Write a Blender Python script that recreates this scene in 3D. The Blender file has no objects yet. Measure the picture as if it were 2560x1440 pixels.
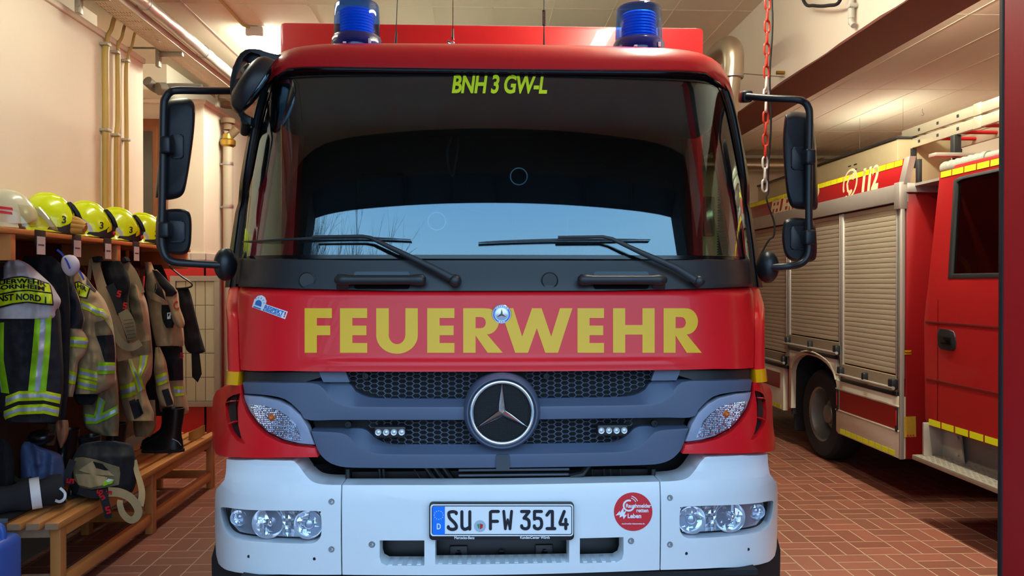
import bpy, bmesh, math, random
from mathutils import Vector, Matrix, noise
from mathutils.geometry import tessellate_polygon

# ------------------------------------------------------------------ scene, camera, light
SC = bpy.context.scene
COL = SC.collection
F = 1950.0                       # focal length in pixels of the 2560 wide frame
CZ = 1.74                        # lens height
YAW, PITCH = math.radians(2.35), math.radians(0.35)

cam_data = bpy.data.cameras.new('camera')
cam_data.sensor_fit = 'HORIZONTAL'
cam_data.sensor_width = 36.0
cam_data.lens = 36.0 * F / 2560.0
cam_data.clip_start = 0.05
cam = bpy.data.objects.new('camera', cam_data)
COL.objects.link(cam)
cam.location = (0, 0, CZ)
cam.rotation_euler = (math.pi / 2 - PITCH, 0, -YAW)
SC.camera = cam

SC.view_settings.view_transform = 'Standard'
SC.view_settings.look = 'None'
SC.view_settings.gamma = 1.0
SC.view_settings.use_curve_mapping = False
SC.view_settings.exposure = 0.30
SC.cycles.use_denoising = True
SC.cycles.max_bounces = 8
SC.cycles.diffuse_bounces = 4
SC.cycles.glossy_bounces = 4
SC.cycles.transparent_max_bounces = 12
SC.cycles.caustics_reflective = False
SC.cycles.caustics_refractive = False
SC.cycles.sample_clamp_indirect = 6.0

world = bpy.data.worlds.new('evening_sky')
SC.world = world
world.use_nodes = True
_n = world.node_tree.nodes
_l = world.node_tree.links
_n.clear()
_tc = _n.new('ShaderNodeTexCoord')
_sx = _n.new('ShaderNodeSeparateXYZ')
_rp = _n.new('ShaderNodeValToRGB')
_bg = _n.new('ShaderNodeBackground')
_ow = _n.new('ShaderNodeOutputWorld')
_rp.color_ramp.elements[0].position = 0.0
_rp.color_ramp.elements[0].color = (0.36, 0.44, 0.58, 1)
_rp.color_ramp.elements[1].position = 1.0
_rp.color_ramp.elements[1].color = (0.12, 0.30, 0.72, 1)
for pos, c in ((0.60, (0.52, 0.88, 1.22, 1)), (0.69, (0.30, 0.68, 1.18, 1))):
    e = _rp.color_ramp.elements.new(pos)
    e.color = c
_l.new(_tc.outputs['Generated'], _sx.inputs[0])
_l.new(_sx.outputs['Z'], _rp.inputs['Fac'])
_l.new(_rp.outputs['Color'], _bg.inputs['Color'])
_bg.inputs['Strength'].default_value = 2.45
_l.new(_bg.outputs[0], _ow.inputs[0])
world.cycles.sampling_method = 'MANUAL'
world.cycles.sample_map_resolution = 256

TUBES = []
def lamp_area(name, loc, sx, sy, power, color=(0.88, 1.0, 0.80), rot=(0, 0, 0)):
    d = bpy.data.lights.new(name, 'AREA')
    d.shape = 'RECTANGLE'
    d.size, d.size_y = sx, sy
    d.energy = power
    d.color = color
    o = bpy.data.objects.new(name, d)
    o.location = loc
    o.rotation_euler = rot
    COL.objects.link(o)
    return o

# ------------------------------------------------------------------ pixel helpers
_fw = Vector((math.sin(YAW) * math.cos(PITCH), math.cos(YAW) * math.cos(PITCH), -math.sin(PITCH)))
_rt = Vector((math.cos(YAW), -math.sin(YAW), 0))
_up = _rt.cross(_fw)
def ray(px, py):
    return _fw * F + _rt * (px - 1280) + _up * (720 - py)
def W(px, py, Y):
    d = ray(px, py)
    k = Y / d.y
    return Vector((d.x * k, Y, CZ + d.z * k))
def WX(px, py, X):
    d = ray(px, py)
    k = X / d.x
    return Vector((X, d.y * k, CZ + d.z * k))
def WZ(px, py, Z):
    d = ray(px, py)
    k = (Z - CZ) / d.z
    return Vector((d.x * k, d.y * k, Z))

# ------------------------------------------------------------------ materials
def lin(c):
    return tuple(((v / 255.0) / 12.92 if v <= 10 else ((v / 255.0 + 0.055) / 1.055) ** 2.4) for v in c)
MATS = {}
def mat(name, rgb, rough=0.5, metal=0.0, spec=0.5, var=0.06, scale=8.0, bump=0.0, bscale=60.0, coat=0.0, emit=None, estr=1.0, sheen=0.0, stretch=None):
    if name in MATS:
        return MATS[name]
    m = bpy.data.materials.new(name)
    m.use_nodes = True
    nt = m.node_tree
    b = nt.nodes['Principled BSDF']
    col = lin(rgb)
    b.inputs['Roughness'].default_value = rough
    b.inputs['Metallic'].default_value = metal
    b.inputs['Specular IOR Level'].default_value = spec
    b.inputs['Coat Weight'].default_value = coat
    b.inputs['Coat Roughness'].default_value = 0.03
    if sheen:
        b.inputs['Sheen Weight'].default_value = sheen
    tc = nt.nodes.new('ShaderNodeTexCoord')
    src = tc.outputs['Object']
    if stretch:
        mp = nt.nodes.new('ShaderNodeMapping')
        mp.inputs['Scale'].default_value = stretch
        nt.links.new(src, mp.inputs['Vector'])
        src = mp.outputs['Vector']
    nz = nt.nodes.new('ShaderNodeTexNoise')
    nz.inputs['Scale'].default_value = scale
    nz.inputs['Detail'].default_value = 4.0
    nt.links.new(src, nz.inputs['Vector'])
    mx = nt.nodes.new('ShaderNodeMix')
    mx.data_type = 'RGBA'
    mx.inputs[6].default_value = tuple(max(0, v * (1 - var)) for v in col) + (1,)
    mx.inputs[7].default_value = tuple(min(1, v * (1 + var)) for v in col) + (1,)
    nt.links.new(nz.outputs['Fac'], mx.inputs[0])
    nt.links.new(mx.outputs[2], b.inputs['Base Color'])
    if bump:
        nb = nt.nodes.new('ShaderNodeTexNoise')
        nb.inputs['Scale'].default_value = bscale
        nb.inputs['Detail'].default_value = 3.0
        nt.links.new(src, nb.inputs['Vector'])
        bp = nt.nodes.new('ShaderNodeBump')
        bp.inputs['Strength'].default_value = bump
        bp.inputs['Distance'].default_value = 0.01
        nt.links.new(nb.outputs['Fac'], bp.inputs['Height'])
        nt.links.new(bp.outputs['Normal'], b.inputs['Normal'])
    if emit:
        b.inputs['Emission Color'].default_value = lin(emit) + (1,)
        b.inputs['Emission Strength'].default_value = estr
    MATS[name] = m
    return m

def glass(name, tint, ior=1.5, rough=0.0, boost=(1, 1, 1)):
    """thin sheet of glass: what passes straight through is tinted, the rest mirrors"""
    if name in MATS:
        return MATS[name]
    m = bpy.data.materials.new(name)
    m.use_nodes = True
    nt = m.node_tree
    nt.nodes.clear()
    o = nt.nodes.new('ShaderNodeOutputMaterial')
    mix = nt.nodes.new('ShaderNodeMixShader')
    fr = nt.nodes.new('ShaderNodeFresnel')
    ge = nt.nodes.new('ShaderNodeNewGeometry')
    im = nt.nodes.new('ShaderNodeMix')
    im.inputs[2].default_value = ior
    im.inputs[3].default_value = 1.0 / ior
    nt.links.new(ge.outputs['Backfacing'], im.inputs[0])
    nt.links.new(im.outputs[0], fr.inputs['IOR'])
    tr = nt.nodes.new('ShaderNodeBsdfTransparent')
    tr.inputs['Color'].default_value = tuple(tint) + (1,)
    gl = nt.nodes.new('ShaderNodeBsdfGlossy')
    gl.inputs['Roughness'].default_value = rough
    gl.inputs['Color'].default_value = tuple(boost) + (1,)
    nt.links.new(fr.outputs[0], mix.inputs[0])
    nt.links.new(tr.outputs[0], mix.inputs[1])
    nt.links.new(gl.outputs[0], mix.inputs[2])
    nt.links.new(mix.outputs[0], o.inputs[0])
    MATS[name] = m
    return m

# ------------------------------------------------------------------ objects
ORIG = {}
def thing(name, label, cat, loc=(0, 0, 0), group=None):
    o = bpy.data.objects.new(name, None)
    o.empty_display_size = 0.1
    COL.objects.link(o)
    o.location = loc
    o['label'] = label
    o['category'] = cat
    if group:
        o['group'] = group
    ORIG[o.name] = Vector(loc)
    return o
def tag(o, label, cat, group=None, kind=None):
    o['label'] = label
    o['category'] = cat
    if group:
        o['group'] = group
    if kind:
        o['kind'] = kind
    return o
def structure(o, label=None):
    o['kind'] = 'structure'
    if label:
        o['label'] = label
    return o
def copy_tree(o, parent=None):
    c = o.copy()
    COL.objects.link(c)
    if parent is not None:
        c.parent = parent
    for ch in [x for x in bpy.data.objects if x.parent == o]:
        copy_tree(ch, c)
    return c

def rot_to(v):
    v = Vector(v)
    if v.length < 1e-9:
        return Matrix.Identity(3)
    return v.to_track_quat('Z', 'Y').to_matrix()

class MB:
    """collects shapes, then links them as one mesh object"""
    def __init__(s):
        s.bm = bmesh.new()
        s.mi = 0
        s.cnt = 0
    def _f(s, vs):
        try:
            f = s.bm.faces.new(vs)
            f.material_index = s.mi
            return f
        except ValueError:
            return None
    def poly(s, pts):
        return s._f([s.bm.verts.new(p) for p in pts])
    def box(s, p0, p1, b=0.0, seg=2, R=None, c=None):
        x0, y0, z0 = p0
        x1, y1, z1 = p1
        x0, x1 = min(x0, x1), max(x0, x1)
        y0, y1 = min(y0, y1), max(y0, y1)
        z0, z1 = min(z0, z1), max(z0, z1)
        v = [s.bm.verts.new(p) for p in ((x0, y0, z0), (x1, y0, z0), (x1, y1, z0), (x0, y1, z0), (x0, y0, z1), (x1, y0, z1), (x1, y1, z1), (x0, y1, z1))]
        fs = [s._f([v[i] for i in q]) for q in ((0, 3, 2, 1), (4, 5, 6, 7), (0, 1, 5, 4), (1, 2, 6, 5), (2, 3, 7, 6), (3, 0, 4, 7))]
        if R is not None:
            cc = Vector(c) if c is not None else Vector(((x0 + x1) / 2, (y0 + y1) / 2, (z0 + z1) / 2))
            for w in v:
                w.co = R @ (w.co - cc) + cc
        if b > 0:
            es = set(e for f in fs for e in f.edges)
            bmesh.ops.bevel(s.bm, geom=list(es), offset=min(b, 0.49 * min(x1 - x0, y1 - y0, z1 - z0)), segments=seg, affect='EDGES', profile=0.5, clamp_overlap=True)
        return s
    def bar(s, a, b_, w, h, up=(0, 0, 1), bev=0.0):
        """box from a to b with cross section w (sideways) by h (along up)"""
        a, b_ = Vector(a), Vector(b_)
        z = (b_ - a).normalized()
        u = Vector(up)
        x = u.cross(z)
        if x.length < 1e-6:
            x = Vector((1, 0, 0)).cross(z)
        x.normalize()
        y = z.cross(x)
        v = []
        for p in (a, b_):
            for sx, sy in ((-1, -1), (1, -1), (1, 1), (-1, 1)):
                v.append(s.bm.verts.new(p + x * (sx * w / 2) + y * (sy * h / 2)))
        fs = [s._f([v[i] for i in q]) for q in ((3, 2, 1, 0), (4, 5, 6, 7), (0, 1, 5, 4), (1, 2, 6, 5), (2, 3, 7, 6), (3, 0, 4, 7))]
        if bev > 0:
            es = set(e for f in fs for e in f.edges)
            bmesh.ops.bevel(s.bm, geom=list(es), offset=bev, segments=2, affect='EDGES', profile=0.5, clamp_overlap=True)
        return s
    def rings(s, rings, closed=True, cap=True):
        """loft through rings of equal length"""
        rr = [[s.bm.verts.new(p) for p in r] for r in rings]
        n = len(rr[0])
        for a, b in zip(rr[:-1], rr[1:]):
            for i in range(n if closed else n - 1):
                j = (i + 1) % n
                s._f([a[i], a[j], b[j], b[i]])
        if cap and closed:
            s._f(list(reversed(rr[0])))
            s._f(rr[-1])
        return rr
    def cyl(s, a, b, r, r2=None, seg=20, cap=True):
        a, b = Vector(a), Vector(b)
        r2 = r if r2 is None else r2
        R = rot_to(b - a)
        def ring(p, q):
            return [p + R @ Vector((math.cos(t) * q, math.sin(t) * q, 0)) for t in (2 * math.pi * k / seg for k in range(seg))]
        s.rings([ring(a, r), ring(b, r2)], cap=cap)
        return s
    def lathe(s, o, axis, prof, seg=28, cap=True):
        """prof: (distance along axis, radius)"""
        o = Vector(o)
        R = rot_to(axis)
        s.rings([[o + R @ Vector((math.cos(2 * math.pi * k / seg) * max(r, 1e-4), math.sin(2 * math.pi * k / seg) * max(r, 1e-4), h)) for k in range(seg)] for h, r in prof], cap=cap)
        return s
    def tube(s, pts, r, seg=10, closed=False, cap=True, flat=None):
        pts = [Vector(p) for p in pts]
        n = len(pts)
        rad = r if isinstance(r, (list, tuple)) else [r] * n
        prev = None
        out = []
        for i in range(n):
            if closed:
                t = (pts[(i + 1) % n] - pts[i - 1])
            else:
                t = pts[min(i + 1, n - 1)] - pts[max(i - 1, 0)]
            t.normalize()
            if prev is None:
                x = Vector((0, 0, 1)).cross(t)
                if x.length < 1e-3:
                    x = Vector((1, 0, 0)).cross(t)
            else:
                x = prev - t * prev.dot(t)
            x.normalize()
            prev = x
            y = t.cross(x)
            k2 = flat if flat else 1.0
            out.append([pts[i] + (x * math.cos(a) * k2 + y * math.sin(a)) * rad[i] for a in (2 * math.pi * k / seg for k in range(seg))])
        if closed:
            out.append(out[0])
            rr = s.rings(out, cap=False)
        else:
            s.rings(out, cap=cap)
        return s
    def ell(s, c, rx, ry, rz, seg=16, rng=10, R=None):
        c = Vector(c)
        out = []
        for i in range(rng + 1):
            a = math.pi * i / rng
            q = max(math.sin(a), 1e-3)
            ring = [Vector((math.cos(2 * math.pi * k / seg) * rx * q, math.sin(2 * math.pi * k / seg) * ry * q, -math.cos(a) * rz)) for k in range(seg)]
            out.append([(c + (R @ p if R else p)) for p in ring])
        s.rings(out)
        return s
    def prism(s, outer, fn, d, holes=(), cut=None, bev=0.0, seg=2):
        """outer/holes: 2D loops. fn(u, v) -> front point; fn(u, v, d) -> back point. cut: grid spacing"""
        t = bmesh.new()
        loops = [[Vector((p[0], p[1], 0)) for p in outer]] + [[Vector((p[0], p[1], 0)) for p in h] for h in holes]
        flat = [p for lp in loops for p in lp]
        vs = [t.verts.new(p) for p in flat]
        if holes:
            for tri in tessellate_polygon(loops):
                try:
                    t.faces.new([vs[i] for i in tri])
                except ValueError:
                    pass
        else:
            try:
                t.faces.new(vs)
            except ValueError:
                pass
        if cut:
            for ax in (0, 1):
                c_ = cut[ax] if isinstance(cut, (tuple, list)) else cut
                if not c_:
                    continue
                lo = min(p[ax] for p in flat)
                hi = max(p[ax] for p in flat)
                k = math.floor(lo / c_) + 1
                while k * c_ < hi - 1e-6:
                    co = Vector((0, 0, 0))
                    co[ax] = k * c_
                    no = Vector((0, 0, 0))
                    no[ax] = 1
                    bmesh.ops.bisect_plane(t, geom=t.verts[:] + t.edges[:] + t.faces[:], plane_co=co, plane_no=no, dist=1e-5)
                    k += 1
        t.normal_update()
        for f in t.faces:
            if f.normal.z < 0:
                f.normal_flip()
        t.verts.ensure_lookup_table()
        t.verts.index_update()
        bd = []
        for e in t.edges:
            if len(e.link_faces) == 1:
                lp = e.link_loops[0]
                bd.append((lp.vert.index, lp.link_loop_next.vert.index))
        fr = [s.bm.verts.new(fn(v.co.x, v.co.y, 0.0)) for v in t.verts]
        bk = [s.bm.verts.new(fn(v.co.x, v.co.y, d)) for v in t.verts]
        for f in t.faces:
            idx = [v.index for v in f.verts]
            s._f([fr[i] for i in idx])
            s._f([bk[i] for i in reversed(idx)])
        rim = []
        for a, b in bd:
            s._f([fr[b], fr[a], bk[a], bk[b]])
            e = s.bm.edges.get((fr[a], fr[b]))
            if e:
                rim.append(e)
        t.free()
        if bev > 0 and rim:
            try:
                bmesh.ops.bevel(s.bm, geom=rim, offset=bev, segments=seg, affect='EDGES', profile=0.5, clamp_overlap=True)
            except Exception:
                pass
        return s
    def stroke(s, pts, w, fn, d, seg=10, closed=False):
        """flat pen stroke through 2D points"""
        P = list(pts) + ([pts[0]] if closed else [])
        q0 = fn(P[0][0], P[0][1], 0.0)
        out = (q0 - fn(P[0][0], P[0][1], 1.0)).normalized() * 0.00004
        base = fn
        def fn(u, v, d):
            return base(u, v, d) + out * s.cnt
        for (x0, y0), (x1, y1) in zip(P[:-1], P[1:]):
            dx, dy = x1 - x0, y1 - y0
            L = math.hypot(dx, dy)
            if L < 1e-9:
                continue
            nx, ny = -dy / L * w / 2, dx / L * w / 2
            s.cnt = (s.cnt + 1) % 40
            s.prism([(x0 + nx, y0 + ny), (x0 - nx, y0 - ny), (x1 - nx, y1 - ny), (x1 + nx, y1 + ny)], fn, d)
        for x, y in P:
            s.cnt = (s.cnt + 1) % 40
            s.prism([(x + math.cos(2 * math.pi * k / seg) * w / 2, y + math.sin(2 * math.pi * k / seg) * w / 2) for k in range(seg)], fn, d)
        return s
    def text(s, txt, size, fn, d, sx=1.0, shear=0.0, bold=0.0, align='CENTER', space=1.0, res=4, cut=None):
        """lettering from the built-in font, mapped through fn(u, v, depth)"""
        cu = bpy.data.curves.new('lettering', 'FONT')
        cu.body = txt
        cu.size = size
        cu.shear = shear
        cu.offset = bold * size
        cu.align_x = align
        cu.align_y = 'CENTER'
        cu.space_character = space
        cu.resolution_u = res
        cu.fill_mode = 'FRONT'
        ob = bpy.data.objects.new('lettering', cu)
        COL.objects.link(ob)
        dg = bpy.context.evaluated_depsgraph_get()
        dg.update()
        me = bpy.data.meshes.new_from_object(ob.evaluated_get(dg))
        t = bmesh.new()
        t.from_mesh(me)
        bmesh.ops.remove_doubles(t, verts=t.verts[:], dist=1e-6)
        if cut and len(t.verts):
            for ax in (0, 1):
                lo, hi = min(v.co[ax] for v in t.verts), max(v.co[ax] for v in t.verts)
                c_ = cut / (sx if ax == 0 else 1.0)
                k = math.floor(lo / c_) + 1
                while k * c_ < hi:
                    co, no = Vector((0, 0, 0)), Vector((0, 0, 0))
                    co[ax], no[ax] = k * c_, 1
                    bmesh.ops.bisect_plane(t, geom=t.verts[:] + t.edges[:] + t.faces[:], plane_co=co, plane_no=no, dist=1e-5)
                    k += 1
        t.normal_update()
        for f in t.faces:
            if f.normal.z < 0:
                f.normal_flip()
        t.verts.index_update()
        fr = [s.bm.verts.new(fn(v.co.x * sx, v.co.y, 0.0)) for v in t.verts]
        bk = [s.bm.verts.new(fn(v.co.x * sx, v.co.y, d)) for v in t.verts]
        for f in t.faces:
            idx = [v.index for v in f.verts]
            s._f([fr[i] for i in idx])
            s._f([bk[i] for i in reversed(idx)])
        for e in t.edges:
            if len(e.link_faces) == 1:
                lp = e.link_loops[0]
                a, b = lp.vert.index, lp.link_loop_next.vert.index
                s._f([fr[b], fr[a], bk[a], bk[b]])
        t.free()
        bpy.data.objects.remove(ob)
        bpy.data.curves.remove(cu)
        bpy.data.meshes.remove(me)
        return s
    def xf(s, M):
        for v in s.bm.verts:
            v.co = M @ v.co
        return s
    def jitter(s, amp, sc, seed=0.0):
        for v in s.bm.verts:
            q = v.co * sc + Vector((seed, seed * 1.7, seed * 0.3))
            v.co += noise.noise_vector(q) * amp
        return s
    def build(s, name, m, parent=None, smooth=35, fixn=True, subsurf=0, at=None):
        if fixn:
            bmesh.ops.recalc_face_normals(s.bm, faces=s.bm.faces[:])
        me = bpy.data.meshes.new(name)
        s.bm.to_mesh(me)
        s.bm.free()
        for q in (m if isinstance(m, (list, tuple)) else [m]):
            me.materials.append(q)
        if smooth:
            for p in me.polygons:
                p.use_smooth = True
            me.set_sharp_from_angle(angle=math.radians(smooth))
        o = bpy.data.objects.new(name, me)
        COL.objects.link(o)
        if parent is not None:
            o.parent = parent
            o.location = -ORIG.get(parent.name, Vector((0, 0, 0)))
        elif at is not None:
            at = Vector(at)
            me.transform(Matrix.Translation(-at))
            o.location = at
        if subsurf:
            md = o.modifiers.new('smooth', 'SUBSURF')
            md.levels = md.render_levels = subsurf
        return o

def build_each(mb, name, m, parent=None, **kw):
    """every loose piece collected in mb becomes an object of its own"""
    bm = mb.bm
    bm.verts.ensure_lookup_table()
    bm.verts.index_update()
    seen = [-1] * len(bm.verts)
    n = 0
    for v in bm.verts:
        if seen[v.index] >= 0:
            continue
        todo = [v]
        seen[v.index] = n
        while todo:
            w = todo.pop()
            for e in w.link_edges:
                o = e.other_vert(w)
                if seen[o.index] < 0:
                    seen[o.index] = n
                    todo.append(o)
        n += 1
    out = []
    for k in range(n):
        q = MB()
        mp = {v.index: q.bm.verts.new(v.co) for v in bm.verts if seen[v.index] == k}
        for f in bm.faces:
            if seen[f.verts[0].index] == k:
                q._f([mp[v.index] for v in f.verts])
        out.append(q.build(name, m, parent, **kw))
    bm.free()
    return out

def arc(cx, cy, r, a0, a1, n=8, ry=None):
    ry = r if ry is None else ry
    return [(cx + r * math.cos(math.radians(a0 + (a1 - a0) * k / n)), cy + ry * math.sin(math.radians(a0 + (a1 - a0) * k / n))) for k in range(n + 1)]
def circle(cx, cy, r, n=24, ry=None):
    return arc(cx, cy, r, 0, 360 * (n - 1) / n, n - 1, ry)
def rrect(x0, y0, x1, y1, r, n=5):
    return arc(x1 - r, y1 - r, r, 0, 90, n) + arc(x0 + r, y1 - r, r, 90, 180, n) + arc(x0 + r, y0 + r, r, 180, 270, n) + arc(x1 - r, y0 + r, r, 270, 360, n)
def spline(pts, n=6, closed=False):
    """Catmull-Rom through points of any dimension"""
    P = [Vector(p) for p in pts]
    m = len(P)
    out = []
    for i in range(m if closed else m - 1):
        if closed:
            a, b, c, d = P[i - 1], P[i], P[(i + 1) % m], P[(i + 2) % m]
        else:
            a, b, c, d = P[max(i - 1, 0)], P[i], P[i + 1], P[min(i + 2, m - 1)]
        for k in range(n):
            t = k / n
            out.append(0.5 * ((2 * b) + (c - a) * t + (2 * a - 5 * b + 4 * c - d) * t * t + (3 * b - a - 3 * c + d) * t ** 3))
    if not closed:
        out.append(P[-1])
    return out
def rnd(pts, n=4):
    return [tuple(p) for p in spline(pts, n, closed=True)]
def inside(p, poly):
    x, y = p
    r = False
    for i in range(len(poly)):
        x0, y0 = poly[i - 1]
        x1, y1 = poly[i]
        if (y0 > y) != (y1 > y) and x < (x1 - x0) * (y - y0) / (y1 - y0) + x0:
            r = not r
    return r

# ------------------------------------------------------------------ the hall
H = 4.00          # ceiling height
WL = -2.85        # left wall face
BK = 13.6         # rear wall face
BX0, BX1, BZ = 2.26, 2.64, 3.234   # beam between the two bays
GY = 1.8          # inner face of the gate wall
M_WALL = mat('cream_plaster', (236, 222, 200), rough=0.85, var=0.05, scale=2.5, bump=0.06, bscale=45)
M_CEIL = mat('painted_concrete', (238, 226, 200), rough=0.8, var=0.05, scale=1.6, bump=0.10, bscale=14, stretch=(3.0, 0.35, 1))
M_MAROON = mat('maroon_paint', (112, 60, 50), rough=0.6, var=0.06, bump=0.05)
M_REDWALL = mat('red_gloss_wall', (196, 32, 38), rough=0.4, var=0.05)
M_DIMWALL = mat('darkened_gate_wall', (34, 33, 34), rough=0.8)  # unseen wall darkened to keep its reflection in the windscreen dim
M_ASPHALT = mat('asphalt', (150, 148, 146), rough=0.95, var=0.25, scale=40, bump=0.3, bscale=180)

def floor_material():
    m = bpy.data.materials.new('clay_paver_floor')
    m.use_nodes = True
    nt = m.node_tree
    N, L = nt.nodes, nt.links
    b = N['Principled BSDF']
    tc = N.new('ShaderNodeTexCoord')
    sp = N.new('ShaderNodeSeparateXYZ')
    L.new(tc.outputs['Object'], sp.inputs[0])
    def mth(op, a, b_=None, c=None):
        n = N.new('ShaderNodeMath')
        n.operation = op
        for i, v in enumerate((a, b_, c)):
            if v is None:
                continue
            if isinstance(v, (int, float)):
                n.inputs[i].default_value = v
            else:
                L.new(v, n.inputs[i])
        return n.outputs[0]
    u = mth('DIVIDE', mth('ADD', sp.outputs['X'], 20.03), 0.25)
    v = mth('DIVIDE', mth('ADD', sp.outputs['Y'], 20.11), 0.25)
    iu, iv = mth('FLOOR', u), mth('FLOOR', v)
    fu, fv = mth('FRACT', u), mth('FRACT', v)
    par = mth('MODULO', mth('ADD', iu, iv), 2.0)
    mix = N.new('ShaderNodeMix')
    L.new(par, mix.inputs[0])
    L.new(fv, mix.inputs[2])
    L.new(fu, mix.inputs[3])
    split = mix.outputs[0]
    def edge(f):
        return mth('MINIMUM', f, mth('SUBTRACT', 1.0, f))
    d = mth('MINIMUM', mth('MINIMUM', edge(fu), edge(fv)), mth('ABSOLUTE', mth('SUBTRACT', split, 0.5)))
    joint = N.new('ShaderNodeMapRange')
    joint.inputs['From Min'].default_value = 0.010
    joint.inputs['From Max'].default_value = 0.020
    L.new(d, joint.inputs['Value'])
    # one tint per tile
    comb = N.new('ShaderNodeCombineXYZ')
    L.new(mth('ADD', iu, mth('MULTIPLY', mth('GREATER_THAN', split, 0.5), 0.37)), comb.inputs[0])
    L.new(iv, comb.inputs[1])
    wn = N.new('ShaderNodeTexWhiteNoise')
    wn.noise_dimensions = '2D'
    L.new(comb.outputs[0], wn.inputs['Vector'])
    r = N.new('ShaderNodeValToRGB')
    r.color_ramp.elements[0].color = lin((122, 68, 52)) + (1,)
    r.color_ramp.elements[1].color = lin((146, 84, 66)) + (1,)
    L.new(wn.outputs['Value'], r.inputs[0])
    nz = N.new('ShaderNodeTexNoise')
    nz.inputs['Scale'].default_value = 1.3
    nz.inputs['Detail'].default_value = 6
    L.new(tc.outputs['Object'], nz.inputs['Vector'])
    dm = N.new('ShaderNodeMix')
    dm.data_type = 'RGBA'
    dm.inputs[7].default_value = lin((112, 72, 52)) + (1,)
    fac = N.new('ShaderNodeMapRange')
    fac.inputs['From Min'].default_value = 0.45
    fac.inputs['From Max'].default_value = 0.75
    fac.inputs['To Max'].default_value = 0.6
    L.new(nz.outputs['Fac'], fac.inputs['Value'])
    L.new(fac.outputs[0], dm.inputs[0])
    L.new(r.outputs[0], dm.inputs[6])
    cm = N.new('ShaderNodeMix')
    cm.data_type = 'RGBA'
    cm.inputs[6].default_value = lin((176, 150, 122)) + (1,)
    L.new(joint.outputs[0], cm.inputs[0])
    L.new(dm.outputs[2], cm.inputs[7])
    L.new(cm.outputs[2], b.inputs['Base Color'])
    rr = mth('ADD', 0.34, mth('MULTIPLY', nz.outputs['Fac'], 0.25))
    L.new(rr, b.inputs['Roughness'])
    bp = N.new('ShaderNodeBump')
    bp.inputs['Strength'].default_value = 0.25
    bp.inputs['Distance'].default_value = 0.004
    L.new(joint.outputs[0], bp.inputs['Height'])
    L.new(bp.outputs[0], b.inputs['Normal'])
    return m
M_FLOOR = floor_material()

o = MB().box((-4.2, 1.5, -0.15), (7.0, BK + 0.3, 0.0)).build('floor', M_FLOOR); structure(o)
o = MB().box((-40, -45, -0.17), (40, 1.5, -0.02)).build('ground_outside', M_ASPHALT); structure(o)
# ceiling: slab with shallow formwork joints along the hall
mb = MB()
mb.box((-4.2, 1.5, H), (7.0, BK + 0.3, H + 0.25))
for x in [-2.4 + 0.5 * k for k in range(18)]:
    if not (BX0 - 0.05 < x < BX1 + 0.05):
        mb.box((x, 1.8, H - 0.004), (x + 0.012, BK, H + 0.01))
for y in (3.9, 6.4, 8.9, 11.4):
    mb.box((WL, y, H - 0.004), (6.4, y + 0.014, H + 0.01))
o = mb.build('ceiling', M_CEIL, smooth=0); structure(o)

# left wall: two piers with a cornice ledge, a deep window bay between them
mb = MB()
mb.box((-4.2, 1.5, 0), (WL, 6.74, 3.64), b=0.006)
mb.box((-4.2, 1.5, 3.64), (-3.23, 6.74, H))
mb.box((-4.2, 1.5, 3.595), (WL + 0.022, 6.745, 3.64), b=0.008)
o = mb.build('wall_left', M_WALL, smooth=0); structure(o)
mb = MB()
mb.box((-4.2, 8.2, 0), (WL, BK + 0.3, 3.64), b=0.006)
mb.box((-4.2, 8.2, 3.64), (-3.23, BK + 0.3, H))
mb.box((-4.2, 8.18, 3.595), (WL + 0.022, BK + 0.3, 3.64), b=0.008)
mb.box((-4.2, 6.74, 0), (-3.62, 8.2, H))
o = mb.build('pillar', M_WALL, smooth=0); structure(o)
# red painted dado on the second pier with its row of edge tiles
M_EDGETILE = mat('pale_edge_tile', (214, 203, 190), rough=0.3)
M_GROUT = mat('grey_grout', (120, 112, 104), rough=0.9)
dz = W(500, 650, 8.2).z
mb = MB()
mb.box((-3.6, 8.185, 0), (WL + 0.015, 8.2, dz))
mb.box((WL, 8.185, 0), (WL + 0.015, 10.5, dz))
o = mb.build('trim_1', M_REDWALL, smooth=0); structure(o)
mb = MB()
z1 = W(500, 633, 8.2).z
for k in range(5):
    mb.box((WL + 0.016 - 0.15 * (k + 1) + 0.004, 8.178, dz), (WL + 0.016 - 0.15 * k, 8.2, z1), b=0.002)
for k in range(14):
    mb.box((WL, 8.182 + 0.15 * k, dz), (WL + 0.016, 8.182 + 0.15 * k + 0.146, z1), b=0.002)
o = mb.build('trim_2', M_EDGETILE, smooth=0); structure(o)
# tiled niche framed in metal on the end of the pier
M_NICHE = mat('celadon_tile', (186, 184, 158), rough=0.25, var=0.05, scale=3)
M_ALU = mat('brushed_aluminium', (176, 172, 166), rough=0.38, metal=0.85, var=0.08, scale=20)
a = W(440, 703, 8.16); b_ = W(538, 1003, 8.16)
niche = thing('tiled_niche_panel', 'pale green tiled panel in a grey metal frame on the red wall end', 'tiled panel', (-2.98, 8.17, b_.z))
mb = MB()
mb.box((a.x, 8.165, b_.z), (b_.x, 8.184, a.z))
mb.build('grout', M_GROUT, niche, smooth=0)
mb = MB()
nx, nz_ = 4, 5
for i in range(nx):
    for j in range(nz_):
        x0 = a.x + (b_.x - a.x) * i / nx; x1 = a.x + (b_.x - a.x) * (i + 1) / nx
        q0 = b_.z + (a.z - b_.z) * j / nz_; q1 = b_.z + (a.z - b_.z) * (j + 1) / nz_
        mb.box((x0 + .003, 8.158, q0 + .003), (x1 - .003, 8.168, q1 - .003), b=.0015)
mb.build('tiling', M_NICHE, niche, smooth=0)
mb = MB()
fw = 0.055
mb.box((a.x - fw, 8.14, b_.z - fw), (b_.x + fw, 8.184, b_.z), b=.003)
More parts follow.
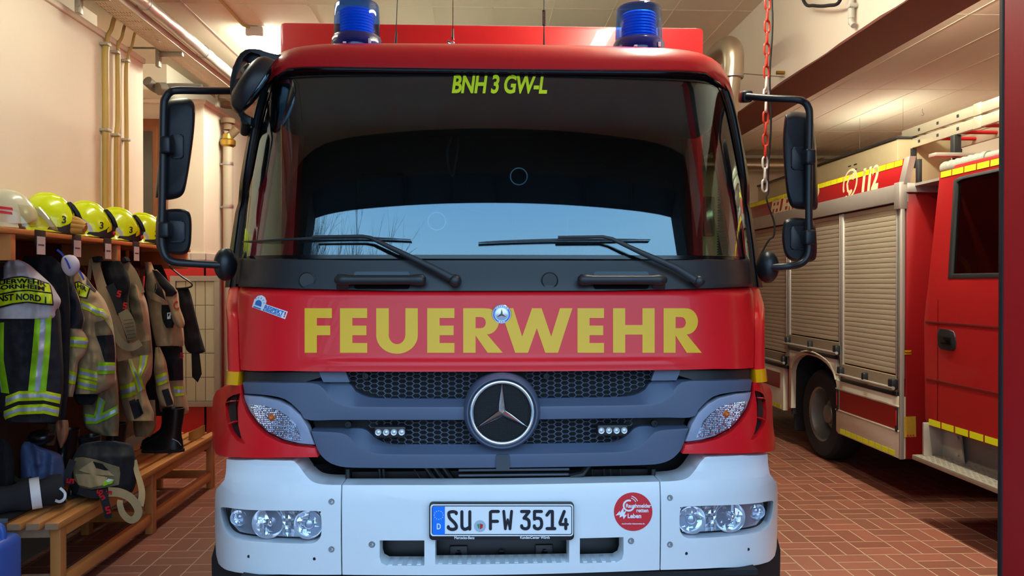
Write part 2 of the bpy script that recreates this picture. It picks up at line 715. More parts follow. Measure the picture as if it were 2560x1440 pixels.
mb.box((a.x - fw, 8.14, a.z), (b_.x + fw, 8.184, a.z + fw), b=.003)
mb.box((a.x - fw, 8.14, b_.z), (a.x, 8.184, a.z), b=.003)
mb.box((b_.x, 8.14, b_.z), (b_.x + fw, 8.184, a.z), b=.003)
mb.build('metal_frame', M_ALU, niche, smooth=0)

# window in the bay between the piers
M_BROWNWOOD = mat('brown_stained_wood', (128, 74, 40), rough=0.4, var=0.18, scale=6, stretch=(1, 1, .2))
a = W(372, 300, 8.19); b_ = W(405, 640, 8.19)
w1 = MB()
w1.box((-3.615, 8.12, b_.z), (a.x + .19, 8.205, a.z), b=.004)
w1.box((-3.60, 8.11, b_.z + .06), (a.x + .115, 8.13, a.z - .08), b=.003)
o = w1.build('window_1', M_BROWNWOOD, smooth=0); structure(o)
o2 = MB().box((-3.59, 8.105, b_.z + .1), (a.x + .07, 8.112, a.z - .13)).build('pane', mat('dark_window_glass', (70, 66, 58), rough=0.08), o, smooth=0)

# rear and right walls, gate wall with its opening, lintel
o = MB().box((-4.2, BK, 0), (7.0, BK + 0.3, H)).build('wall_rear', M_WALL, smooth=0); structure(o)
o = MB().box((6.4, 1.5, 0), (7.0, BK, H)).build('wall_right', M_WALL, smooth=0); structure(o)
GX0, GX1, GZ = -1.80, 1.90, 3.57
mb = MB()
mb.box((-4.2, 1.5, 0), (GX0, GY, H))
mb.box((GX1, 1.5, 0), (7.0, GY, H))
mb.box((GX0, 1.5, GZ), (GX1, GY, H))
o = mb.build('wall_front', M_DIMWALL, smooth=0); structure(o)
# beam between the bays: pale face, maroon underside
mb = MB()
mb.box((BX0, GY, BZ + 0.004), (BX1, BK, H))
o = mb.build('beam', M_WALL, smooth=0); structure(o)
mb = MB()
nseg = 70
random.seed(4)
pts = []
for k in range(nseg + 1):
    y = GY + (BK - GY) * k / nseg
    pts.append((y, random.uniform(0.0, 0.012)))
# ragged brushed edges of the maroon coat
vs = []
for y, j in pts:
    vs.append([(BX0 - 0.0015, y, BZ + 0.006 + j), (BX0 - 0.0015, y, BZ - 0.001), (BX1 + 0.0015, y, BZ - 0.001), (BX1 + 0.0015, y, BZ + .01 + j)])
mb.rings(vs, closed=True, cap=True)
o = mb.build('trim_3', M_MAROON, smooth=0); structure(o)
# brown framed window high in the rear wall
a = W(1758, 492, 13.57); b_ = W(1785, 590, 13.57)
mb = MB()
mb.box((a.x, 13.52, b_.z), (b_.x, 13.6, a.z), b=.01)
o = mb.build('window_2', M_BROWNWOOD, smooth=0); structure(o)
MB().box((a.x + .04, 13.51, b_.z + .05), (b_.x - .04, 13.525, a.z - .05)).build('pane', MATS['dark_window_glass'], o, smooth=0)

# folded gate leaf at the right edge
M_GATE = mat('red_gate_enamel', (158, 26, 32), rough=0.45, var=0.04, bump=0.04, bscale=200)
M_RUBBER = mat('black_rubber', (24, 24, 26), rough=0.6, var=0.1)
leaf = MB().box((1.86, 2.50, 0.0), (2.02, 2.705, H), b=.006).build('column', M_GATE, smooth=0)
structure(leaf)
MB().box((1.856, 2.70, 0.0), (2.024, 2.725, H), b=.006).build('rubber_gasket', M_RUBBER, leaf, smooth=0)

# ------------------------------------------------------------------ lamps of the hall
M_FIXT = mat('white_enamel_housing', (226, 222, 212), rough=0.4)
def tube_mat(k):
    return mat('lit_fluorescent_diffuser_%d' % k, (255, 244, 222), rough=0.4, emit=(248, 252, 232), estr=float(k), var=0.0)
def fluorescent(x, y0, y1, label, z=H, k=50):
    L = thing('fluorescent_light', label, 'ceiling light', (x, (y0 + y1) / 2, z - .09), 'fluorescent ceiling lights')
    mb = MB()
    mb.box((x - .035, y0, z - .055), (x + .035, y1, z), b=.008)
    if z < H and z > H - .2:
        for yy in (y0 + .2, y1 - .2):
            mb.box((x - .02, yy - .03, z - .01), (x + .02, yy + .03, H))
    mb.box((x - .075, y0 - .015, z - .085), (x + .075, y0 + .03, z - .005), b=.01)
    mb.box((x - .075, y1 - .03, z - .085), (x + .075, y1 + .015, z - .005), b=.01)
    mb.build('housing', M_FIXT, L)
    mb = MB()
    ring = []
    for y in (y0 + .03, y1 - .03):
        ring.append([(x + .068 * math.cos(t), y, z - .05 + .045 * math.sin(t)) for t in [math.pi + math.pi * k / 10 for k in range(11)]])
    mb.rings(ring, closed=True)
    mb.build('diffuser', tube_mat(k), L)
    return L
fluorescent(-1.98, 6.95, 8.45, 'lit strip light on the ceiling beside the truck box, beyond the roof mirror', k=85)
fluorescent(-1.98, 3.9, 5.4, 'lit strip light on the ceiling near the gate on the coat side', z=H - .12, k=20)
fluorescent(1.05, 3.3, 4.8, 'lit strip light on the ceiling above the cab of the lettered truck', z=H - .12, k=58)
fluorescent(2.95, 2.1, 3.6, 'added strip light out of view on the second bay ceiling near its gate', z=H - .12, k=150)  # added out of view as fill for the aisle floor and engine
fluorescent(2.86, 5.2, 6.7, 'added strip light hidden behind the beam above the aisle of the second bay', z=H - .12, k=125)  # added where the beam hides it, to brighten the engine's side
L5 = fluorescent(5.2, 9.2, 10.7, 'lit strip light hung behind the ladders of the second engine', z=3.36, k=34)
MB().cyl((5.2, 9.4, 3.36), (5.2, 9.4, H), .002, seg=6).cyl((5.2, 10.5, 3.36), (5.2, 10.5, H), .002, seg=6).build('suspension_rod', M_ALU, L5)
# yellow conduit feeding the strip light
M_CONDUIT = mat('yellowed_pvc_conduit', (196, 168, 92), rough=0.45, var=0.08, bump=0.02)
mb = MB()
mb.tube([(-2.06, 2.2, H - .014), (-2.06, 6.9, H - .014), (-2.0, 6.96, H - .02)], .011, seg=8)
o = mb.build('ceiling_conduit', M_CONDUIT); tag(o, 'thin yellowed conduit along the ceiling leading to the lit strip light', 'conduit')

# ------------------------------------------------------------------ outside, seen only as a reflection in the windscreen
M_BARK = mat('bare_bark', (52, 42, 38), rough=0.9, var=0.2, scale=20)
def bare_tree(base, height, spread, seed):
    random.seed(seed)
    mb = MB()
    def grow(p, d, L, r, lev):
        pts = [p]
        rad = [r]
        n = 4
        for k in range(n):
            d = (d + Vector((random.uniform(-1, 1), random.uniform(-1, 1), random.uniform(-.2, .7))) * .16).normalized()
            p = p + d * (L / n)
            pts.append(p)
            rad.append(r * (1 - .45 * (k + 1) / n))
        mb.tube(pts, rad, seg=6 if lev < 2 else 4, cap=True)
        if lev >= 5 or (lev >= 3 and p.z < height * .45):
            return
        kids = random.randint(4, 5) if lev else 11
        for k in range(kids):
            i = random.randint(2, n)
            a = random.uniform(0, 2 * math.pi)
            t = random.uniform(.3, .75) * spread
            x = Vector((1, 0, 0)) if abs(d.x) < .8 else Vector((0, 1, 0))
            u = d.cross(x).normalized(); v = d.cross(u)
            nd = (d * math.cos(t) + (u * math.cos(a) + v * math.sin(a)) * math.sin(t)).normalized()
            nd.z = abs(nd.z) * .8 + .25
            grow(pts[i], nd.normalized(), L * random.uniform(.55, .78), rad[i] * .70, lev + 1)
    grow(Vector(base), Vector((0, 0, 1)), height * .36, height * .022, 0)
    return mb
TREE_AT = (-5.3, -5.0, -0.02)
tm = bare_tree(TREE_AT, 8.4, 1.0, 11)
zs_ = sorted(v.co.z for v in tm.bm.verts)
kz_ = 8.75 / zs_[int(len(zs_) * .90)]
for v in tm.bm.verts:
    v.co.z = v.co.z * kz_
    v.co.x = TREE_AT[0] + (v.co.x - TREE_AT[0]) * 0.85
tr = tm.build('bare_tree', M_BARK, at=TREE_AT)
tag(tr, 'bare leafless tree outside the gate, mirrored in the windscreen corner', 'tree')

# ------------------------------------------------------------------ the red truck
XC = 0.085
M_RED = mat('fire_red_paint', (228, 28, 36), rough=0.30, spec=0.35, var=0.03, coat=0.18, scale=3)
M_REDR = mat('fire_red_darkened', (196, 27, 33), rough=0.32, spec=0.4, var=0.03, coat=0.25, scale=3)  # same truck red, darkened to offset strong lamplight on roof and box
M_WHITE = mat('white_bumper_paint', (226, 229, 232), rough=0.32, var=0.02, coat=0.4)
M_GREYP = mat('sky_tinted_grey_plastic', (80, 90, 112), rough=0.48, var=0.04, bump=0.03, bscale=400)  # neutral grey plastic with the blue of sky light mixed into its colour
M_BLACKP = mat('black_plastic', (30, 31, 34), rough=0.42, var=0.1)
M_BLACKG = mat('gloss_black_trim', (12, 12, 14), rough=0.12, var=0.05)
M_DARK = mat('dark_underbody', (16, 17, 19), rough=0.7, var=0.2)
M_CHROME = mat('chrome', (225, 225, 228), rough=0.06, metal=1.0, var=0.0)
M_CHROMES = mat('satin_chrome', (228, 230, 236), rough=0.16, metal=1.0, var=0.0)
M_STEEL = mat('bolt_steel', (168, 170, 172), rough=0.3, metal=0.9)
M_YEL = mat('yellow_lettering_film', (240, 182, 0), rough=0.4, var=0.02)
M_NEON = mat('neon_yellow_film', (214, 240, 20), rough=0.5, var=0.02)
M_AMBER = mat('amber_reflector', (238, 168, 8), rough=0.2, var=0.05, coat=0.5)
M_STICKW = mat('white_sticker_film', (236, 236, 238), rough=0.4, var=0.01)
M_BLUE = mat('blue_print', (28, 110, 190), rough=0.4)
M_REDPR = mat('red_print', (214, 30, 42), rough=0.4)
M_BLACKPR = mat('black_print', (20, 20, 34), rough=0.4, var=0.0)
M_TYRE = mat('tyre_rubber', (26, 26, 27), rough=0.85, var=0.15, bump=0.1, bscale=90)
M_INT = mat('dark_cab_trim', (20, 21, 24), rough=0.75, var=0.1)
M_INT2 = mat('cab_seat_cloth', (22, 24, 28), rough=0.9, var=0.2, scale=60)
G_SCREEN = glass('windscreen_glass', (0.74, 0.80, 0.80), ior=1.95, boost=(0.72, 0.90, 1.0))
G_DOOR = glass('green_tinted_door_glass', (0.78, 0.92, 0.70), ior=1.45)
G_LENS = glass('clear_lamp_lens', (0.97, 0.98, 1.0), ior=1.22)

def lerp_tab(t, x):
    if x <= t[0][0]:
        return t[0][1]
    for (a, p), (b, q) in zip(t[:-1], t[1:]):
        if x <= b:
            return p + (q - p) * (x - a) / (b - a)
    return t[-1][1]
PT = [(0.40, 2.985), (0.55, 2.968), (0.62, 2.955), (0.78, 2.95), (0.93, 2.955), (0.97, 2.966), (1.0, 2.985), (1.03, 2.995), (1.25, 3.01), (1.393, 3.04), (1.715, 3.10), (1.82, 3.14), (2.64, 3.40), (2.70, 3.425), (2.76, 3.47), (2.80, 3.53), (2.83, 3.62), (2.85, 3.8)]
def Dcab(u):
    a = abs(u) / 1.12
    if a > 1.06:
        return Dcab(1.06 * 1.12) + (abs(u) - 1.06 * 1.12) * 1.9
    return 0.085 * a * a + 0.215 * a ** 12
def Dbum(u):
    a = abs(u) / 1.17
    return 0.10 * a * a + 0.19 * a ** 12 if a < 1.03 else 0.10 * a * a + 0.19 * 1.03 ** 12 + (a - 1.03) * 3
def sm(a, b, x):
    t = min(1, max(0, (x - a) / (b - a)))
    return t * t * (3 - 2 * t)
def Yf(u, z):
    w = sm(1.0, 1.40, z)
    return lerp_tab(PT, z) + Dbum(u) * (1 - w) + Dcab(u) * w
def Yhood(u, z):
    win = 1 - sm(0.62, 0.80, abs(u))
    y = Yf(u, z)
    y -= 0.016 * win * (1 - sm(1.432, 1.446, z))          # pressed ledge under the lettering
    y += 0.006 * win * (1 - sm(1.405, 1.424, z))
    if z > 1.688:
        y += 0.022 * ((z - 1.688) / 0.027) ** 2
    return y
def S(px, py, fn=Yf, off=0.0):
    Y = 3.1
    for _ in range(40):
        p = W(px, py, Y)
        Y = 0.5 * Y + 0.5 * (fn(p.x - XC, p.z) + off)
    p = W(px, py, Y)
    return (p.x - XC, p.z)
def on(off=0.0, fn=Yf):
    """(u, z, depth) -> world, off < 0 is nearer the street"""
    return lambda u, z, d: Vector((XC + u, fn(u, z) + off + d, z))
def onpx(off=0.0, fn=Yf):
    """photo position on the front skin -> world"""
    def g(px, py, d):
        u, z = S(px, py, fn, off)
        return Vector((XC + u, fn(u, z) + off + d, z))
    return g
def half(pts, fn=Yf):
    return [S(x, y, fn) for x, y in pts]
def both(pts, fn=Yf):
    """left half outline (from the centre line round to the centre line) -> full outline"""
    h = [q for q in half(pts, fn) if abs(q[0]) > .012]
    return h + [(-u, z) for u, z in reversed(h)]
def mir(uz):
    return [(-u, z) for u, z in reversed(uz)]

truck = thing('fire_truck', 'red truck with yellow FEUERWEHR lettering on its front and two blue beacons on the roof', 'fire truck', (XC, 5.0, 0))
T = truck

# hood flap with the lettering
hood = both([(1256, 727.5), (1000, 726), (760, 721), (640, 717), (601, 716), (597.5, 722), (597, 800), (600, 900), (602, 925), (700, 927.5), (900, 929), (1256, 930)], Yhood)
mb = MB().prism(hood, on(0, Yhood), 0.05, cut=(0.05, 0.012), bev=0.003)
HOOD = mb.build('hood_flap', M_RED, T, smooth=50)
# FEUERWEHR
LET = []
def rect(x0, y0, x1, y1):
    return [(x0, y0), (x1, y0), (x1, y1), (x0, y1)]
t0, t1 = 770.6, 882.0
mb = MB()
fh = onpx(-0.0025, Yhood)
def letter(outer, holes=()):
    mb.prism(outer, fh, 0.004, holes=holes, cut=(22, 14))
def E(x0, x1, st):
    letter([(x0, t0), (x1, t0), (x1, t0 + 24.5), (x0 + st, t0 + 24.5), (x0 + st, t0 + 43.5), (x1 - 2, t0 + 43.5), (x1 - 2, t0 + 67.5), (x0 + st, t0 + 67.5), (x0 + st, t0 + 87), (x1, t0 + 87), (x1, t1), (x0, t1)])
def R(x0, x1, st):
    k = x1 - x0
    outer = [(x0, t0)] + [(x0 + k * .52, t0)] + [(x0 + k * .58 + k * .32 * math.sin(a), t0 + 33 - 33 * math.cos(a)) for a in [math.pi * i / 14 for i in range(1, 14)]]
    outer += [(x0 + k * .60, t0 + 65), (x1, t1), (x1 - 38, t1), (x0 + st, t1 - 43), (x0 + st, t1), (x0, t1)]
    hole = [(x0 + st, t0 + 22), (x0 + st + 12, t0 + 22)] + [(x0 + st + 14 + 11.5 * math.sin(a), t0 + 36 - 14 * math.cos(a)) for a in [math.pi * i / 8 for i in range(1, 8)]] + [(x0 + st + 12, t0 + 50), (x0 + st, t0 + 50)]
    letter(outer, [hole])
letter([(761.6, t0), (829.7, t0), (829.7, t0 + 24.5), (792, t0 + 24.5), (792, t0 + 43.5), (825.5, t0 + 43.5), (825.5, t0 + 67.5), (792, t0 + 67.5), (792, t1), (761.6, t1)])
E(850, 918, 31)
cx, ro, ri = 992.5, 52, 21
letter([(940.5, t0), (972, t0), (972, t0 + 64)] + [(cx - ri * math.cos(a), t0 + 66 + 24 * math.sin(a)) for a in [math.pi * i / 12 for i in range(13)]] + [(1013.5, t0), (1044.5, t0), (1044.5, t0 + 68)] + [(cx + ro * math.cos(a), t0 + 68 + 46 * math.sin(a)) for a in [math.pi * i / 16 for i in range(1, 16)]] + [(940.5, t0 + 68)])
E(1068, 1136, 31)
R(1158, 1257, 31)
letter([(1250, t0), (1283, t0), (1305.5, t0 + 71), (1330, t0), (1354, t0), (1378, t0 + 71), (1400, t0), (1431, t0), (1395, t1), (1363, t1), (1342, t0 + 50), (1320, t1), (1288, t1)])
E(1443.8, 1510, 30)
letter([(1532.6, t0), (1563, t0), (1563, t0 + 42), (1606, t0 + 42), (1606, t0), (1636.6, t0), (1636.6, t1), (1606, t1), (1606, t0 + 66), (1563, t0 + 66), (1563, t1), (1532.6, t1)])
R(1659, 1754.6, 30)
o = mb.build('lettering', M_YEL, HOOD, smooth=40); o['label'] = 'yellow FEUERWEHR lettering'
# round badge
M_BADGEB = mat('enamel_blue', (72, 112, 190), rough=0.25, metal=0.3)
M_SILVER = mat('silver_enamel', (206, 212, 222), rough=0.2, metal=0.7)
bu, bz = S(1254, 785.5, Yhood)
bp = Vector((XC + bu, Yhood(bu, bz), bz))
def fbad(off):
    return lambda px, py, d: Vector((bp.x + (px - 1254) * .00160, bp.y - off + d, bp.z - (py - 785.5) * .00160))
badge = MB().lathe(bp + Vector((0, .004, 0)), (0, -1, 0), [(0, .0385), (.010, .0385), (.013, .036), (.013, .026), (.011, .025), (.014, .012), (.015, 0)], seg=40).build('badge', M_SILVER, HOOD)
badge['label'] = 'round silver badge with a star and a laurel ring'
mb = MB()
for k in range(40):
    a0 = math.radians(15 + 330 * k / 40 - 90)
    if 60 < (math.degrees(a0) % 360) < 120:
        continue
    if 220 < (math.degrees(a0) % 360) < 320:
        continue
    mb.box((bp.x + .031 * math.cos(a0) - .003, bp.y - .0105, bp.z - .031 * math.sin(a0) - .002), (bp.x + .031 * math.cos(a0) + .003, bp.y - .008, bp.z - .031 * math.sin(a0) + .002))
for txt, top in (('MERCEDES', 1), ('BENZ', 0)):
    n = len(txt)
    for i, ch in enumerate(txt):
        a = math.radians(90 - (i - (n - 1) / 2) * 15) if top else math.radians(-90 + (i - (n - 1) / 2) * 17)
        r = .0312
        th = a - math.pi / 2 if top else a + math.pi / 2
        c, s_ = math.cos(th), math.sin(th)
        mb.text(ch, .0095, lambda u, v, d, a=a, c=c, s_=s_, r=r: Vector((bp.x + r * math.cos(a) + u * c - v * s_, bp.y - .0098 + d, bp.z + r * math.sin(a) + u * s_ + v * c)), .002, bold=.02)
mb.build('badge_print', M_BADGEB, badge)
def star3(c, r, w, dpt, m, name, parent):
    mb = MB()
    c = Vector(c)
    for k in range(3):
        a = math.radians(90 + 120 * k)
        d = Vector((math.cos(a), 0, math.sin(a)))
        n = Vector((-math.sin(a), 0, math.cos(a)))
        b1, b2 = c + n * w, c - n * w
        ridge = c + Vector((0, -dpt, 0))
        tip = c + d * r
        rt_ = tip + Vector((0, -dpt * .25, 0))
        mid1, mid2 = c + d * r * .30 + n * w * .86, c + d * r * .30 - n * w * .86
        mb.poly([ridge, rt_, tip, mid1, b1])
        mb.poly([ridge, b2, mid2, tip, rt_])
        mb.poly([b1, mid1, tip, mid2, b2])
    return mb.build(name, m, parent, smooth=0)
star3(bp + Vector((0, -.0135, 0)), .022, .0042, .004, M_STEEL, 'star', badge)
# RESPEKT sticker
e1 = Vector((math.cos(math.radians(19.5)), math.sin(math.radians(19.5))))
e2 = Vector((-e1.y, e1.x))
def fst(off):
    g = onpx(off, Yhood)
    return lambda u, v, d: g(632 + (e1 * u + e2 * v).x, 762 + (e1 * u + e2 * v).y, d)
mb = MB().prism([(0, 6), (-1, -14), (4, -25), (13, -30), (22, -28), (29, -20), (30, -12), (88, -13), (88, 7), (2, 6)], fst(-.002), .003, cut=10)
stk = mb.build('siren_sticker', M_STICKW, HOOD); stk['label'] = 'white sticker with blue siren and RESPEKT print'
mb = MB().prism([(5, -2), (4, -8)] + [(12 + 8 * math.cos(a), -8 - 8.5 * math.sin(a)) for a in [math.pi * (1 - i / 8) for i in range(9)]] + [(21, -2)], fst(-.004), .003)
mb.prism([(3, 2), (22, 2), (22, 5), (3, 5)], fst(-.004), .003)
for a in (20, 50, 80, 110, 140):
    c, s_ = math.cos(math.radians(a)), -math.sin(math.radians(a))
    mb.stroke([(12 + 12 * c, -9 + 12 * s_), (12 + 15.5 * c, -9 + 15.5 * s_)], 1.0, fst(-.004), .003)
mb.text('RESPEKT', 14.5, lambda u, v, d: fst(-.004)(54 + u, -4.5 - v, d), .003, sx=.92, bold=.025)
mb.text('BONN/RHEIN-SIEG', 6.2, lambda u, v, d: fst(-.004)(52 + u, 3.2 - v, d), .003, sx=.95, bold=.01)
mb.build('siren_print', M_BLUE, stk)
MB().text('!', 19, lambda u, v, d: fst(-.004)(83.5 + u, -3 - v, d), .003, bold=.03).build('exclamation_mark', M_REDPR, stk)

HOODEDGE = sorted([(z, -u) for u, z in half([(602, 925), (600, 900), (597, 800), (597.5, 722)], Yhood)])
# narrow red corner panels either side of the hood, with amber reflectors
for s in (-1, 1):
    def Q(pts, s=s, fn=Yf):
        h = half(pts, fn)
        return h if s < 0 else mir(h)
    def strip(z0, z1, o, name, m):
        mb = MB()
        rows = []
        for k in range(13):
            z = z0 + (z1 - z0) * k / 12
            uh = lerp_tab(HOODEDGE, z) + .004
            y0 = Yhood(uh, z)
            row = [(uh, y0 + .012 - o), (uh + .004, y0 + .002 - o), (uh + .028, y0 + .010 - o), (uh + .052 + o * .5, y0 + .028 - o), (uh + .066 + o, y0 + .055), (uh + .074 + o, y0 + .11), (uh + .076 + o, y0 + .24), (uh, y0 + .24)]
            rows.append([Vector((XC + s * u, y, z)) for u, y in row])
        mb.rings(rows)
        return mb.build(name, m, T, smooth=50)
    strip(S(597, 930)[1], 1.742, 0, 'corner_panel', M_RED)
    am = strip(S(597, 963)[1], S(597, 930)[1] + .002, .006, 'side_reflector', M_AMBER)
    am['label'] = 'amber side reflector'

# ---- grey grille panel: dark backing, two folded bars, honeycomb inserts
back = both([(1256, 931), (603, 926), (604, 985), (640, 990), (725, 1008), (768, 1052), (800, 1145), (860, 1168), (1256, 1171)])
GR = MB().prism(back, on(.085), .02, cut=.08).build('grille_backing', M_DARK, T)
mb = MB().prism(half([(603, 929), (604, 956), (760, 957), (800, 945), (795, 931)]), on(.03), .03, cut=.06)
mb.prism(mir(half([(603, 929), (604, 956), (760, 957), (800, 945), (795, 931)])), on(.03), .03, cut=.06)
build_each(mb, 'recess_strip', M_BLACKP, GR)
mb = MB()
for s in (-1, 1):
    h = half([(795, 931), (800, 945), (806, 957), (872, 957), (862, 931)])
    mb.prism(h if s < 0 else mir(h), on(.02), .03, cut=.06)
build_each(mb, 'recess_cheek', M_GREYP, GR)
def resample(pts, n):
    P = [Vector(p) for p in pts]
    L = [0]
    for a, b in zip(P[:-1], P[1:]):
        L.append(L[-1] + (b - a).length)
    out = []
    for k in range(n):
        t = L[-1] * k / (n - 1)
        i = 0
        while i < len(L) - 2 and L[i + 1] < t:
            i += 1
        q = (t - L[i]) / max(1e-9, L[i + 1] - L[i])
        out.append(P[i].lerp(P[i + 1], min(1, max(0, q))))
    return [tuple(p) for p in out]
def folded_bar(Tp, Cp, Bp, name, offs=(.045, .004, .012)):
    n = 40
    rows = []
    for pts in (Tp, Cp, Bp):
        rows.append(half(resample(spline(pts, 8), n)))
    mb = MB()
    ring = []
    for sgn in (1, -1):
        rng = range(n) if sgn > 0 else range(n - 1, -1, -1)
        for i in rng:
            if sgn < 0 and i == n - 1:
                continue
            t, c, b = [(u * sgn, z) for u, z in (rows[0][i], rows[1][i], rows[2][i])]
            def pt(q, o):
                return Vector((XC + q[0], Yf(q[0], q[1]) + o, q[1]))
            m1 = (c[0] + (b[0] - c[0]) * .15, c[1] + (b[1] - c[1]) * .15)
            ring.append([pt(t, offs[0] + .04), pt(t, offs[0]), pt(c, offs[1] + .001), pt(m1, offs[1]), pt(b, offs[2]), pt(b, offs[2] + .07)])
    mb.rings(ring)
    return mb.build(name, M_GREYP, GR, smooth=28)
folded_bar([(606, 955), (700, 956), (800, 957), (862, 958), (885, 983), (915, 997), (950, 1000), (1060, 1001), (1256, 1001)],
           [(606.5, 957), (700, 958), (790, 960), (818, 985), (845, 1006), (880, 1016), (950, 1018), (1060, 1018), (1256, 1018)],
           [(609, 985), (665, 989), (712, 1000), (748, 1030), (766, 1051), (840, 1051), (950, 1051), (1060, 1051), (1256, 1051)], 'upper_bar')
folded_bar([(776, 1077), (800, 1077), (850, 1077), (905, 1078), (935, 1101), (965, 1114), (1000, 1117), (1100, 1117), (1256, 1117)],
           [(778, 1079), (800, 1080), (840, 1082), (866, 1088), (892, 1112), (920, 1128), (960, 1136), (1100, 1137), (1256, 1137)],
           [(783, 1098), (788, 1115), (797, 1135), (820, 1157), (850, 1168), (890, 1171), (1000, 1172), (1100, 1172), (1256, 1171)], 'lower_bar')
M_HONEY = mat('honeycomb_plastic', (74, 80, 96), rough=0.4)
def honeycomb(outlines, name, off, a=.0186, pv=.0188, wire=.0014, dep=.012):
    mb = MB()
    for outl in outlines:
        us = [p[0] for p in outl]; zs = [p[1] for p in outl]
        px_ = 1.5 * a
        for i in range(int(min(us) / px_) - 1, int(max(us) / px_) + 2):
            for j in range(int(min(zs) / pv) - 1, int(max(zs) / pv) + 2):
                c = (i * px_, j * pv + (pv / 2 if i % 2 else 0))
                if not inside(c, outl):
                    continue
                def hexa(k):
                    return [(c[0] + x * k, c[1] + z * k2) for (x, z), k2 in [((a, 0), 1), ((a / 2, pv / 2), k), ((-a / 2, pv / 2), k), ((-a, 0), 1), ((-a / 2, -pv / 2), k), ((a / 2, -pv / 2), k)]]
                ki = 1 - 2 * wire / pv
                of = on(off)
                O = [of(u, z, 0) for u, z in [(c[0] + x, c[1] + z) for x, z in ((a, 0), (a / 2, pv / 2), (-a / 2, pv / 2), (-a, 0), (-a / 2, -pv / 2), (a / 2, -pv / 2))]]
                I = [of(u, z, 0.001) for u, z in [(c[0] + x * ki, c[1] + z * ki) for x, z in ((a, 0), (a / 2, pv / 2), (-a / 2, pv / 2), (-a, 0), (-a / 2, -pv / 2), (a / 2, -pv / 2))]]
                B = [p + Vector((0, dep, 0)) for p in I]
                O = [mb.bm.verts.new(p) for p in O]; I = [mb.bm.verts.new(p) for p in I]; B = [mb.bm.verts.new(p) for p in B]
                for k in range(6):
                    l = (k + 1) % 6
                    mb._f([O[k], O[l], I[l], I[k]])
                    mb._f([I[k], I[l], B[l], B[k]])
    bmesh.ops.remove_doubles(mb.bm, verts=mb.bm.verts[:], dist=2e-4)
    return mb.build(name, M_HONEY, GR, smooth=0, fixn=False)
um = half([(860, 931), (880, 962), (905, 985), (950, 998), (1200, 1000), (1200, 931)])
for q in (um, mir(um)):
    honeycomb([q], 'upper_honeycomb', .045)
lm = half([(912, 1053), (935, 1085), (965, 1108), (1000, 1116), (1215, 1117), (1215, 1053)])
for q in (lm, mir(lm)):
    honeycomb([q], 'lower_honeycomb', .045)
M_PIPER = mat('reddish_pipe_behind_grille', (120, 40, 40), rough=0.6)
# round star carrier
su, sz = S(1257, 1029.5)
sc = Vector((XC, Yf(0, sz) - .03, sz))
k_ = Yf(0, sz) / F
R0 = 92 * k_
mb = MB().lathe(sc + Vector((0, .10, 0)), (0, -1, 0), [(0, R0 * 1.06), (.06, R0 * 1.05), (.086, R0), (.098, R0 * .955), (.098, R0 * .93), (.086, R0 * .87), (.078, R0 * .85), (.074, R0 * .84), (.072, R0 * .82)], seg=72, cap=False)
dish = mb.build('star_carrier', M_GREYP, GR, smooth=40)
MB().lathe(sc + Vector((0, .030, 0)), (0, -1, 0), [(0, R0 * .84), (.002, R0 * .84), (.0021, 0)], seg=48).build('dish_backing', M_DARK, dish)
# fine diagonal mesh
mb = MB()
r_ = R0 * .83
n = 22
for d in (1, -1):
    for k in range(-n, n + 1):
        o_ = k * r_ * 1.414 / n * 1.0
        # line x*d - z = o_
        L = math.sqrt(max(0, r_ * r_ - (o_ / 1.414) ** 2))
        if L < .01:
            continue
        mx, mz = o_ / 2 * d, -o_ / 2
        dx, dz_ = L / 1.414, d * L / 1.414
        mb.bar((sc.x + mx - dx, sc.y + .022, sc.z + mz - dz_), (sc.x + mx + dx, sc.y + .022, sc.z + mz + dz_), .0018, .004, up=(0, 1, 0))
mb.build('star_mesh', M_BLACKP, dish, smooth=0)
rc = 79 * k_
mb = MB().tube([sc + Vector((rc * .97 * math.cos(t), .008, rc * .97 * math.sin(t))) for t in [2 * math.pi * k / 72 for k in range(72)]], .0085, seg=14, closed=True)
chr_ = mb.build('chrome_ring', M_CHROME, dish, smooth=60)
st = star3(sc + Vector((0, .012, 0)), rc * .955, .0125, .012, M_CHROMES, 'chrome_star', dish)
# tow eye notch
u0, z0 = S(1240, 1136); u1, z1 = S(1274, 1171)
mb = MB()
mb.prism(rrect(u0, z1 - .004, u1, z0, .008), on(-.0005), .006, cut=.03)
mb.build('tow_eye_cover', mat('slate_grey_recess', (58, 62, 70), rough=0.6), GR)
# strobe lights in the lower honeycomb
M_LED = mat('led_reflector', (220, 224, 232), rough=0.35, metal=0.5)
for s in (-1, 1):
    a = S(937, 1066); b_ = S(1014, 1094)
    us = sorted([a[0], b_[0]]) if s < 0 else sorted([-a[0], -b_[0]])
    zt, zb = a[1], b_[1]
    uc = sum(us) / 2
    y = Yf(uc, zt)
    mb = MB().box((XC + us[0], y - .008, zb), (XC + us[1], y + .05, zt), b=.005)
    o = mb.build('strobe_light', M_BLACKP, T); o['label'] = 'small strobe light with four clear LEDs'
    mb = MB()
    w = (us[1] - us[0])
    for k in range(4):
        c = (XC + us[0] + w * (k + .5) / 4, y - .0085, (zt + zb) / 2)
        mb.lathe(c, (0, -1, 0), [(0, .013), (.002, .0125), (.004, .011), (.003, .008), (.006, .004), (.007, 0)], seg=18)
    mb.build('led_array', M_LED, o)
mb = MB()
for px, py in ((867, 1065), (911, 943), (1368, 943), (1640, 1062)):
    u, z = S(px, py)
    mb.lathe((XC + u, Yf(u, z) + .05, z), (0, -1, 0), [(0, .012), (.02, .012), (.02, .007), (.012, .006), (.012, 0)], seg=14)
build_each(mb, 'grille_screw', M_BLACKG, GR)

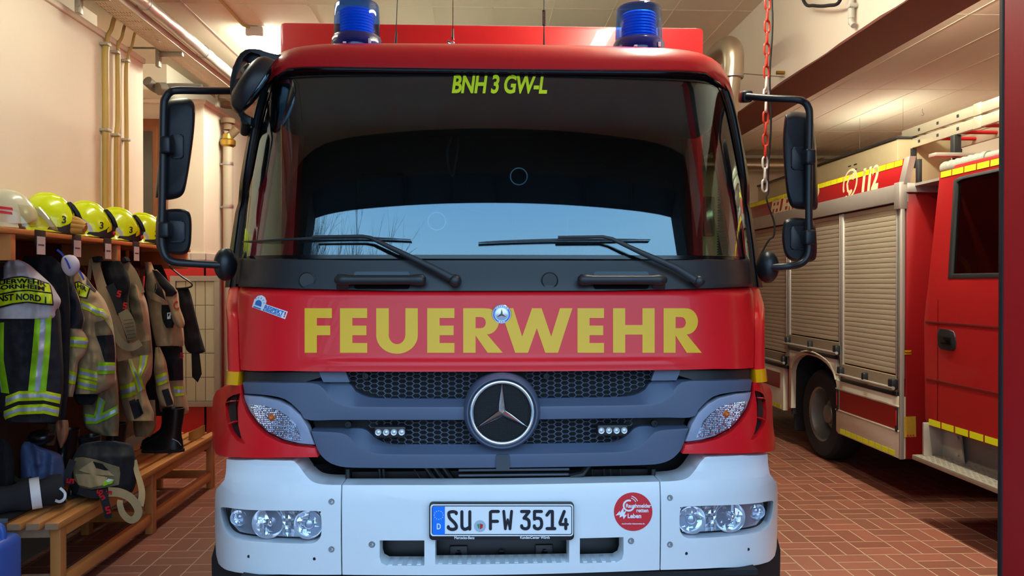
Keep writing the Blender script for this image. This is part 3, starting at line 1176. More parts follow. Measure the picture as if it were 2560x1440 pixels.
# ---- red corner cowls, vents and turn indicators
M_INDGREY = mat('lamp_bezel_lilac_grey', (150, 154, 172), rough=0.35)
M_INDIN = mat('lamp_reflector', (236, 239, 246), rough=0.12, metal=0.65)
M_FACET = mat('prism_reflector', (218, 222, 234), rough=0.08, metal=0.92)
M_BULB = mat('amber_bulb', (220, 110, 40), rough=0.15)
IND = [(608, 989), (650, 993), (695, 1003), (725, 1018), (750, 1040), (768, 1068), (785, 1113), (745, 1108), (705, 1098), (672, 1082), (645, 1058), (625, 1030), (613, 1005)]
COWL_O = [(604, 962), (582, 962), (560, 966), (543, 977), (534, 996), (531, 1030), (531, 1080), (533, 1108), (541, 1130), (560, 1139), (600, 1141.5), (700, 1142), (796, 1141), (788, 1119), (745, 1115), (702, 1105), (667, 1088), (640, 1063), (619, 1033), (608, 1003), (605, 985)]
VENT = [(603, 982), (585, 987), (570, 996), (565.5, 1008), (566, 1035), (571, 1060), (580, 1082), (594, 1100), (612, 1109), (616, 1107), (605, 1090), (598, 1060), (597, 1020)]
for s in (-1, 1):
    def Q(pts, s=s):
        h = half(pts)
        return h if s < 0 else mir(h)
    outl = Q([tuple(p) for p in COWL_O])
    mb = MB().prism(outl, on(-.012), .13, holes=[Q(VENT)], cut=.04, bev=.010, seg=3)
    cw = mb.build('headlamp_cowl', M_RED, T, smooth=50)
    # inner wall of the vent, stepping back into the dark
    V = [Vector(p + (0,)) for p in Q(VENT)]
    mb = MB()
    f0, f1 = on(.035), on(.075)
    n = len(V)
    uu = [p.x for p in V]
    umin, umax = min(uu), max(uu)
    mb.prism([tuple(p[:2]) for p in V], lambda u, z, d: on(.0)(u, z, d) + Vector((0, .02 + .07 * ((u - umin) / (umax - umin) if s > 0 else (umax - u) / (umax - umin)), 0)), .02, cut=.02)
    mb.build('vent_floor', M_RED, cw)
    VO = Q([(588, 988), (570, 996), (565.5, 1008), (566, 1035), (571, 1060), (580, 1082), (594, 1100), (604, 1103), (592, 1080), (585, 1050), (583, 1018)])
    MB().prism(VO, on(.034), .01, cut=.02).build('vent_shade', M_DARK, cw)  # dark plate standing in for the shade deep inside the vent
    mb = MB()
    for (a, b_) in (((567, 1009), (582, 1004)), ((577, 1061), (590, 1055))):
        p, q = Q([a])[0], Q([b_])[0]
        mb.bar(on(.02)(p[0], p[1], 0), on(.02)(q[0], q[1], 0), .035, .004, up=(0, 0, 1))
    build_each(mb, 'vent_fin', M_RED, cw)
    # indicator
    io = Q(IND)
    lamp = MB().prism(io, on(.006), .05, cut=.05, bev=.003).build('turn_indicator', M_INDGREY, T, smooth=50)
    lamp['label'] = 'clear turn indicator with amber bulb in grey bezel'
    inner = Q([(621, 1010), (660, 1015), (695, 1026), (720, 1042), (740, 1062), (758, 1103), (722, 1098), (690, 1090), (664, 1076), (643, 1054), (629, 1032)])
    MB().prism(inner, on(.0035), .006, cut=.05).build('reflector_bowl', M_FACET, lamp, smooth=50)
    mb = MB()
    random.seed(9)
    us = [p[0] for p in inner]; zs = [p[1] for p in inner]
    st_ = .0072
    i0 = int(min(us) / st_) - 1
    for i in range(i0, int(max(us) / st_) + 2):
        for j in range(int(min(zs) / st_) - 1, int(max(zs) / st_) + 2):
            c = ((i + .5) * st_, (j + .5) * st_)
            if not inside(c, inner) or not inside((c[0] - .005, c[1]), inner) or not inside((c[0] + .005, c[1]), inner):
                continue
            h = st_ * .46
            f = on(.003)
            base = [f(c[0] + x * h, c[1] + z * h, 0) for x, z in ((-1, -1), (1, -1), (1, 1), (-1, 1))]
            apex = f(c[0] + random.uniform(-1, 1) * h * .8, c[1] + random.uniform(-.6, 1) * h * .8, -.0028)
            vb = [mb.bm.verts.new(p) for p in base]
            va = mb.bm.verts.new(apex)
            for k in range(4):
                mb._f([vb[k], vb[(k + 1) % 4], va])
            mb._f(list(reversed(vb)))
    mb.build('prism_facets', M_FACET, lamp, smooth=0)
    q = Q([(679, 1043)])[0]
    mb = MB().lathe(on(.0)(q[0], q[1], 0), (0, -1, 0), [(-.01, .014), (.004, .0135), (.006, .011), (.004, .009), (.012, .0075), (.017, .004), (.018, 0)], seg=20)
    mb.build('amber_bulb', M_BULB, lamp)
    mb = MB().prism(io, on(-.016), .003, cut=.05)
    mb.build('lens_cover', G_LENS, lamp, smooth=50)

# ---- white bumper
HL = [(556, 1268), (600, 1273), (660, 1276), (790, 1277.5), (800, 1284), (803.5, 1300), (803.5, 1330), (799, 1346), (786, 1357), (760, 1359), (690, 1357), (620, 1352), (585, 1345), (566, 1330), (556, 1303), (552, 1278)]
HL = rnd(HL, 3)
NOTCH = [tuple(q) for q in spline([(735, 1153), (748, 1166), (765, 1189), (780, 1203), (798, 1209.5), (825, 1212), (853, 1212.5)], 5)]
for s in (-1, 1):
    def Q(pts, s=s):
        h = half(pts)
        return h if s < 0 else mir(h)
    outl = Q([(566, 1148), (640, 1149.5), (727, 1151.5)] + NOTCH + [(853, 1437), (700, 1436), (600, 1432), (562, 1423), (546, 1409), (540, 1385), (537.5, 1330), (537.5, 1240), (541, 1222), (552, 1210), (561, 1199), (564, 1185)])
    mb = MB().prism(outl, on(0), .16, holes=[Q(HL)], cut=.04, bev=.012, seg=3)
    bc = mb.build('bumper_corner', M_WHITE, T, smooth=50)
    mb = MB()
    for px, py in ((829, 1254), (829, 1373)):
        q = Q([(px, py)])[0]
        mb.lathe(on(.004)(q[0], q[1], 0), (0, -1, 0), [(0, .0115), (.006, .0115), (.008, .010), (.008, .006), (.004, .0055), (.004, 0)], seg=18)
    build_each(mb, 'bolt', M_STEEL, bc)
    mb = MB()
    for px, py in ((622, 1391), (786, 1397)):
        q = Q([(px, py)])[0]
        mb.lathe(on(.0015)(q[0], q[1], 0), (0, -1, 0), [(0, .006), (.002, .006), (.0021, 0)], seg=14)
    build_each(mb, 'sensor_hole', M_DARK, bc)
    # headlamp
    hl = Q(HL)
    hd = MB().prism(hl, on(.06), .03, cut=.05).build('headlamp', M_BLACKG, T, smooth=50)
    hd['label'] = 'clear headlamp unit with three reflectors'
    hin = Q([(572, 1274), (600, 1277), (660, 1281), (788, 1283), (797, 1300), (798, 1330), (790, 1346), (760, 1352), (690, 1350), (625, 1345), (590, 1338), (575, 1322), (568, 1290)])
    mb = MB().prism(hin, on(.045), .01, cut=.05)
    mb.build('reflector_plate', mat('lamp_inner_plate', (176, 182, 198), rough=0.22, metal=0.6), hd, smooth=50)
    for (px, py, rr) in ((590, 1301, 20), (664, 1313.5, 39), (766, 1318, 36)):
        q = Q([(px, py)])[0]
        Rr = rr * Yf(q[0], q[1]) / F
        c = on(.05)(q[0], q[1], 0)
        mb = MB()
        mb.lathe(c, (0, -1, 0), [(-.02, Rr * .25), (-.012, Rr * .45), (.0, Rr * .72), (.018, Rr * .93), (.022, Rr), (.018, Rr * 1.03), (0, Rr * 1.04)], seg=36, cap=False)
        # broken up facets inside the bowl
        random.seed(int(px))
        for k in range(46):
            a = random.uniform(0, 2 * math.pi); r1 = Rr * random.uniform(.2, .8)
            w = Rr * random.uniform(.10, .24)
            cc = c + Vector((r1 * math.cos(a), .012 - .022 * (r1 / Rr) ** 2 - .006, r1 * math.sin(a)))
            ax = Vector((random.uniform(-.5, .5), 0, random.uniform(-.2, 1.1)))
            mb.poly([cc + Vector((x * w, x * w * ax.x + z * w * ax.z, z * w * 1.2)) for x, z in ((-1, -1), (1, -1), (1, 1), (-1, 1))])
        mb.build('reflector', M_INDIN, hd, smooth=25, fixn=False)
        if rr != 39:
            MB().ell(c + Vector((0, -.004, 0)), Rr * .42, Rr * .3, Rr * .42, seg=20).build('projector_lens', mat('bulb_glass', (190, 200, 216), rough=0.05, metal=0.6), hd)
        else:
            MB().ell(c + Vector((.01, -.004, 0)), Rr * .2, Rr * .4, Rr * .3, seg=16).build('bulb_shield', M_CHROME, hd)
    # fluted chrome between the middle and inner reflectors
    mb = MB()
    random.seed(3)
    a = Q([(700, 1284)])[0]; b_ = Q([(738, 1349)])[0]
    nn = 5
    for i in range(nn):
        for j in range(7):
            ux0 = a[0] + (b_[0] - a[0]) * i / nn; ux1 = a[0] + (b_[0] - a[0]) * (i + 1) / nn
            zz0 = a[1] + (b_[1] - a[1]) * j / 7; zz1 = a[1] + (b_[1] - a[1]) * (j + 1) / 7
            tl = random.uniform(-.004, .016)
            mb.poly([on(.035 + random.uniform(-.004, .004) + (tl if z == zz1 else 0))(u, z, 0) for u, z in ((ux0, zz0), (ux1, zz0), (ux1, zz1), (ux0, zz1))])
    mb.build('fluted_reflector', M_INDIN, hd, smooth=0, fixn=False)
    mb = MB().prism(Q([(560, 1271), (600, 1275), (660, 1278), (790, 1280), (800, 1300), (800, 1330), (790, 1352), (760, 1356), (690, 1354), (620, 1349), (585, 1341), (568, 1328), (559, 1303), (556, 1282)]), on(.008), .004, cut=.04, bev=.003)
    mb.build('lens_cover', G_LENS, hd, smooth=50)
    # black mud flap behind the bumper end
    q0, q1 = S(536, 1400), S(640, 1439)
    sx = 1 if s > 0 else -1
    pts = [(1.195, .30), (1.20, .60), (1.17, .70), (1.02, .66), (.80, .62), (.80, .30)]
    mb = MB().prism([(sx * u, z) for u, z in pts], lambda u, z, d: Vector((XC + u, 3.16 + .08 * (abs(u) / 1.1) ** 4 + d, z)), .05, bev=.01)
    mb.build('mud_flap', M_RUBBER, T)
# middle section with three openings and a ribbed step
mid = both([(1256, 1212.5), (1000, 1212.5), (856, 1212.5), (856, 1437), (1000, 1438), (1256, 1438)])
hA = half([(949, 1351), (1061, 1351), (1061, 1414), (966, 1414), (953, 1407), (949, 1394)])
hB = half([(1088, 1345), (1256, 1345), (1256, 1411), (1088, 1411)])
cen = [hB[0]] + [(-hB[0][0], hB[0][1]), (-hB[3][0], hB[3][1]), hB[3]]
mb = MB().prism(mid, on(0), .10, holes=[hA, mir(hA), cen], cut=.05, bev=.010, seg=3)
BM = mb.build('bumper_panel', M_WHITE, T, smooth=50)
mb = MB()
for sgn in (-1, 1):
    q = S(930, 1361)
    mb.lathe(on(.004)(q[0] * -sgn, q[1], 0), (0, -1, 0), [(0, .012), (.006, .012), (.008, .010), (.008, .006), (.004, .0055), (.004, 0)], seg=18)
build_each(mb, 'bolt', M_STEEL, BM)
zst = S(1256, 1411)[1]
mb = MB()
u = -.235
for k in range(14):
    mb.box((XC + u - .0085, 2.962, zst - .012), (XC + u + .0085, 3.05, zst + .004), b=.002)
    u += .0345 * 1.045
for sgn in (-1, 1):
    for k in range(5):
        u = sgn * (.318 + .036 * k)
        mb.box((XC + u - .0085, 2.970, zst - .016), (XC + u + .0085, 3.05, zst), b=.002)
build_each(mb, 'step_rib', M_WHITE, BM)
# dark cross member and hardware behind the openings
mb = MB()
mb.box((XC - .55, 3.10, .60), (XC + .55, 3.14, .74), b=.01)
mb.box((XC - .6, 3.16, .70), (XC + .6, 3.2, .98))
for u in (-.17, .17):
    mb.box((XC + u - .035, 3.085, .60), (XC + u + .035, 3.11, .70), b=.004)
mb.build('cross_member', M_BLACKP, T)
mb = MB()
for u in (-.17, 0, .17):
    mb.cyl((XC + u, 3.09, .675), (XC + u, 3.07, .675), .012, seg=6)
build_each(mb, 'cross_member_bolt', M_BLACKG, T)
# engine bay seen through the gap above the bumper
mb = MB()
for k in range(5):
    z = .975 + .021 * k
    mb.box((XC - .17, 3.08, z), (XC + .27, 3.12, z + .010), b=.002)
build_each(mb, 'cooler_louvre', mat('cooler_fins', (92, 96, 104), rough=0.4, metal=0.5), T)
mb = MB()
mb.box((XC - 1.0, 3.30, .62), (XC + 1.0, 3.34, 1.45))
mb.box((XC - 1.0, 3.0, .60), (XC + 1.0, 3.30, .62))
mb.build('engine_bulkhead', M_DARK, T)
mb = MB()
for (px, r) in ((870, .010), (1633, .010)):
    p0, p1 = W(px, 1172, 3.10), W(px, 1214, 3.10)
    mb.cyl(p0, p1, r, seg=12)
for px in (948, 958, 1480, 1510, 1526, 1551):
    p0, p1 = W(px, 1172, 3.12), W(px + 3, 1214, 3.12)
    mb.cyl(p0, p1, .006, seg=8)
mb.tube([W(1035, 1174, 3.12), W(1060, 1212, 3.12)], .003, seg=6)
for k in range(3):
    mb.tube([W(1060 + 22 * k, 1160, 3.16), W(1080 + 22 * k, 1190, 3.14), W(1100 + 22 * k, 1216, 3.14)], .012, seg=10)
mb.tube([W(1470, 1165, 3.1), W(1455, 1185, 3.08), W(1425, 1192, 3.08)], .016, seg=10)
build_each(mb, 'hydraulic_strut', M_BLACKP, T)
mb = MB()
for k in range(8):
    z = W(795, 1165 + 6.5 * k, 3.2).z
    mb.lathe((W(795, 1180, 3.22).x, 3.27, z), (0, 0, 1), [(0, .085), (.005, .092), (.010, .085)], seg=24, cap=False)
mb.build('intake_bellows', M_BLACKP, T)

# number plate
PY = 2.936
def fpl(dy):
    return lambda x, y, d: W(1060 + x / 6.564, 1230 + y / 6.564, PY) + Vector((0, d - dy, 0))
PL = MB().prism(rrect(85, 172, 2462, 790, 60), fpl(0), .014, bev=.002).build('number_plate', M_BLACKP, T)
PL['label'] = 'white number plate SU FW 3514 in a black frame'
MB().prism(rrect(106, 200, 2448, 722, 48), fpl(.002), .003).build('plate_sheet', M_STICKW, PL)
mb = MB()
O_, I_ = rrect(128, 220, 2430, 700, 40), rrect(140, 232, 2418, 688, 30)
mb.prism(O_, fpl(.003), .002, holes=[I_])
def glyph(pts, w=50, closed=False):
    mb.stroke(pts, w, fpl(.0035), .0025, seg=10, closed=closed)
glyph(spline([(530, 352), (525, 330), (470, 318), (412, 335), (410, 385), (430, 430), (500, 500), (530, 550), (525, 590), (470, 610), (405, 590), (400, 565)], 4))
glyph([(622, 320), (622, 530)] + spline([(622, 530), (628, 575), (660, 605), (700, 600), (752, 570)], 4)); glyph([(752, 320), (752, 605)])
glyph([(1090, 600), (1090, 330), (1110, 315), (1220, 315)]); glyph([(1090, 477), (1205, 477)])
glyph([(1308, 312), (1335, 598)], 46); glyph([(1437, 312), (1410, 598)], 46); glyph([(1335, 598), (1373, 445), (1410, 598)], 34)
glyph([(1600, 315), (1725, 315), (1640, 425), (1675, 430)] + spline([(1675, 430), (1715, 460), (1725, 515), (1715, 575), (1665, 600), (1610, 580), (1602, 550)], 4))
glyph([(1925, 315), (1812, 315), (1812, 440)] + spline([(1812, 440), (1850, 425), (1910, 440), (1930, 510), (1915, 575), (1865, 600), (1815, 580), (1810, 550)], 4))
glyph([(2015, 375), (2060, 315), (2105, 315), (2105, 595)]); glyph([(2018, 595), (2145, 595)])
glyph([(2300, 315), (2230, 495), (2238, 528), (2350, 528)]); glyph([(2325, 445), (2325, 598)])
mb.build('plate_characters', M_BLACKPR, PL)
MB().prism([(140, 236), (343, 236), (343, 696), (160, 696), (140, 680)], fpl(.0032), .002).build('euro_band', mat('euro_blue', (0, 120, 238), rough=0.4), PL)
mb = MB()
for k in range(12):
    a = 2 * math.pi * k / 12
    cx, cy = 243 + 73 * math.cos(a), 375 + 70 * math.sin(a)
    mb.prism([(cx + (10 if i % 2 else 4.5) * math.sin(math.pi * i / 5), cy + (10 if i % 2 else 4.5) * math.cos(math.pi * i / 5)) for i in range(10)], fpl(.0042), .001)
mb.stroke([(218, 520), (218, 600), (245, 600), (268, 580), (268, 540), (245, 520), (218, 520)], 16, fpl(.0042), .001)
mb.build('euro_stars', M_STICKW, PL)
MB().prism(circle(918, 555, 96, 32), fpl(.0036), .001).build('registration_seal', mat('seal_silver', (168, 186, 198), rough=0.35), PL)
mb = MB()
mb.prism([(870, 525), (912, 515), (912, 605), (885, 580)], fpl(.0042), .001)
mb.build('seal_green_field', mat('seal_green', (40, 150, 100), rough=0.4), PL)
mb = MB()
mb.prism([(918, 515), (968, 525), (962, 580), (918, 608)], fpl(.0042), .001)
mb.build('seal_red_field', M_REDPR, PL)
mb = MB()
mb.text('Mercedes-Benz', 62, lambda u, v, d: fpl(.001)(662 + u, 752 - v, d), .001, sx=.86, bold=.02)
mb.text('KundenCenter Wörth', 62, lambda u, v, d: fpl(.001)(1820 + u, 748 - v, d), .001, sx=.86, bold=.02)
mb.build('dealer_print', M_STICKW, PL)

# round red smoke-alarm sticker
def frs(off):
    return onpx(off)
RS = MB().prism(circle(1583, 1279.5, 48, 40), frs(-.002), .003, cut=24).build('smoke_alarm_sticker', M_REDPR, BM)
RS['label'] = 'round red smoke alarm sticker with white print'
mb = MB()
fr_ = frs(-.0035)
mb.stroke([(1572 + 13 * math.cos(math.radians(a)), 1264 + 13 * math.sin(math.radians(a))) for a in range(0, 300, 15)], 4.2, fr_, .002)
for r in (17, 22):
    mb.stroke([(1574 + r * math.cos(math.radians(a)), 1262 + r * math.sin(math.radians(a))) for a in range(-75, -20, 12)], 1.8, fr_, .002)
mb.prism([(1539, 1289), (1550, 1277), (1550, 1283), (1559, 1268), (1559, 1281), (1566, 1276), (1561, 1288), (1567, 1287), (1559, 1298), (1557, 1290), (1549, 1294), (1550, 1287)], fr_, .002)
mb.text('Rauchmelder', 13.5, lambda u, v, d: fr_(1596 + u, 1265 - v, d), .002, sx=.88, bold=.025)
mb.text('retten', 13.5, lambda u, v, d: fr_(1606 + u, 1276.5 - v, d), .002, sx=.9, bold=.025)
mb.text('Leben', 15, lambda u, v, d: fr_(1586 + u, 1290.5 - v, d), .002, sx=.95, bold=.03)
mb.text('rauchmelder-lebensretter.de', 5.2, lambda u, v, d: fr_(1583 + u, 1309.5 - v, d), .002, sx=.95, bold=.015)
mb.build('sticker_print', M_STICKW, RS)

# ---- black cowl under the windscreen, windscreen, pillars, roof
cowl = both([(1256, 651), (900, 651), (640, 648), (590, 644), (578, 656), (577, 706), (597, 716), (640, 717.5), (760, 722), (1000, 727), (1256, 728.5)])
CW = MB().prism(cowl, on(-.005), .06, cut=(.05, .03), bev=.004).build('wiper_cowl', M_BLACKP, T, smooth=50)
for px in (768, 1374):
    c = onpx(-.007)(px, 701, 0)
    o = MB().lathe(c, (0, -1, 0), [(0, .034), (.006, .034), (.008, .031), (.005, .029), (.005, 0)], seg=30).build('tow_cap', M_BLACKP, CW)
for s in (-1, 1):
    sg = 1 if s < 0 else -1
    x0, x1 = (833, 1069) if s < 0 else (1440, 1671)
    p0, p1 = onpx(-.035)(x0 + 6, 700, 0), onpx(-.035)(x1 - 6, 700, 0)
    n = 14
    hb = MB()
    pts, rad = [], []
    for k in range(n + 1):
        t = k / n
        q = onpx(-.04)(x0 + 12 + (x1 - x0 - 24) * t, 699.5, 0)
        pts.append(q); rad.append(.019 if .14 < t < .86 else .0225)
    pts = [pts[0] + (pts[0] - pts[1]) * .5] + pts + [pts[-1] + (pts[-1] - pts[-2]) * .5]
    rad = [.010] + rad + [.010]
    hb.tube(pts, rad, seg=14)
    for xx in (x0 + 18, x1 - 18):
        a = onpx(-.04)(xx, 701, 0); b_ = onpx(.01)(xx, 703, 0)
        hb.bar(a, b_, .035, .03, bev=.006)
    if s < 0:
        hb.bar(onpx(-.03)(x0 + 24, 706, 0), onpx(.0)(x0 + 24, 722, 0), .05, .02, bev=.004)
    else:
        hb.bar(onpx(-.03)(x1 - 24, 706, 0), onpx(.0)(x1 - 24, 722, 0), .05, .02, bev=.004)
    o = hb.build('grab_handle', M_BLACKP, CW, smooth=50)
    xa, xb = (885, 1024) if s < 0 else (1484, 1622)
    MB().prism(rrect(xa, 679, xb, 722, 7), onpx(-.009), .006, cut=25).build('handle_recess', M_BLACKG, CW)
# windscreen
EDGE = [S(x, y) for x, y in ((597, 654), (600, 620), (604, 590), (613, 520), (625, 440), (638, 360), (655, 275), (672, 218), (690, 190))]
EDGE = sorted([(z, -u) for u, z in EDGE])
ZB, ZT = EDGE[0][0], EDGE[-1][0]
def ub(z):
    return lerp_tab(EDGE, z)
def sheet(zs, ncol, off, inset=0.0):
    return [[Vector((XC + t * (ub(z) - inset), Yf(t * (ub(z) - inset), z) + off, z)) for t in [-1 + 2 * k / ncol for k in range(ncol + 1)]] for z in zs]
zs = [ZB + (ZT - ZB) * k / 30 for k in range(31)]
def loft_sheet(mb, rows, d):
    fr = [[mb.bm.verts.new(p) for p in r] for r in rows]
    bk = [[mb.bm.verts.new(p + Vector((0, d, 0))) for p in r] for r in rows]
    n, m = len(rows), len(rows[0])
    for i in range(n - 1):
        for j in range(m - 1):
            mb._f([fr[i][j], fr[i][j + 1], fr[i + 1][j + 1], fr[i + 1][j]])
            mb._f([bk[i][j + 1], bk[i][j], bk[i + 1][j], bk[i + 1][j + 1]])
    loop = [(i, 0) for i in range(n)] + [(n - 1, j) for j in range(1, m)] + [(i, m - 1) for i in range(n - 2, -1, -1)] + [(0, j) for j in range(m - 2, 0, -1)]
    for k in range(len(loop)):
        a, b_ = loop[k], loop[(k + 1) % len(loop)]
        mb._f([fr[a[0]][a[1]], fr[b_[0]][b_[1]], bk[b_[0]][b_[1]], bk[a[0]][a[1]]])
mb = MB()
loft_sheet(mb, sheet(zs, 48, 0.0), .005)
WS = mb.build('windscreen', G_SCREEN, T, smooth=40)
# rubber and painted rim all round
def rim_sheet(off, d, w_in, zlo, zhi, name, m):
    mb = MB()
    n = 40
    outer, inner = [], []
    us = [(-ub(zlo), zlo)]
    path = [(-1, zlo + (zhi - zlo) * k / 24) for k in range(25)]
    O, I = [], []
    for k in range(25):
        z = zlo + (zhi - zlo) * k / 24
        O.append((-ub(z) - .004, z)); I.append((-ub(z) + w_in, min(max(z, zlo + w_in * .6), zhi - w_in * 1.2)))
    for k in range(1, 41):
        t = -1 + 2 * k / 40
        O.append((t * (ub(zhi) + .004), zhi + .004)); I.append((t * (ub(zhi) - w_in), zhi - w_in * 1.2))
    for k in range(1, 25):
        z = zhi + (zlo - zhi) * k / 24
        O.append((ub(z) + .004, z)); I.append((ub(z) - w_in, min(max(z, zlo + w_in * .6), zhi - w_in * 1.2)))
    for k in range(1, 40):
        t = 1 - 2 * k / 40
        O.append((t * (ub(zlo) + .004), zlo - .004)); I.append((t * (ub(zlo) - w_in), zlo + w_in * .6))
    f = on(off)
    a = [[f(u, z, 0) for u, z in O], [f(u, z, 0) for u, z in I], [f(u, z, d) for u, z in I], [f(u, z, d) for u, z in O]]
    rows = list(zip(*a))
    mb.rings([list(r) for r in rows] + [list(rows[0])], closed=True, cap=False)
    return mb.build(name, m, WS, smooth=40)
rim_sheet(-.003, .012, .020, ZB, ZT, 'screen_rim', M_BLACKG)
MB().text('BNH 3 GW-L', 62, lambda u, v, d: onpx(-.003)(1247 + u, 213 - v + .006 * u, d), .002, sx=.70, shear=.18, bold=.03, space=.95).build('callsign', M_NEON, WS)['label'] = 'neon yellow call sign BNH 3 GW-L'
mb = MB()
for (px, py, r) in ((1092, 553, 22), (1297, 441, 21)):
    mb.stroke([(px + r * math.cos(2 * math.pi * k / 24), py + r * math.sin(2 * math.pi * k / 24)) for k in range(24)], 2.6, onpx(.007), .003, closed=True)
mb.build('suction_mount', mat('clear_suction_ring', (120, 150, 175), rough=0.3), WS)
# A pillars
for s in (-1, 1):
    mb = MB()
    rows = []
    for k in range(25):
        z = 1.72 + (2.70 - 1.72) * k / 24
        u0 = ub(max(min(z, ZT), ZB)) + .003
        w = .050 + .016 * (1 - k / 24)
        y0 = Yf(u0, z)
        pts = [(u0, y0 - .002), (u0 + .014, y0 + .004), (u0 + .016, y0 + .018), (u0 + .026, y0 + .018), (u0 + .03, y0 + .006), (u0 + w, y0 + .05), (u0 + w + .012, y0 + .16), (u0 + w + .010, y0 + .22), (u0 - .02, y0 + .20), (u0 - .03, y0 + .06)]
        rows.append([Vector((XC + (x if s > 0 else -x), y, z)) for x, y in pts])
    mb.rings(rows)
    mb.build('windscreen_pillar', M_BLACKP, T, smooth=40)
# roof
def lip(a):
    return .022 * (a / 1.0) ** 2 - .09 * max(0, a - .92) / .2
mb = MB()
rows = []
RP = [(2.654 + (z - 2.632) * .90, y) for z, y in [(2.632, 0.0), (2.655, -.012), (2.70, -.004), (2.745, .016), (2.782, .052), (2.81, .11), (2.832, .21), (2.846, .36), (2.855, .60), (2.858, .95)]]
n = 44
for k in range(n + 1):
    u = -1.13 + 2.26 * k / n
    a = abs(u)
    drop = .0 if a < .70 else .055 * ((a - .70) / .43) ** 2 + (0.10 * ((a - .98) / .15) ** 2 if a > .98 else 0)
    row = []
    for z, dy in RP:
        f = (z - 2.654) / .2034
        zz = z - drop * f + lip(a) * (1 - f)
        row.append(Vector((XC + u, 3.40 + Dcab(min(a, 1.13)) * (1 - .25 * f) + dy, zz)))
    row.append(row[-1] + Vector((0, 0, -.05)))
    row.append(Vector((row[0].x, row[0].y + .08, row[0].z + .01)))
    rows.append(row)
mb.rings(rows)
ROOF = mb.build('cab_roof', M_REDR, T, smooth=40)
MB().tube([Vector((XC + u, 3.395 + Dcab(u), 2.662 + lip(abs(u)))) for u in [-1.07 + 2.14 * k / 30 for k in range(31)]], .009, seg=8).build('roof_gasket', M_BLACKG, ROOF)

# cab body behind: sides with door windows, floor, back, dark lining
for s in (-1, 1):
    def X(u):
        return XC + s * u
    mb = MB()
    ys0, ys1 = 3.42, 4.42
    outer = [(3.50, 1.02), (3.52, 1.40), (3.58, 1.74), (3.80, 2.40), (3.90, 2.76), (4.42, 2.80), (4.42, 1.02)]
    hole = [(3.66, 1.86), (3.84, 2.40), (3.90, 2.60), (4.24, 2.62), (4.27, 2.58), (4.27, 1.80), (3.70, 1.80)]
    def fs(y, z, d):
        return Vector((X(1.155 - .055 * max(0, (z - 1.75)) - d), y, z))
    mb.prism(outer, fs, .05, holes=[hole], cut=.15)
    dr = mb.build('cab_door', M_RED, T, smooth=40)
    def fs2(y, z, d):
        return Vector((X(1.135 - .055 * max(0, (z - 1.75)) - d), y, z))
    MB().prism(hole, fs2, .004).build('door_glass', G_DOOR, dr)
    mb = MB()
    mb.prism([(3.55, 1.10), (3.55, 1.84), (3.62, 1.84), (4.3, 1.78), (4.40, 1.78), (4.40, 1.10)], lambda y, z, d: Vector((X(1.10 - .055 * max(0, z - 1.75) - d), y, z)), .02)
    mb.build('door_lining', M_INT, dr)
mb = MB()
mb.box((XC - 1.10, 4.38, 1.0), (XC + 1.10, 4.44, 2.80))
mb.box((XC - 1.10, 3.35, 1.0), (XC + 1.10, 4.44, 1.06))
mb.box((XC - 1.00, 3.62, 2.70), (XC + 1.00, 4.40, 2.76))
mb.build('cab_lining', M_INT, T)
mb = MB()
mb.box((XC - 1.0, 3.56, 2.44), (XC + 1.0, 3.80, 2.74), b=.05, seg=3)
mb.build('header_shelf', M_INT, T)
mb = MB()
rows = []
for k in range(25):
    u = -1.08 + 2.16 * k / 24
    y0 = Yf(u, 1.80) + .03
    rows.append([Vector((XC + u, y, z)) for y, z in ((y0, 1.76), (y0 + .02, 1.795), (y0 + .14, 1.82), (y0 + .20, 1.81), (y0 + .24, 1.70), (y0 + .22, 1.30), (y0, 1.30))])
mb.rings(rows)
mb.build('dashboard', M_INT, T, smooth=40)
mb = MB()
wc = Vector((XC + .62, 3.68, 1.82))
ring = []
for k in range(28):
    a = 2 * math.pi * k / 28
    ring.append(wc + Vector((math.cos(a) * .215, math.sin(a) * .15, math.sin(a) * .16)))
mb.tube(ring, .014, seg=10, closed=True)
for a in (20, 160, 270):
    a = math.radians(a)
    mb.tube([wc, wc + Vector((math.cos(a) * .215, math.sin(a) * .15, math.sin(a) * .16))], .016, seg=8)
mb.ell(wc, .06, .04, .05)
mb.tube([wc, wc + Vector((0, -.14, -.2))], .03, seg=10)
mb.build('steering_wheel', M_INT, T)
for u in (-.62, .62, -.12):
    mb = MB()
    mb.box((XC + u - .22, 3.86, 1.40), (XC + u + .22, 4.34, 1.56), b=.05, seg=3)
    mb.box((XC + u - .22, 4.20, 1.52), (XC + u + .22, 4.34, 2.14), b=.05, seg=3)
    mb.box((XC + u - .13, 4.22, 2.14), (XC + u + .13, 4.32, 2.34), b=.04, seg=3)
    mb.build('cab_seat', M_INT2, T)
mb = MB()
rr_ = random.Random(2)
mb.tube(spline([W(1138, 322, 3.75), W(1118, 380, 3.75), W(1130, 440, 3.75), W(1143, 380, 3.75), W(1146, 322, 3.75)], 8), .006, seg=6)
mb.build('radio_cord', M_INT, T)

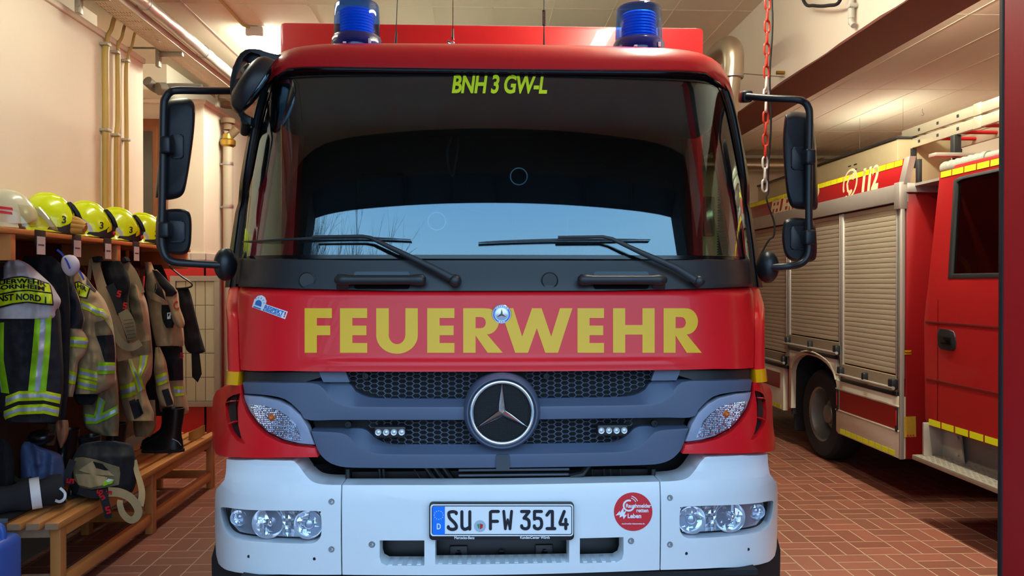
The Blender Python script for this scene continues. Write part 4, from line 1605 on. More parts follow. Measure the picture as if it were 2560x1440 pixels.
# wipers
for s in (-1, 1):
    if s < 0:
        blade = [(605, 604.5), (680, 601), (780, 596), (880, 594), (960, 596), (1027, 599)]
        armp = [(1138, 701), (1085, 672), (1000, 630), (925, 594), (905, 590.5), (780, 592)]
        lo = [(605, 604.5), (700, 600), (1027, 599)]
    else:
        blade = [(1196, 606.5), (1270, 603), (1390, 600), (1500, 600), (1560, 599), (1626, 599)]
        armp = [(1741, 702), (1690, 670), (1600, 630), (1530, 597), (1508, 592), (1395, 593)]
    mb = MB()
    P = [onpx(-.045)(x, y, 0) for x, y in armp]
    mb.tube(P, [.017, .015, .011, .008, .007, .006], seg=10, flat=.6)
    mb.lathe(onpx(.0)(armp[0][0], armp[0][1] + 1, 0), (0, -1, 0), [(0, .026), (.02, .025), (.055, .020), (.062, .014), (.063, 0)], seg=20)
    wi = mb.build('wiper_arm', M_BLACKP, T, smooth=50)
    mb = MB()
    rows = []
    n = 30
    bl = spline(blade, 6)
    for i, q in enumerate(bl):
        t = i / (len(bl) - 1)
        h = 2.2 + 4.8 * max(0, 1 - abs(t - .45) / .45) ** .6
        f = onpx(-.02)
        g = onpx(-.004)
        rows.append([f(q[0], q[1] - h * .55, 0), f(q[0], q[1] + h * .2, 0), g(q[0], q[1] + h * .5, 0), g(q[0], q[1] + h * .1, 0)])
    mb.rings(rows)
    mb.build('wiper_blade', M_BLACKP, wi, smooth=50)

# ---- box body, chassis, wheels
mb = MB()
mb.box((XC - 1.255, 4.62, 1.15), (XC + 1.255, 9.9, 3.27), b=.025, seg=2)
BOX = mb.build('box_body', M_REDR, T)
MB().box((XC - 1.22, 4.66, 3.268), (XC + 1.22, 9.86, 3.276)).build('box_bounce_sheet', M_WHITE, BOX)  # white sheet added out of view to bounce light onto the ceiling
mb = MB()
for s in (-1, 1):
    mb.box((XC + s * .45 - .05, 3.30, .70), (XC + s * .45 + .05, 9.8, .95))
mb.box((XC - 1.0, 4.5, 1.02), (XC + 1.0, 9.8, 1.15))
mb.box((XC - .5, 3.4, .8), (XC + .5, 4.6, 1.2))
mb.build('chassis_frame', M_DARK, T)
mb = MB()
for y in (3.98, 7.8):
    mb.cyl((XC - .95, y, .5), (XC + .95, y, .5), .07, seg=12)
build_each(mb, 'axle', M_DARK, T)
def wheel(c, r, w, side, parent, rimr):
    mb = MB()
    mb.lathe(Vector(c) - Vector((side * w, 0, 0)), (side, 0, 0), [(0, rimr), (0, r * .92), (.03, r * .985), (.05, r), (w - .05, r), (w - .03, r * .985), (w, r * .92), (w + .004, r * .80), (w - .002, rimr * 1.02), (w - .03, rimr * .97)], seg=48, cap=False)
    t = mb.build('wheel', M_TYRE, parent)
    mb = MB()
    mb.lathe(Vector(c) - Vector((side * w * .4, 0, 0)), (side, 0, 0), [(-.12, rimr * .9), (-.02, rimr * .55), (.0, .10), (.03, .09), (.05, .05), (.05, 0)], seg=36)
    mb.lathe(Vector(c) - Vector((side * w * .4, 0, 0)), (side, 0, 0), [(-.12, rimr * .88), (w * .1, rimr * .90), (w * .4 - .02, rimr * .95), (w * .4 - .002, rimr * 1.03), (w * .4 - .012, rimr * 1.03)], seg=36, cap=False)
    mb.build('wheel_rim', MATS.get('wheel_steel') or mat('wheel_steel', (158, 156, 150), rough=0.4, metal=0.8), t)
    return t
for s in (-1, 1):
    wheel((XC + s * 1.12, 3.98, .5), .5, .27, s, T, .29)
    wheel((XC + s * 1.15, 7.8, .5), .5, .30, s, T, .29)

# ---- beacons and aerials on the roof
G_BLUE = glass('blue_beacon_dome', (0.16, 0.42, 0.98), ior=1.45)
M_BEACB = mat('dark_blue_beacon_base', (18, 30, 104), rough=0.12, coat=0.6)
M_BEACR = mat('blue_beacon_reflector', (110, 190, 255), rough=0.35, metal=0.0)
for (pxc, wdt, ytop) in ((892.5, 57, 8), (1597, 59, 17)):
    YB = 3.78
    kk = YB / F
    c = W(pxc, 120, YB)
    zb = 2.850
    ztop = W(pxc, ytop, YB).z
    Rr = wdt * kk
    b_ = MB()
    b_.lathe((c.x, YB, zb), (0, 0, 1), [(-.03, Rr * 1.05), (.0, Rr * 1.10), (.050, Rr * 1.10), (.060, Rr * 1.04), (.068, Rr * 1.02), (.068, 0)], seg=40)
    be = b_.build('blue_beacon', M_BEACB, T, smooth=40)
    be['label'] = 'blue rotating beacon'
    hh = ztop - zb
    MB().lathe((c.x, YB, zb), (0, 0, 1), [(.064, Rr * 1.0), (hh * .6, Rr * .98), (hh - .02, Rr * .955), (hh - .008, Rr * .92), (hh - .001, Rr * .80), (hh, 0)], seg=40, cap=False).build('beacon_dome', G_BLUE, be, smooth=50)
    mb = MB()
    for k in range(9):
        z = zb + .07 + k * (hh - .11) / 9
        mb.lathe((c.x, YB, z), (0, 0, 1), [(0, Rr * .70), ((hh - .11) / 18, Rr * .74), ((hh - .11) / 9, Rr * .70)], seg=30, cap=False)
    mb.lathe((c.x, YB, zb + .06), (0, 0, 1), [(0, Rr * .66), (hh - .1, Rr * .66), (hh - .09, 0)], seg=24)
    mb.build('beacon_insert', M_BEACR, be, smooth=30)
    mb = MB()
    a = W(pxc + 37, 104, YB - Rr * .83); 
    mb.box((c.x + Rr * .62, YB - Rr * .96, zb + .012), (c.x + Rr * .72, YB - Rr * .80, zb + .034))
    mb.box((c.x - Rr * .42, YB - Rr * 1.14, zb + .004), (c.x - Rr * .28, YB - Rr * 1.0, zb + .013), b=.002)
    build_each(mb, 'beacon_plate', M_STICKW, be)
def aerial(px0, y0, px1, y1, Y, r0, r1, name='roof_aerial', m=M_BLACKP):
    mb = MB()
    a, b_ = W(px0, y0, Y), W(px1, y1, Y)
    mb.tube([a, a.lerp(b_, .3), b_], [r0, r0 * .5, r1], seg=8)
    return mb
Y = 3.9
mb = aerial(988, 132, 1000, -160, Y, .004, .002)
mb.cyl(W(988, 132, Y), W(991, 80, Y), .008, .005, seg=10)
mb.build('roof_aerial', M_BLACKP, T)['label'] = 'thin black whip aerial'
Y = 3.85
mb = MB().tube([W(1132, 100, Y), W(1133, -160, Y)], .0022, seg=6)
mb.cyl(W(1132, 100, Y), W(1132, 72, Y), .007, .006, seg=10).cyl(W(1132, 125, Y), W(1132, 118, Y), .016, .012, seg=12).ell(W(1132, 110, Y), .011, .011, .014).bar(W(1130, 112, Y), W(1119, 102, Y), .006, .014, bev=.002)
mb.build('roof_aerial', M_CHROME, T)['label'] = 'chrome aerial with wing nut'
Y = 3.95
mb = MB().tube([W(1360, 128, Y), W(1360, 62, Y)], [.006, .0022], seg=8).tube([W(1360, 28, Y), W(1360, -160, Y)], .0022, seg=6)
a, b_ = W(1360, 64, Y), W(1360, 26, Y)
hel = []
for k in range(121):
    t = k / 120
    p = a.lerp(b_, t)
    hel.append(p + Vector((.007 * math.cos(24 * math.pi * t), .007 * math.sin(24 * math.pi * t), 0)))
mb.tube(hel, .0018, seg=5)
mb.cyl(a, a + Vector((0, 0, .006)), .008, seg=10).cyl(b_, b_ - Vector((0, 0, .006)), .008, seg=10)
mb.build('roof_aerial', M_BLACKP, T)['label'] = 'black aerial with a coil'

# ---- side mirrors
M_MIRB = mat('matte_black_mirror_shell', (27, 28, 32), rough=0.38, var=0.05)
def shell(outline, Y, depth, mb, bulge=1.0):
    """rounded mirror back: rings shrinking towards the street"""
    P = [Vector((p[0], p[1])) for p in outline]
    c = sum(P, Vector((0, 0))) / len(P)
    rings = []
    for k, y in ((.93, depth), (1.0, depth * .8), (1.0, depth * .35), (.965, depth * .12), (.90, .0), (.86, -.004)):
        rings.append([W((c + (p - c) * k).x, (c + (p - c) * k).y, Y + y) for p in P])
    mb.rings(rings)
YM = 3.46
for s in (-1, 1):
    if s < 0:
        arm = [(592, 227, 3.66), (520, 227, 3.55), (445, 226, YM), (425, 231, YM), (414, 245, YM), (409, 270, YM), (407, 400, YM), (405, 520, YM), (403, 590, YM), (406, 622, YM), (416, 644, YM), (436, 655, YM), (480, 659, 3.48), (556, 663, 3.52)]
        big = rnd([(412, 262), (420, 250), (445, 246), (470, 246), (484, 256), (488, 275), (485, 330), (476, 400), (466, 460), (458, 485), (442, 496), (415, 500), (398, 494), (388, 488), (394, 420), (404, 330)])
        small = rnd([(398, 528), (420, 523), (450, 522), (470, 527), (478, 545), (479, 580), (476, 615), (466, 634), (445, 637), (410, 632), (392, 620), (389, 580), (391, 545)])
        c1 = ((396, 339), (425, 383)); c2 = ((392, 554), (421, 594))
        pl1 = rrect(424, 335, 458, 396, 8); pl2 = rrect(418, 552, 462, 606, 8)
    else:
        arm = [(1868, 241, 3.62), (1930, 246, 3.52), (1990, 249, YM), (2010, 255, YM), (2020, 268, YM), (2024, 292, YM), (2023, 400, YM), (2022, 520, YM), (2023, 600, YM), (2022, 630, YM), (2013, 650, YM), (1994, 662, YM), (1965, 666, 3.46), (1925, 669, 3.50)]
        big = rnd([(1962, 292), (1968, 283), (1985, 279), (2010, 281), (2030, 290), (2038, 340), (2042, 400), (2044, 470), (2043, 520), (2020, 524), (1990, 522), (1975, 512), (1966, 480), (1960, 420), (1957, 350)])
        small = rnd([(1958, 560), (1968, 547), (1990, 544), (2020, 548), (2035, 556), (2041, 590), (2041, 640), (2028, 654), (2000, 656), (1975, 650), (1961, 632), (1955, 595)])
        c1 = ((2016, 371), (2042, 410)); c2 = ((2014, 574), (2042, 612))
        pl1 = rrect(1979, 367, 2018, 424, 8); pl2 = rrect(1977, 566, 2018, 624, 8)
    mb = MB().tube(spline([W(*p) for p in arm], 4), .0165, seg=12)
    mb.ell(W(arm[-1][0] + (8 if s < 0 else -6), arm[-1][1] - 2, arm[-1][2] + .04), .05, .06, .075)
    mb.bar(W(arm[0][0] - (4 if s < 0 else -2), arm[0][1], arm[0][2]), W(arm[0][0] + (12 if s < 0 else -10), arm[0][1] + 2, arm[0][2] + .1), .05, .055, bev=.012)
    MR = mb.build('mirror_arm', M_MIRB, T, smooth=50)
    for outl, cl, pl, nm in ((big, c1, pl1, 'main_mirror'), (small, c2, pl2, 'wide_angle_mirror')):
        mb = MB()
        shell(outl, YM + .03, .09 if nm == 'main_mirror' else .07, mb)
        mb.prism(pl, lambda x, y, d: W(x, y, YM + .018) + Vector((0, d, 0)), .03, bev=.006)
        (xa, ya), (xb, yb) = cl
        a = W(xa, yb, YM - .03); b2 = W(xb, ya, YM - .03)
        mb.box((a.x, YM - .032, a.z), (b2.x, YM + .05, b2.z), b=.012, seg=3)
        mb.build(nm, M_MIRB, MR, smooth=40)
        mb = MB()
        P = [Vector(p) for p in outl]
        cc = sum(P, Vector((0, 0))) / len(P)
        mb.prism([tuple(cc + (p - cc) * .88) for p in P], lambda x, y, d: W(x, y, YM + (.125 if nm == 'main_mirror' else .102)) + Vector((0, d, 0)), .004)
        mb.build('mirror_glass', M_CHROME, MR)

# front kerb mirror on its curved bracket
Yk = 3.52
def kz(x, y):
    return (560 + x / 6.261, 100 + y / 6.261)
mb = MB()
out = [kz(*p) for p in ((400, 140), (330, 145), (250, 200), (190, 290), (140, 420), (105, 580), (90, 720), (95, 860), (130, 990), (190, 1110), (250, 1210), (290, 1290), (420, 1330), (430, 1200), (330, 1180), (250, 1090), (215, 1000), (200, 880), (165, 820), (170, 700), (200, 560), (240, 420), (320, 290), (350, 200), (420, 165), (580, 210), (560, 300), (640, 330), (760, 280), (880, 330), (930, 410), (960, 330), (1003, 260), (940, 215), (840, 250), (700, 195), (560, 150), (470, 132))]
mb.prism(out, lambda x, y, d: W(x, y, Yk) + Vector((0, d, 0)), .07, bev=.006)
mb.tube([W(*kz(400, 420), Yk - .02), W(*kz(330, 480), Yk - .03), W(*kz(450, 640), Yk - .07)], .021, seg=12)
mb.prism([kz(*p) for p in ((430, 180), (580, 215), (520, 450), (330, 300))], lambda x, y, d: W(x, y, Yk + .03) + Vector((0, d, 0)), .05, bev=.005)
mb.bar(W(*kz(170, 690), Yk + .02), W(*kz(330, 640), Yk), .03, .03, bev=.004)
mb.bar(W(*kz(170, 820), Yk + .02), W(*kz(300, 800), Yk), .03, .03, bev=.004)
# support down to the pillar
mb.tube([W(*kz(340, 1250), Yk), W(612, 330, 3.62)], .022, seg=10)
MK = mb.build('kerb_mirror_bracket', M_BLACKP, T, smooth=45)
# dish: an oval shell tilted towards the kerb
cen = W(*kz(505, 735), Yk - .07)
a = W(*kz(820, 300), Yk - .07); b_ = W(*kz(260, 1150), Yk - .07)
ax = (a - b_); La = ax.length / 2; ax.normalize()
nrm = Vector((.70, .30, -.58)); nrm = (nrm - ax * nrm.dot(ax)).normalized()   # mirror faces down to the right
wd = ax.cross(nrm)
Rm = Matrix((wd, ax, nrm)).transposed()
mb = MB()
rings = []
wid = .098
for k, h in ((.55, -.070), (.80, -.058), (.95, -.036), (1.0, -.008), (1.0, .004), (.95, .008)):
    rings.append([cen + Rm @ Vector((math.cos(t) * wid * k, math.sin(t) * La * k, h)) for t in [2 * math.pi * i / 36 for i in range(36)]])
mb.rings(rings)
mb.build('kerb_mirror', M_MIRB, MK, smooth=50)
mb = MB()
rings = []
for k, h in ((.94, .0075), (.8, .016), (.5, .026), (.2, .030)):
    rings.append([cen + Rm @ Vector((math.cos(t) * wid * k, math.sin(t) * La * k, h)) for t in [2 * math.pi * i / 36 for i in range(36)]])
mb.rings(rings)
mb.build('mirror_glass', M_CHROME, MK, smooth=60)

# ------------------------------------------------------------------ second engine in the next bay
X2 = 3.30
def fx(off=0.0):
    return lambda px, py, d: WX(px, py, X2) + Vector((d + off, 0, 0))
def fyz(off=0.0):
    return lambda y, z, d: Vector((X2 + off + d, y, z))
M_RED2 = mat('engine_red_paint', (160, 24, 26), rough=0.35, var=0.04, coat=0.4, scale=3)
M_CREAM = mat('cream_white_paint', (222, 206, 182), rough=0.45, var=0.04)
M_SHUT = mat('anodised_shutter', (196, 178, 152), rough=0.5, metal=0.3, var=0.05, scale=4, stretch=(1, .2, 6))
M_ALUS = mat('satin_aluminium', (196, 184, 172), rough=0.42, metal=0.6, var=0.06, scale=15)
M_HIVIS = mat('yellow_contour_marking', (226, 222, 20), rough=0.5, var=0.03)
M_PRINTC = mat('pale_cream_print', (222, 192, 150), rough=0.5)
M_GLASSD = mat('dark_cab_glass', (26, 22, 18), rough=0.06, var=0.05, coat=0.5)
eng = thing('fire_engine', 'second red fire engine with pale roller shutters and 112 marking, parked in the next bay', 'fire engine', (4.5, 7.0, 0))
G = eng
YB0 = WX(2250, 800, X2).y          # front edge of the bodywork
YB1 = 10.6
ZS = WX(2244, 1146, X2).z          # skirt bottom
ZA0, ZA1 = WX(2239, 506, X2).z, WX(2239, 462, X2).z
ZG = WX(2254, 394, X2).z
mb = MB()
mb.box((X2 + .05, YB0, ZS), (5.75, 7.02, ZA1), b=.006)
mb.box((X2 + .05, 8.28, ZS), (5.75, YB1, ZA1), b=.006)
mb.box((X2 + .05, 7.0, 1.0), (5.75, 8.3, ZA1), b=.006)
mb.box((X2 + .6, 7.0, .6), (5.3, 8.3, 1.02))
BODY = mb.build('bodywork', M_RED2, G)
def yp(px):
    return WX(px, 800, X2).y
# aluminium rail along the top of the shutters
mb = MB()
mb.prism([(YB0 - .01, ZA0), (YB0 - .01, ZA1), (YB1, ZA1), (YB1, ZA0)], fyz(-.012), .07, bev=.006)
RAIL = mb.build('roof_rail', M_ALUS, G)
mb = MB()
mb.box((X2 - .016, YB0 - .015, ZA0 - .06), (X2 + .05, YB0 + .07, ZA1 + .012), b=.006)
mb.build('rail_corner', M_ALUS, G)
# red roof gallery board leaning in a little, with its lettering and contour strip
def fgal(off=0.0):
    return lambda y, z, d: Vector((X2 + .02 + off + d + .10 * (z - ZA1), y, z))
gal = MB().prism([(YB0 + .06, ZA1), (YB0 + .01, ZG), (YB1, ZG), (YB1, ZA1)], fgal(), .03, bev=.004).build('gallery_board', M_RED2, G)
MB().prism([(YB0 + .06, ZA1), (YB0 + .01, ZG + .004), (YB0 - .07, ZG + .004), (YB0 - .02, ZA1)], fgal(-.004), .05, bev=.004).build('gallery_end', M_ALUS, G)
def marks(y0, y1, z0, z1, n, gap, fn, name, parent, m=M_HIVIS):
    mb = MB()
    L = (y1 - y0) / n
    for k in range(n):
        mb.prism([(y0 + L * k + gap / 2, z0), (y0 + L * (k + 1) - gap / 2, z0), (y0 + L * (k + 1) - gap / 2, z1), (y0 + L * k + gap / 2, z1)], fn, .002)
    return mb.build(name, m, parent, smooth=0)
marks(YB0 + .03, YB1, ZG - .052, ZG - .006, 36, .012, fgal(-.003), 'contour_marking', gal)
def gtext(txt, size, py0, px0, sx=1.0, shear=0.0, bold=.03):
    c = WX(px0, py0, X2 + .04)
    # the near end of the truck is to the right of the picture: text runs towards -Y
    return MB().text(txt, size, lambda u, v, d: fgal(-.003)(c.y - u, c.z + v, d), .002, sx=sx, shear=shear, bold=bold, space=.92)
gtext('112', .27, 450, 2177, sx=.80, bold=.045).build('number_print', M_PRINTC, gal)['label'] = 'pale 112 print'
gtext('FEUERWEHR', .25, 510, 1985, sx=.95, shear=.2, bold=.03).build('lettering', M_PRINTC, gal)['label'] = 'pale FEUERWEHR print'
c = WX(2128, 459, X2 + .04)
def fph(u, v, d):
    return fgal(-.003)(c.y - u, c.z + v, d)
mb = MB()
mb.stroke([(.125 * math.cos(math.radians(a)), .125 * math.sin(math.radians(a))) for a in range(-115, 220, 12)], .022, fph, .002)
mb.stroke([(.045, .065), (-.03, .05), (-.055, 0), (-.03, -.06), (.02, -.085)], .026, fph, .002)
mb.stroke([(.05, .075), (.055, .045)], .04, fph, .002)
mb.stroke([(.01, -.09), (.035, -.075)], .04, fph, .002)
mb.build('telephone_sign', M_PRINTC, gal)
# roller shutters with their pull bars
def shutter(pa, pb, zb, label=None):
    y0, y1 = sorted((yp(pa), yp(pb)))
    z1 = ZA0 - .01
    mb = MB()
    ph = .0415
    n = int((z1 - zb) / ph)
    for k in range(n):
        z = zb + (z1 - zb) * k / n
        h = (z1 - zb) / n
        rows = [[Vector((X2 + .026 - dx, y, z + t)) for t, dx in ((0, 0.004), (.003, .0085), (h * .5, .0105), (h - .003, .0085), (h, 0.004))] for y in (y0 + .02, y1 - .02)]
        a = [[mb.bm.verts.new(p) for p in r] for r in rows]
        for i in range(4):
            mb._f([a[1][i], a[0][i], a[0][i + 1], a[1][i + 1]])
    mb.box((X2 + .03, y0, zb), (X2 + .045, y1, z1))
    s = mb.build('roller_shutter', M_SHUT, G, fixn=False, smooth=30)
    mb = MB()
    for y in (y0, y1):
        mb.box((X2 + .0, y - .026, zb - .03), (X2 + .05, y - .010, z1), b=.003)
        mb.box((X2 + .0, y + .010, zb - .03), (X2 + .05, y + .026, z1), b=.003)
    build_each(mb, 'shutter_guide', M_ALUS, s)
    mb = MB()
    for y in (y0 + .004, y1 - .004):
        mb.box((X2 + .01, y - .012, zb), (X2 + .03, y + .012, z1))
    build_each(mb, 'guide_seal', M_RUBBER, s)
    return s, y0, y1
def pullbar(s, y0, y1, z):
    mb = MB()
    mb.box((X2 - .002, y0 + .01, z - .15), (X2 + .03, y1 - .01, z - .012))
    mb.build('bar_recess', mat('tan_recess_plate', (150, 128, 104), rough=.6), s)
    mb = MB()
    mb.box((X2 - .006, y0, z - .17), (X2 + .04, y1, z - .135), b=.004)
    for y in (y0 + .03, (y0 + y1) / 2, y1 - .03):
        w = .035 if abs(y - (y0 + y1) / 2) > .1 else .022
        mb.box((X2 - .045, y - w, z - .12), (X2 + .01, y + w, z - .035), b=.012)
    build_each(mb, 'bar_bracket', M_BLACKP, s)
    mb = MB().cyl((X2 - .035, y0 - .01, z - .105), (X2 - .035, y1 + .01, z - .105), .014, seg=12)
    mb.build('pull_bar', M_ALUS, s)
zb1 = WX(2105, 907, X2).z
s1 = shutter(2103, 2243, zb1)
pullbar(*s1, zb1)
zb2 = WX(2000, 838, X2).z
s2 = shutter(1971, 2100, zb2)
pullbar(*s2, zb2)
zb3 = WX(1950, 879, X2).z
s3 = shutter(1862, 1967, zb3)
pullbar(*s3, zb3)
# skirts: cream panels with a red field, contour marks; wheel arch panel
zt1 = zb1 - .17
ya, yb_ = YB0 + .005, WX(2090, 1000, X2).y
sk = MB().prism([(ya, ZS), (ya, zt1), (yb_, zt1), (yb_, ZS + .02), (yb_ - .04, ZS)], fyz(), .05, bev=.006).build('skirt_panel', M_CREAM, G)
zr0, zr1 = WX(2240, 1068, X2).z, WX(2240, 1012, X2).z
zr0 = WX(2105, 1025, X2).z; zr1 = WX(2105, 978, X2).z
MB().prism([(ya + .05, zr0), (ya + .05, zr1), (yb_ - .08, zr1), (yb_ - .08, zr0)], fyz(-.004), .004).build('red_field', M_RED2, sk)
mb = MB()
for z in (zr0 - .012, zr1 + .012):
    mb.box((X2 - .008, ya, z - .006), (X2, yb_, z + .006), b=.002)
mb.build('skirt_moulding', M_CREAM, sk)
marks(ya + .06, yb_ - .08, ZS + .012, ZS + .052, 9, .016, fyz(-.003), 'contour_marking', sk)
for y in (ya + .03, yb_ - .04):
    o = MB().box((X2 - .012, y - .016, zr0 - .02), (X2 + .01, y + .016, zr1 + .0), b=.004).build('marker_lamp', M_BLACKP, sk)
    MB().box((X2 - .014, y - .010, zr0 + .03), (X2, y + .010, zr1 - .02), b=.003).build('red_lens', M_REDPR, o)
yw = WX(2050, 1037, X2 + .08).y
arch_top = WX(2025, 887, X2).z
yl, yr = WX(1975, 900, X2).y, yb_
zt2 = zb2 - .17
o_ = [(yr, zt1 - .01), (yr, zt2), (yl + .02, zt2), (yl + .02, ZS + .06), (yl - .03, ZS + .06)]
am_ = []
for k in range(15):
    t = math.pi * k / 14
    am_.append((yw + .05 + (yl - .03 - yw - .05) * math.cos(t) if t < math.pi / 2 else yw + .05 + (yw + .05 - (yr - .02)) * math.cos(t), .72 + (arch_top - .72) * math.sin(t) ** .8))
arch = MB().prism(o_ + am_[1:], fyz(), .05, bev=.005).build('wheel_arch_panel', M_CREAM, G)
mb = MB().tube([Vector((X2 - .004, y, z + .035)) for y, z in am_[1:-1]], .010, seg=8)
mb.build('arch_lip', M_CREAM, arch)
mb = MB()
mb.box((X2 + .05, yr, .45), (X2 + .5, yr + .02, 1.2))
mb.box((X2 + .02, yl - .02, .35), (X2 + .4, yl, 1.2))
mb.box((X2 + .05, yr - .05, 1.1), (X2 + .5, yl, 1.2))
mb.build('wheel_well', M_DARK, G)
MB().box((X2 + .06, yl + .02, .16), (X2 + .42, yl + .05, .62), b=.01).build('mud_flap', M_RUBBER, G)
sk2 = MB().prism([(8.36, ZS), (8.36, zb3 - .17), (YB1, zb3 - .17), (YB1, ZS)], fyz(), .05, bev=.006).build('skirt_panel', M_CREAM, G)
MB().prism([(8.45, zr0), (8.45, zr1), (YB1 - .1, zr1), (YB1 - .1, zr0)], fyz(-.004), .004).build('red_field', M_RED2, sk2)
marks(8.42, YB1 - .1, ZS + .012, ZS + .052, 14, .016, fyz(-.003), 'contour_marking', sk2)
# wheels
M_WST = mat('wheel_steel', (176, 172, 162), rough=0.35, metal=0.8)
def wheel2(y, x, side):
    wheel((x, y, .44), .44, .26, side, G, .265)
for x, side in ((X2 + .08, -1), (5.68, 1)):
    wheel2(yw, x, side)
    wheel2(4.05, x, side)
mb = MB()
for y in (yw, 4.05):
    mb.cyl((X2 + .2, y, .44), (5.5, y, .44), .07, seg=12)
for x in (4.1, 4.9):
    mb.box((x - .05, 3.2, .55), (x + .05, 10.3, .8))
mb.build('axles_and_frame', M_DARK, G)
# front face of the bodywork: trim and stickers
mb = MB()
mb.box((X2 + .04, YB0 - .03, ZA1 - .07), (5.75, YB0 + .01, ZA1 + .004), b=.005)
mb.build('front_rail', M_ALUS, G)
mb = MB().box((X2 - .004, YB0 - .012, ZS), (X2 + .03, YB0 + .004, ZA0), b=.003).build('corner_profile', M_ALUS, G)
def ffr(px, py, d):
    return W(px, py, YB0) + Vector((0, d - .003, 0))
o = MB().prism([(2257, 876), (2278, 875.5), (2278, 886), (2257, 886.5)], ffr, .003).build('fuel_sticker', M_AMBER, G); o['label'] = 'small yellow Diesel sticker'
MB().text('Diesel', 8, lambda u, v, d: ffr(2267.5 + u, 881 - v, d) - Vector((0, .002, 0)), .002).build('fuel_print', M_BLACKPR, o)
o = MB().prism([(2259, 1042), (2289, 1041), (2290, 1092), (2260, 1093)], ffr, .003).build('data_plate', mat('yellow_data_plate', (204, 160, 50), rough=.5, var=.15, scale=60), G); o['label'] = 'yellow data plate with black marks'
mb = MB()
for x in (2269, 2276, 2283):
    mb.prism([(x - 3, 1090), (x, 1085), (x + 3, 1090)], lambda px, py, d: ffr(px, py, d) - Vector((0, .002, 0)), .002)
mb.build('warning_print', M_REDPR, o)

# crew cab
YC = WX(2314, 800, X2).y
def fcab(off=0.0):
    return lambda y, z, d: Vector((X2 + off + d + .055 * max(0, z - 1.62), y, z))
ZC0 = WX(2330, 1066, X2).z
ZC1 = WX(2345, 432, X2 + .06).z
YF = 2.9
win = [(WX(2371, 700, X2).y, WX(2371, 692, X2).z), (WX(2371, 700, X2).y, WX(2375, 455, X2 + .05).z), (WX(2386, 700, X2).y, WX(2386, 448, X2 + .05).z), (4.15, WX(2386, 448, X2 + .05).z), (4.10, WX(2371, 692, X2).z)]
cabo = [(YC, ZC0 + .04), (YC + .02, 1.45), (YC - .02, 1.7), (YC - .09, ZC1), (YF + .3, ZC1), (YF, 1.6), (YF, ZC0), (YC - .04, ZC0)]
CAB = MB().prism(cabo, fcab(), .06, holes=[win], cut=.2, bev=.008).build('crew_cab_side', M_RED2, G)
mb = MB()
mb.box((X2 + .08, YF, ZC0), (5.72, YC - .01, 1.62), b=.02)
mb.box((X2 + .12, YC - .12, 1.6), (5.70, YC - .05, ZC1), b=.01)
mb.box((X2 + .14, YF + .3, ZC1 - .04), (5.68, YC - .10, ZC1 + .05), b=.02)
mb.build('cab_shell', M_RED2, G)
def inset(poly, k):
    c = [sum(p[i] for p in poly) / len(poly) for i in (0, 1)]
    return [(c[0] + (p[0] - c[0]) * k, c[1] + (p[1] - c[1]) * k) for p in poly]
MB().prism(inset(win, 1.03), fcab(-.004), .02, holes=[inset(win, .95)], bev=.003).build('window_seal', M_RUBBER, CAB)
MB().prism(inset(win, .97), fcab(.012), .004).build('window_glass', glass('dark_cab_window', (.30, .28, .25), ior=1.5), CAB)
mb = MB()
p = WX(2412, 690, X2 + .2)
mb.tube(spline([WX(2423, 700, X2 + .2), WX(2421, 675, X2 + .2), WX(2412, 655, X2 + .2), WX(2400, 643, X2 + .2)], 5), .017, seg=10)
mb.build('yellow_grab_rail', mat('yellow_grab_rail', (226, 176, 20), rough=.4), CAB)
MB().box((X2 + .5, YF + .3, 1.3), (5.3, YC - .3, ZC1 - .1)).build('cab_interior', M_INT, G)
marks(YF + .3, YC - .10, ZC1 - .045, ZC1 - .003, 17, .014, fcab(-.003), 'contour_marking', CAB)
marks(YF, YC - .04, ZC0 + .006, ZC0 + .05, 17, .02, fcab(-.003), 'contour_marking', CAB)
# panel joints and door handle
mb = MB()
for pxy in (((2314, 804), (2494, 816)), ((2316, 947), (2494, 983))):
    a, b_ = [WX(x, y, X2) for x, y in pxy]
    mb.bar(a + Vector((.002, 0, 0)), Vector((X2 + .002, YF + .05, b_.z)), .012, .012, up=(0, 0, 1))
a = WX(2345, 700, X2); 
mb.bar((X2 + .003, a.y, ZC0 + .05), (X2 + .003, a.y, 1.62), .006, .006, up=(1, 0, 0))
mb.build('panel_joint', mat('dark_panel_joint', (96, 14, 16), rough=.5), CAB, smooth=0)
hp = rnd([(2347, 824), (2356, 822), (2380, 826), (2388, 836), (2391, 860), (2388, 873), (2376, 875), (2354, 871), (2347, 862), (2346, 840)], 3)
o = MB().prism(hp, fx(-.008), .03, bev=.004).build('door_handle', M_BLACKP, CAB)
MB().prism([(2355, 840), (2380, 844), (2382, 862), (2357, 859)], fx(-.018), .012, bev=.003).build('handle_grip', M_BLACKG, o)
# step below the crew cab
M_TREAD = mat('worn_alu_plate', (176, 164, 148), rough=.45, metal=.6, var=.18, scale=12)
a = WX(2320, 1152, X2 - .10)
zt = a.z
mb = MB().box((X2 - .10, YF + .5, zt - .035), (X2 + .42, YC - .0, zt), b=.004)
st_ = mb.build('boarding_step', M_TREAD, G)
mb = MB()
nx_ = 7
for i in range(nx_):
    for j in range(44):
        y = YC - .03 - j * .035
        x = X2 - .08 + i * .035 + (.017 if j % 2 else 0)
        if y > 4.2:
            mb.box((x - .010, y - .005, zt), (x + .010, y + .005, zt + .004), b=.0015, seg=1)
mb.build('tread_studs', M_TREAD, st_, smooth=0)
mb = MB()
mb.box((X2 + .15, YF + .5, zt), (X2 + .18, YC - .08, ZC0 + .05))
mb.build('step_back_plate', mat('grey_dusty_plate', (150, 138, 122), rough=.7, var=.25, scale=6), st_)
mb = MB()
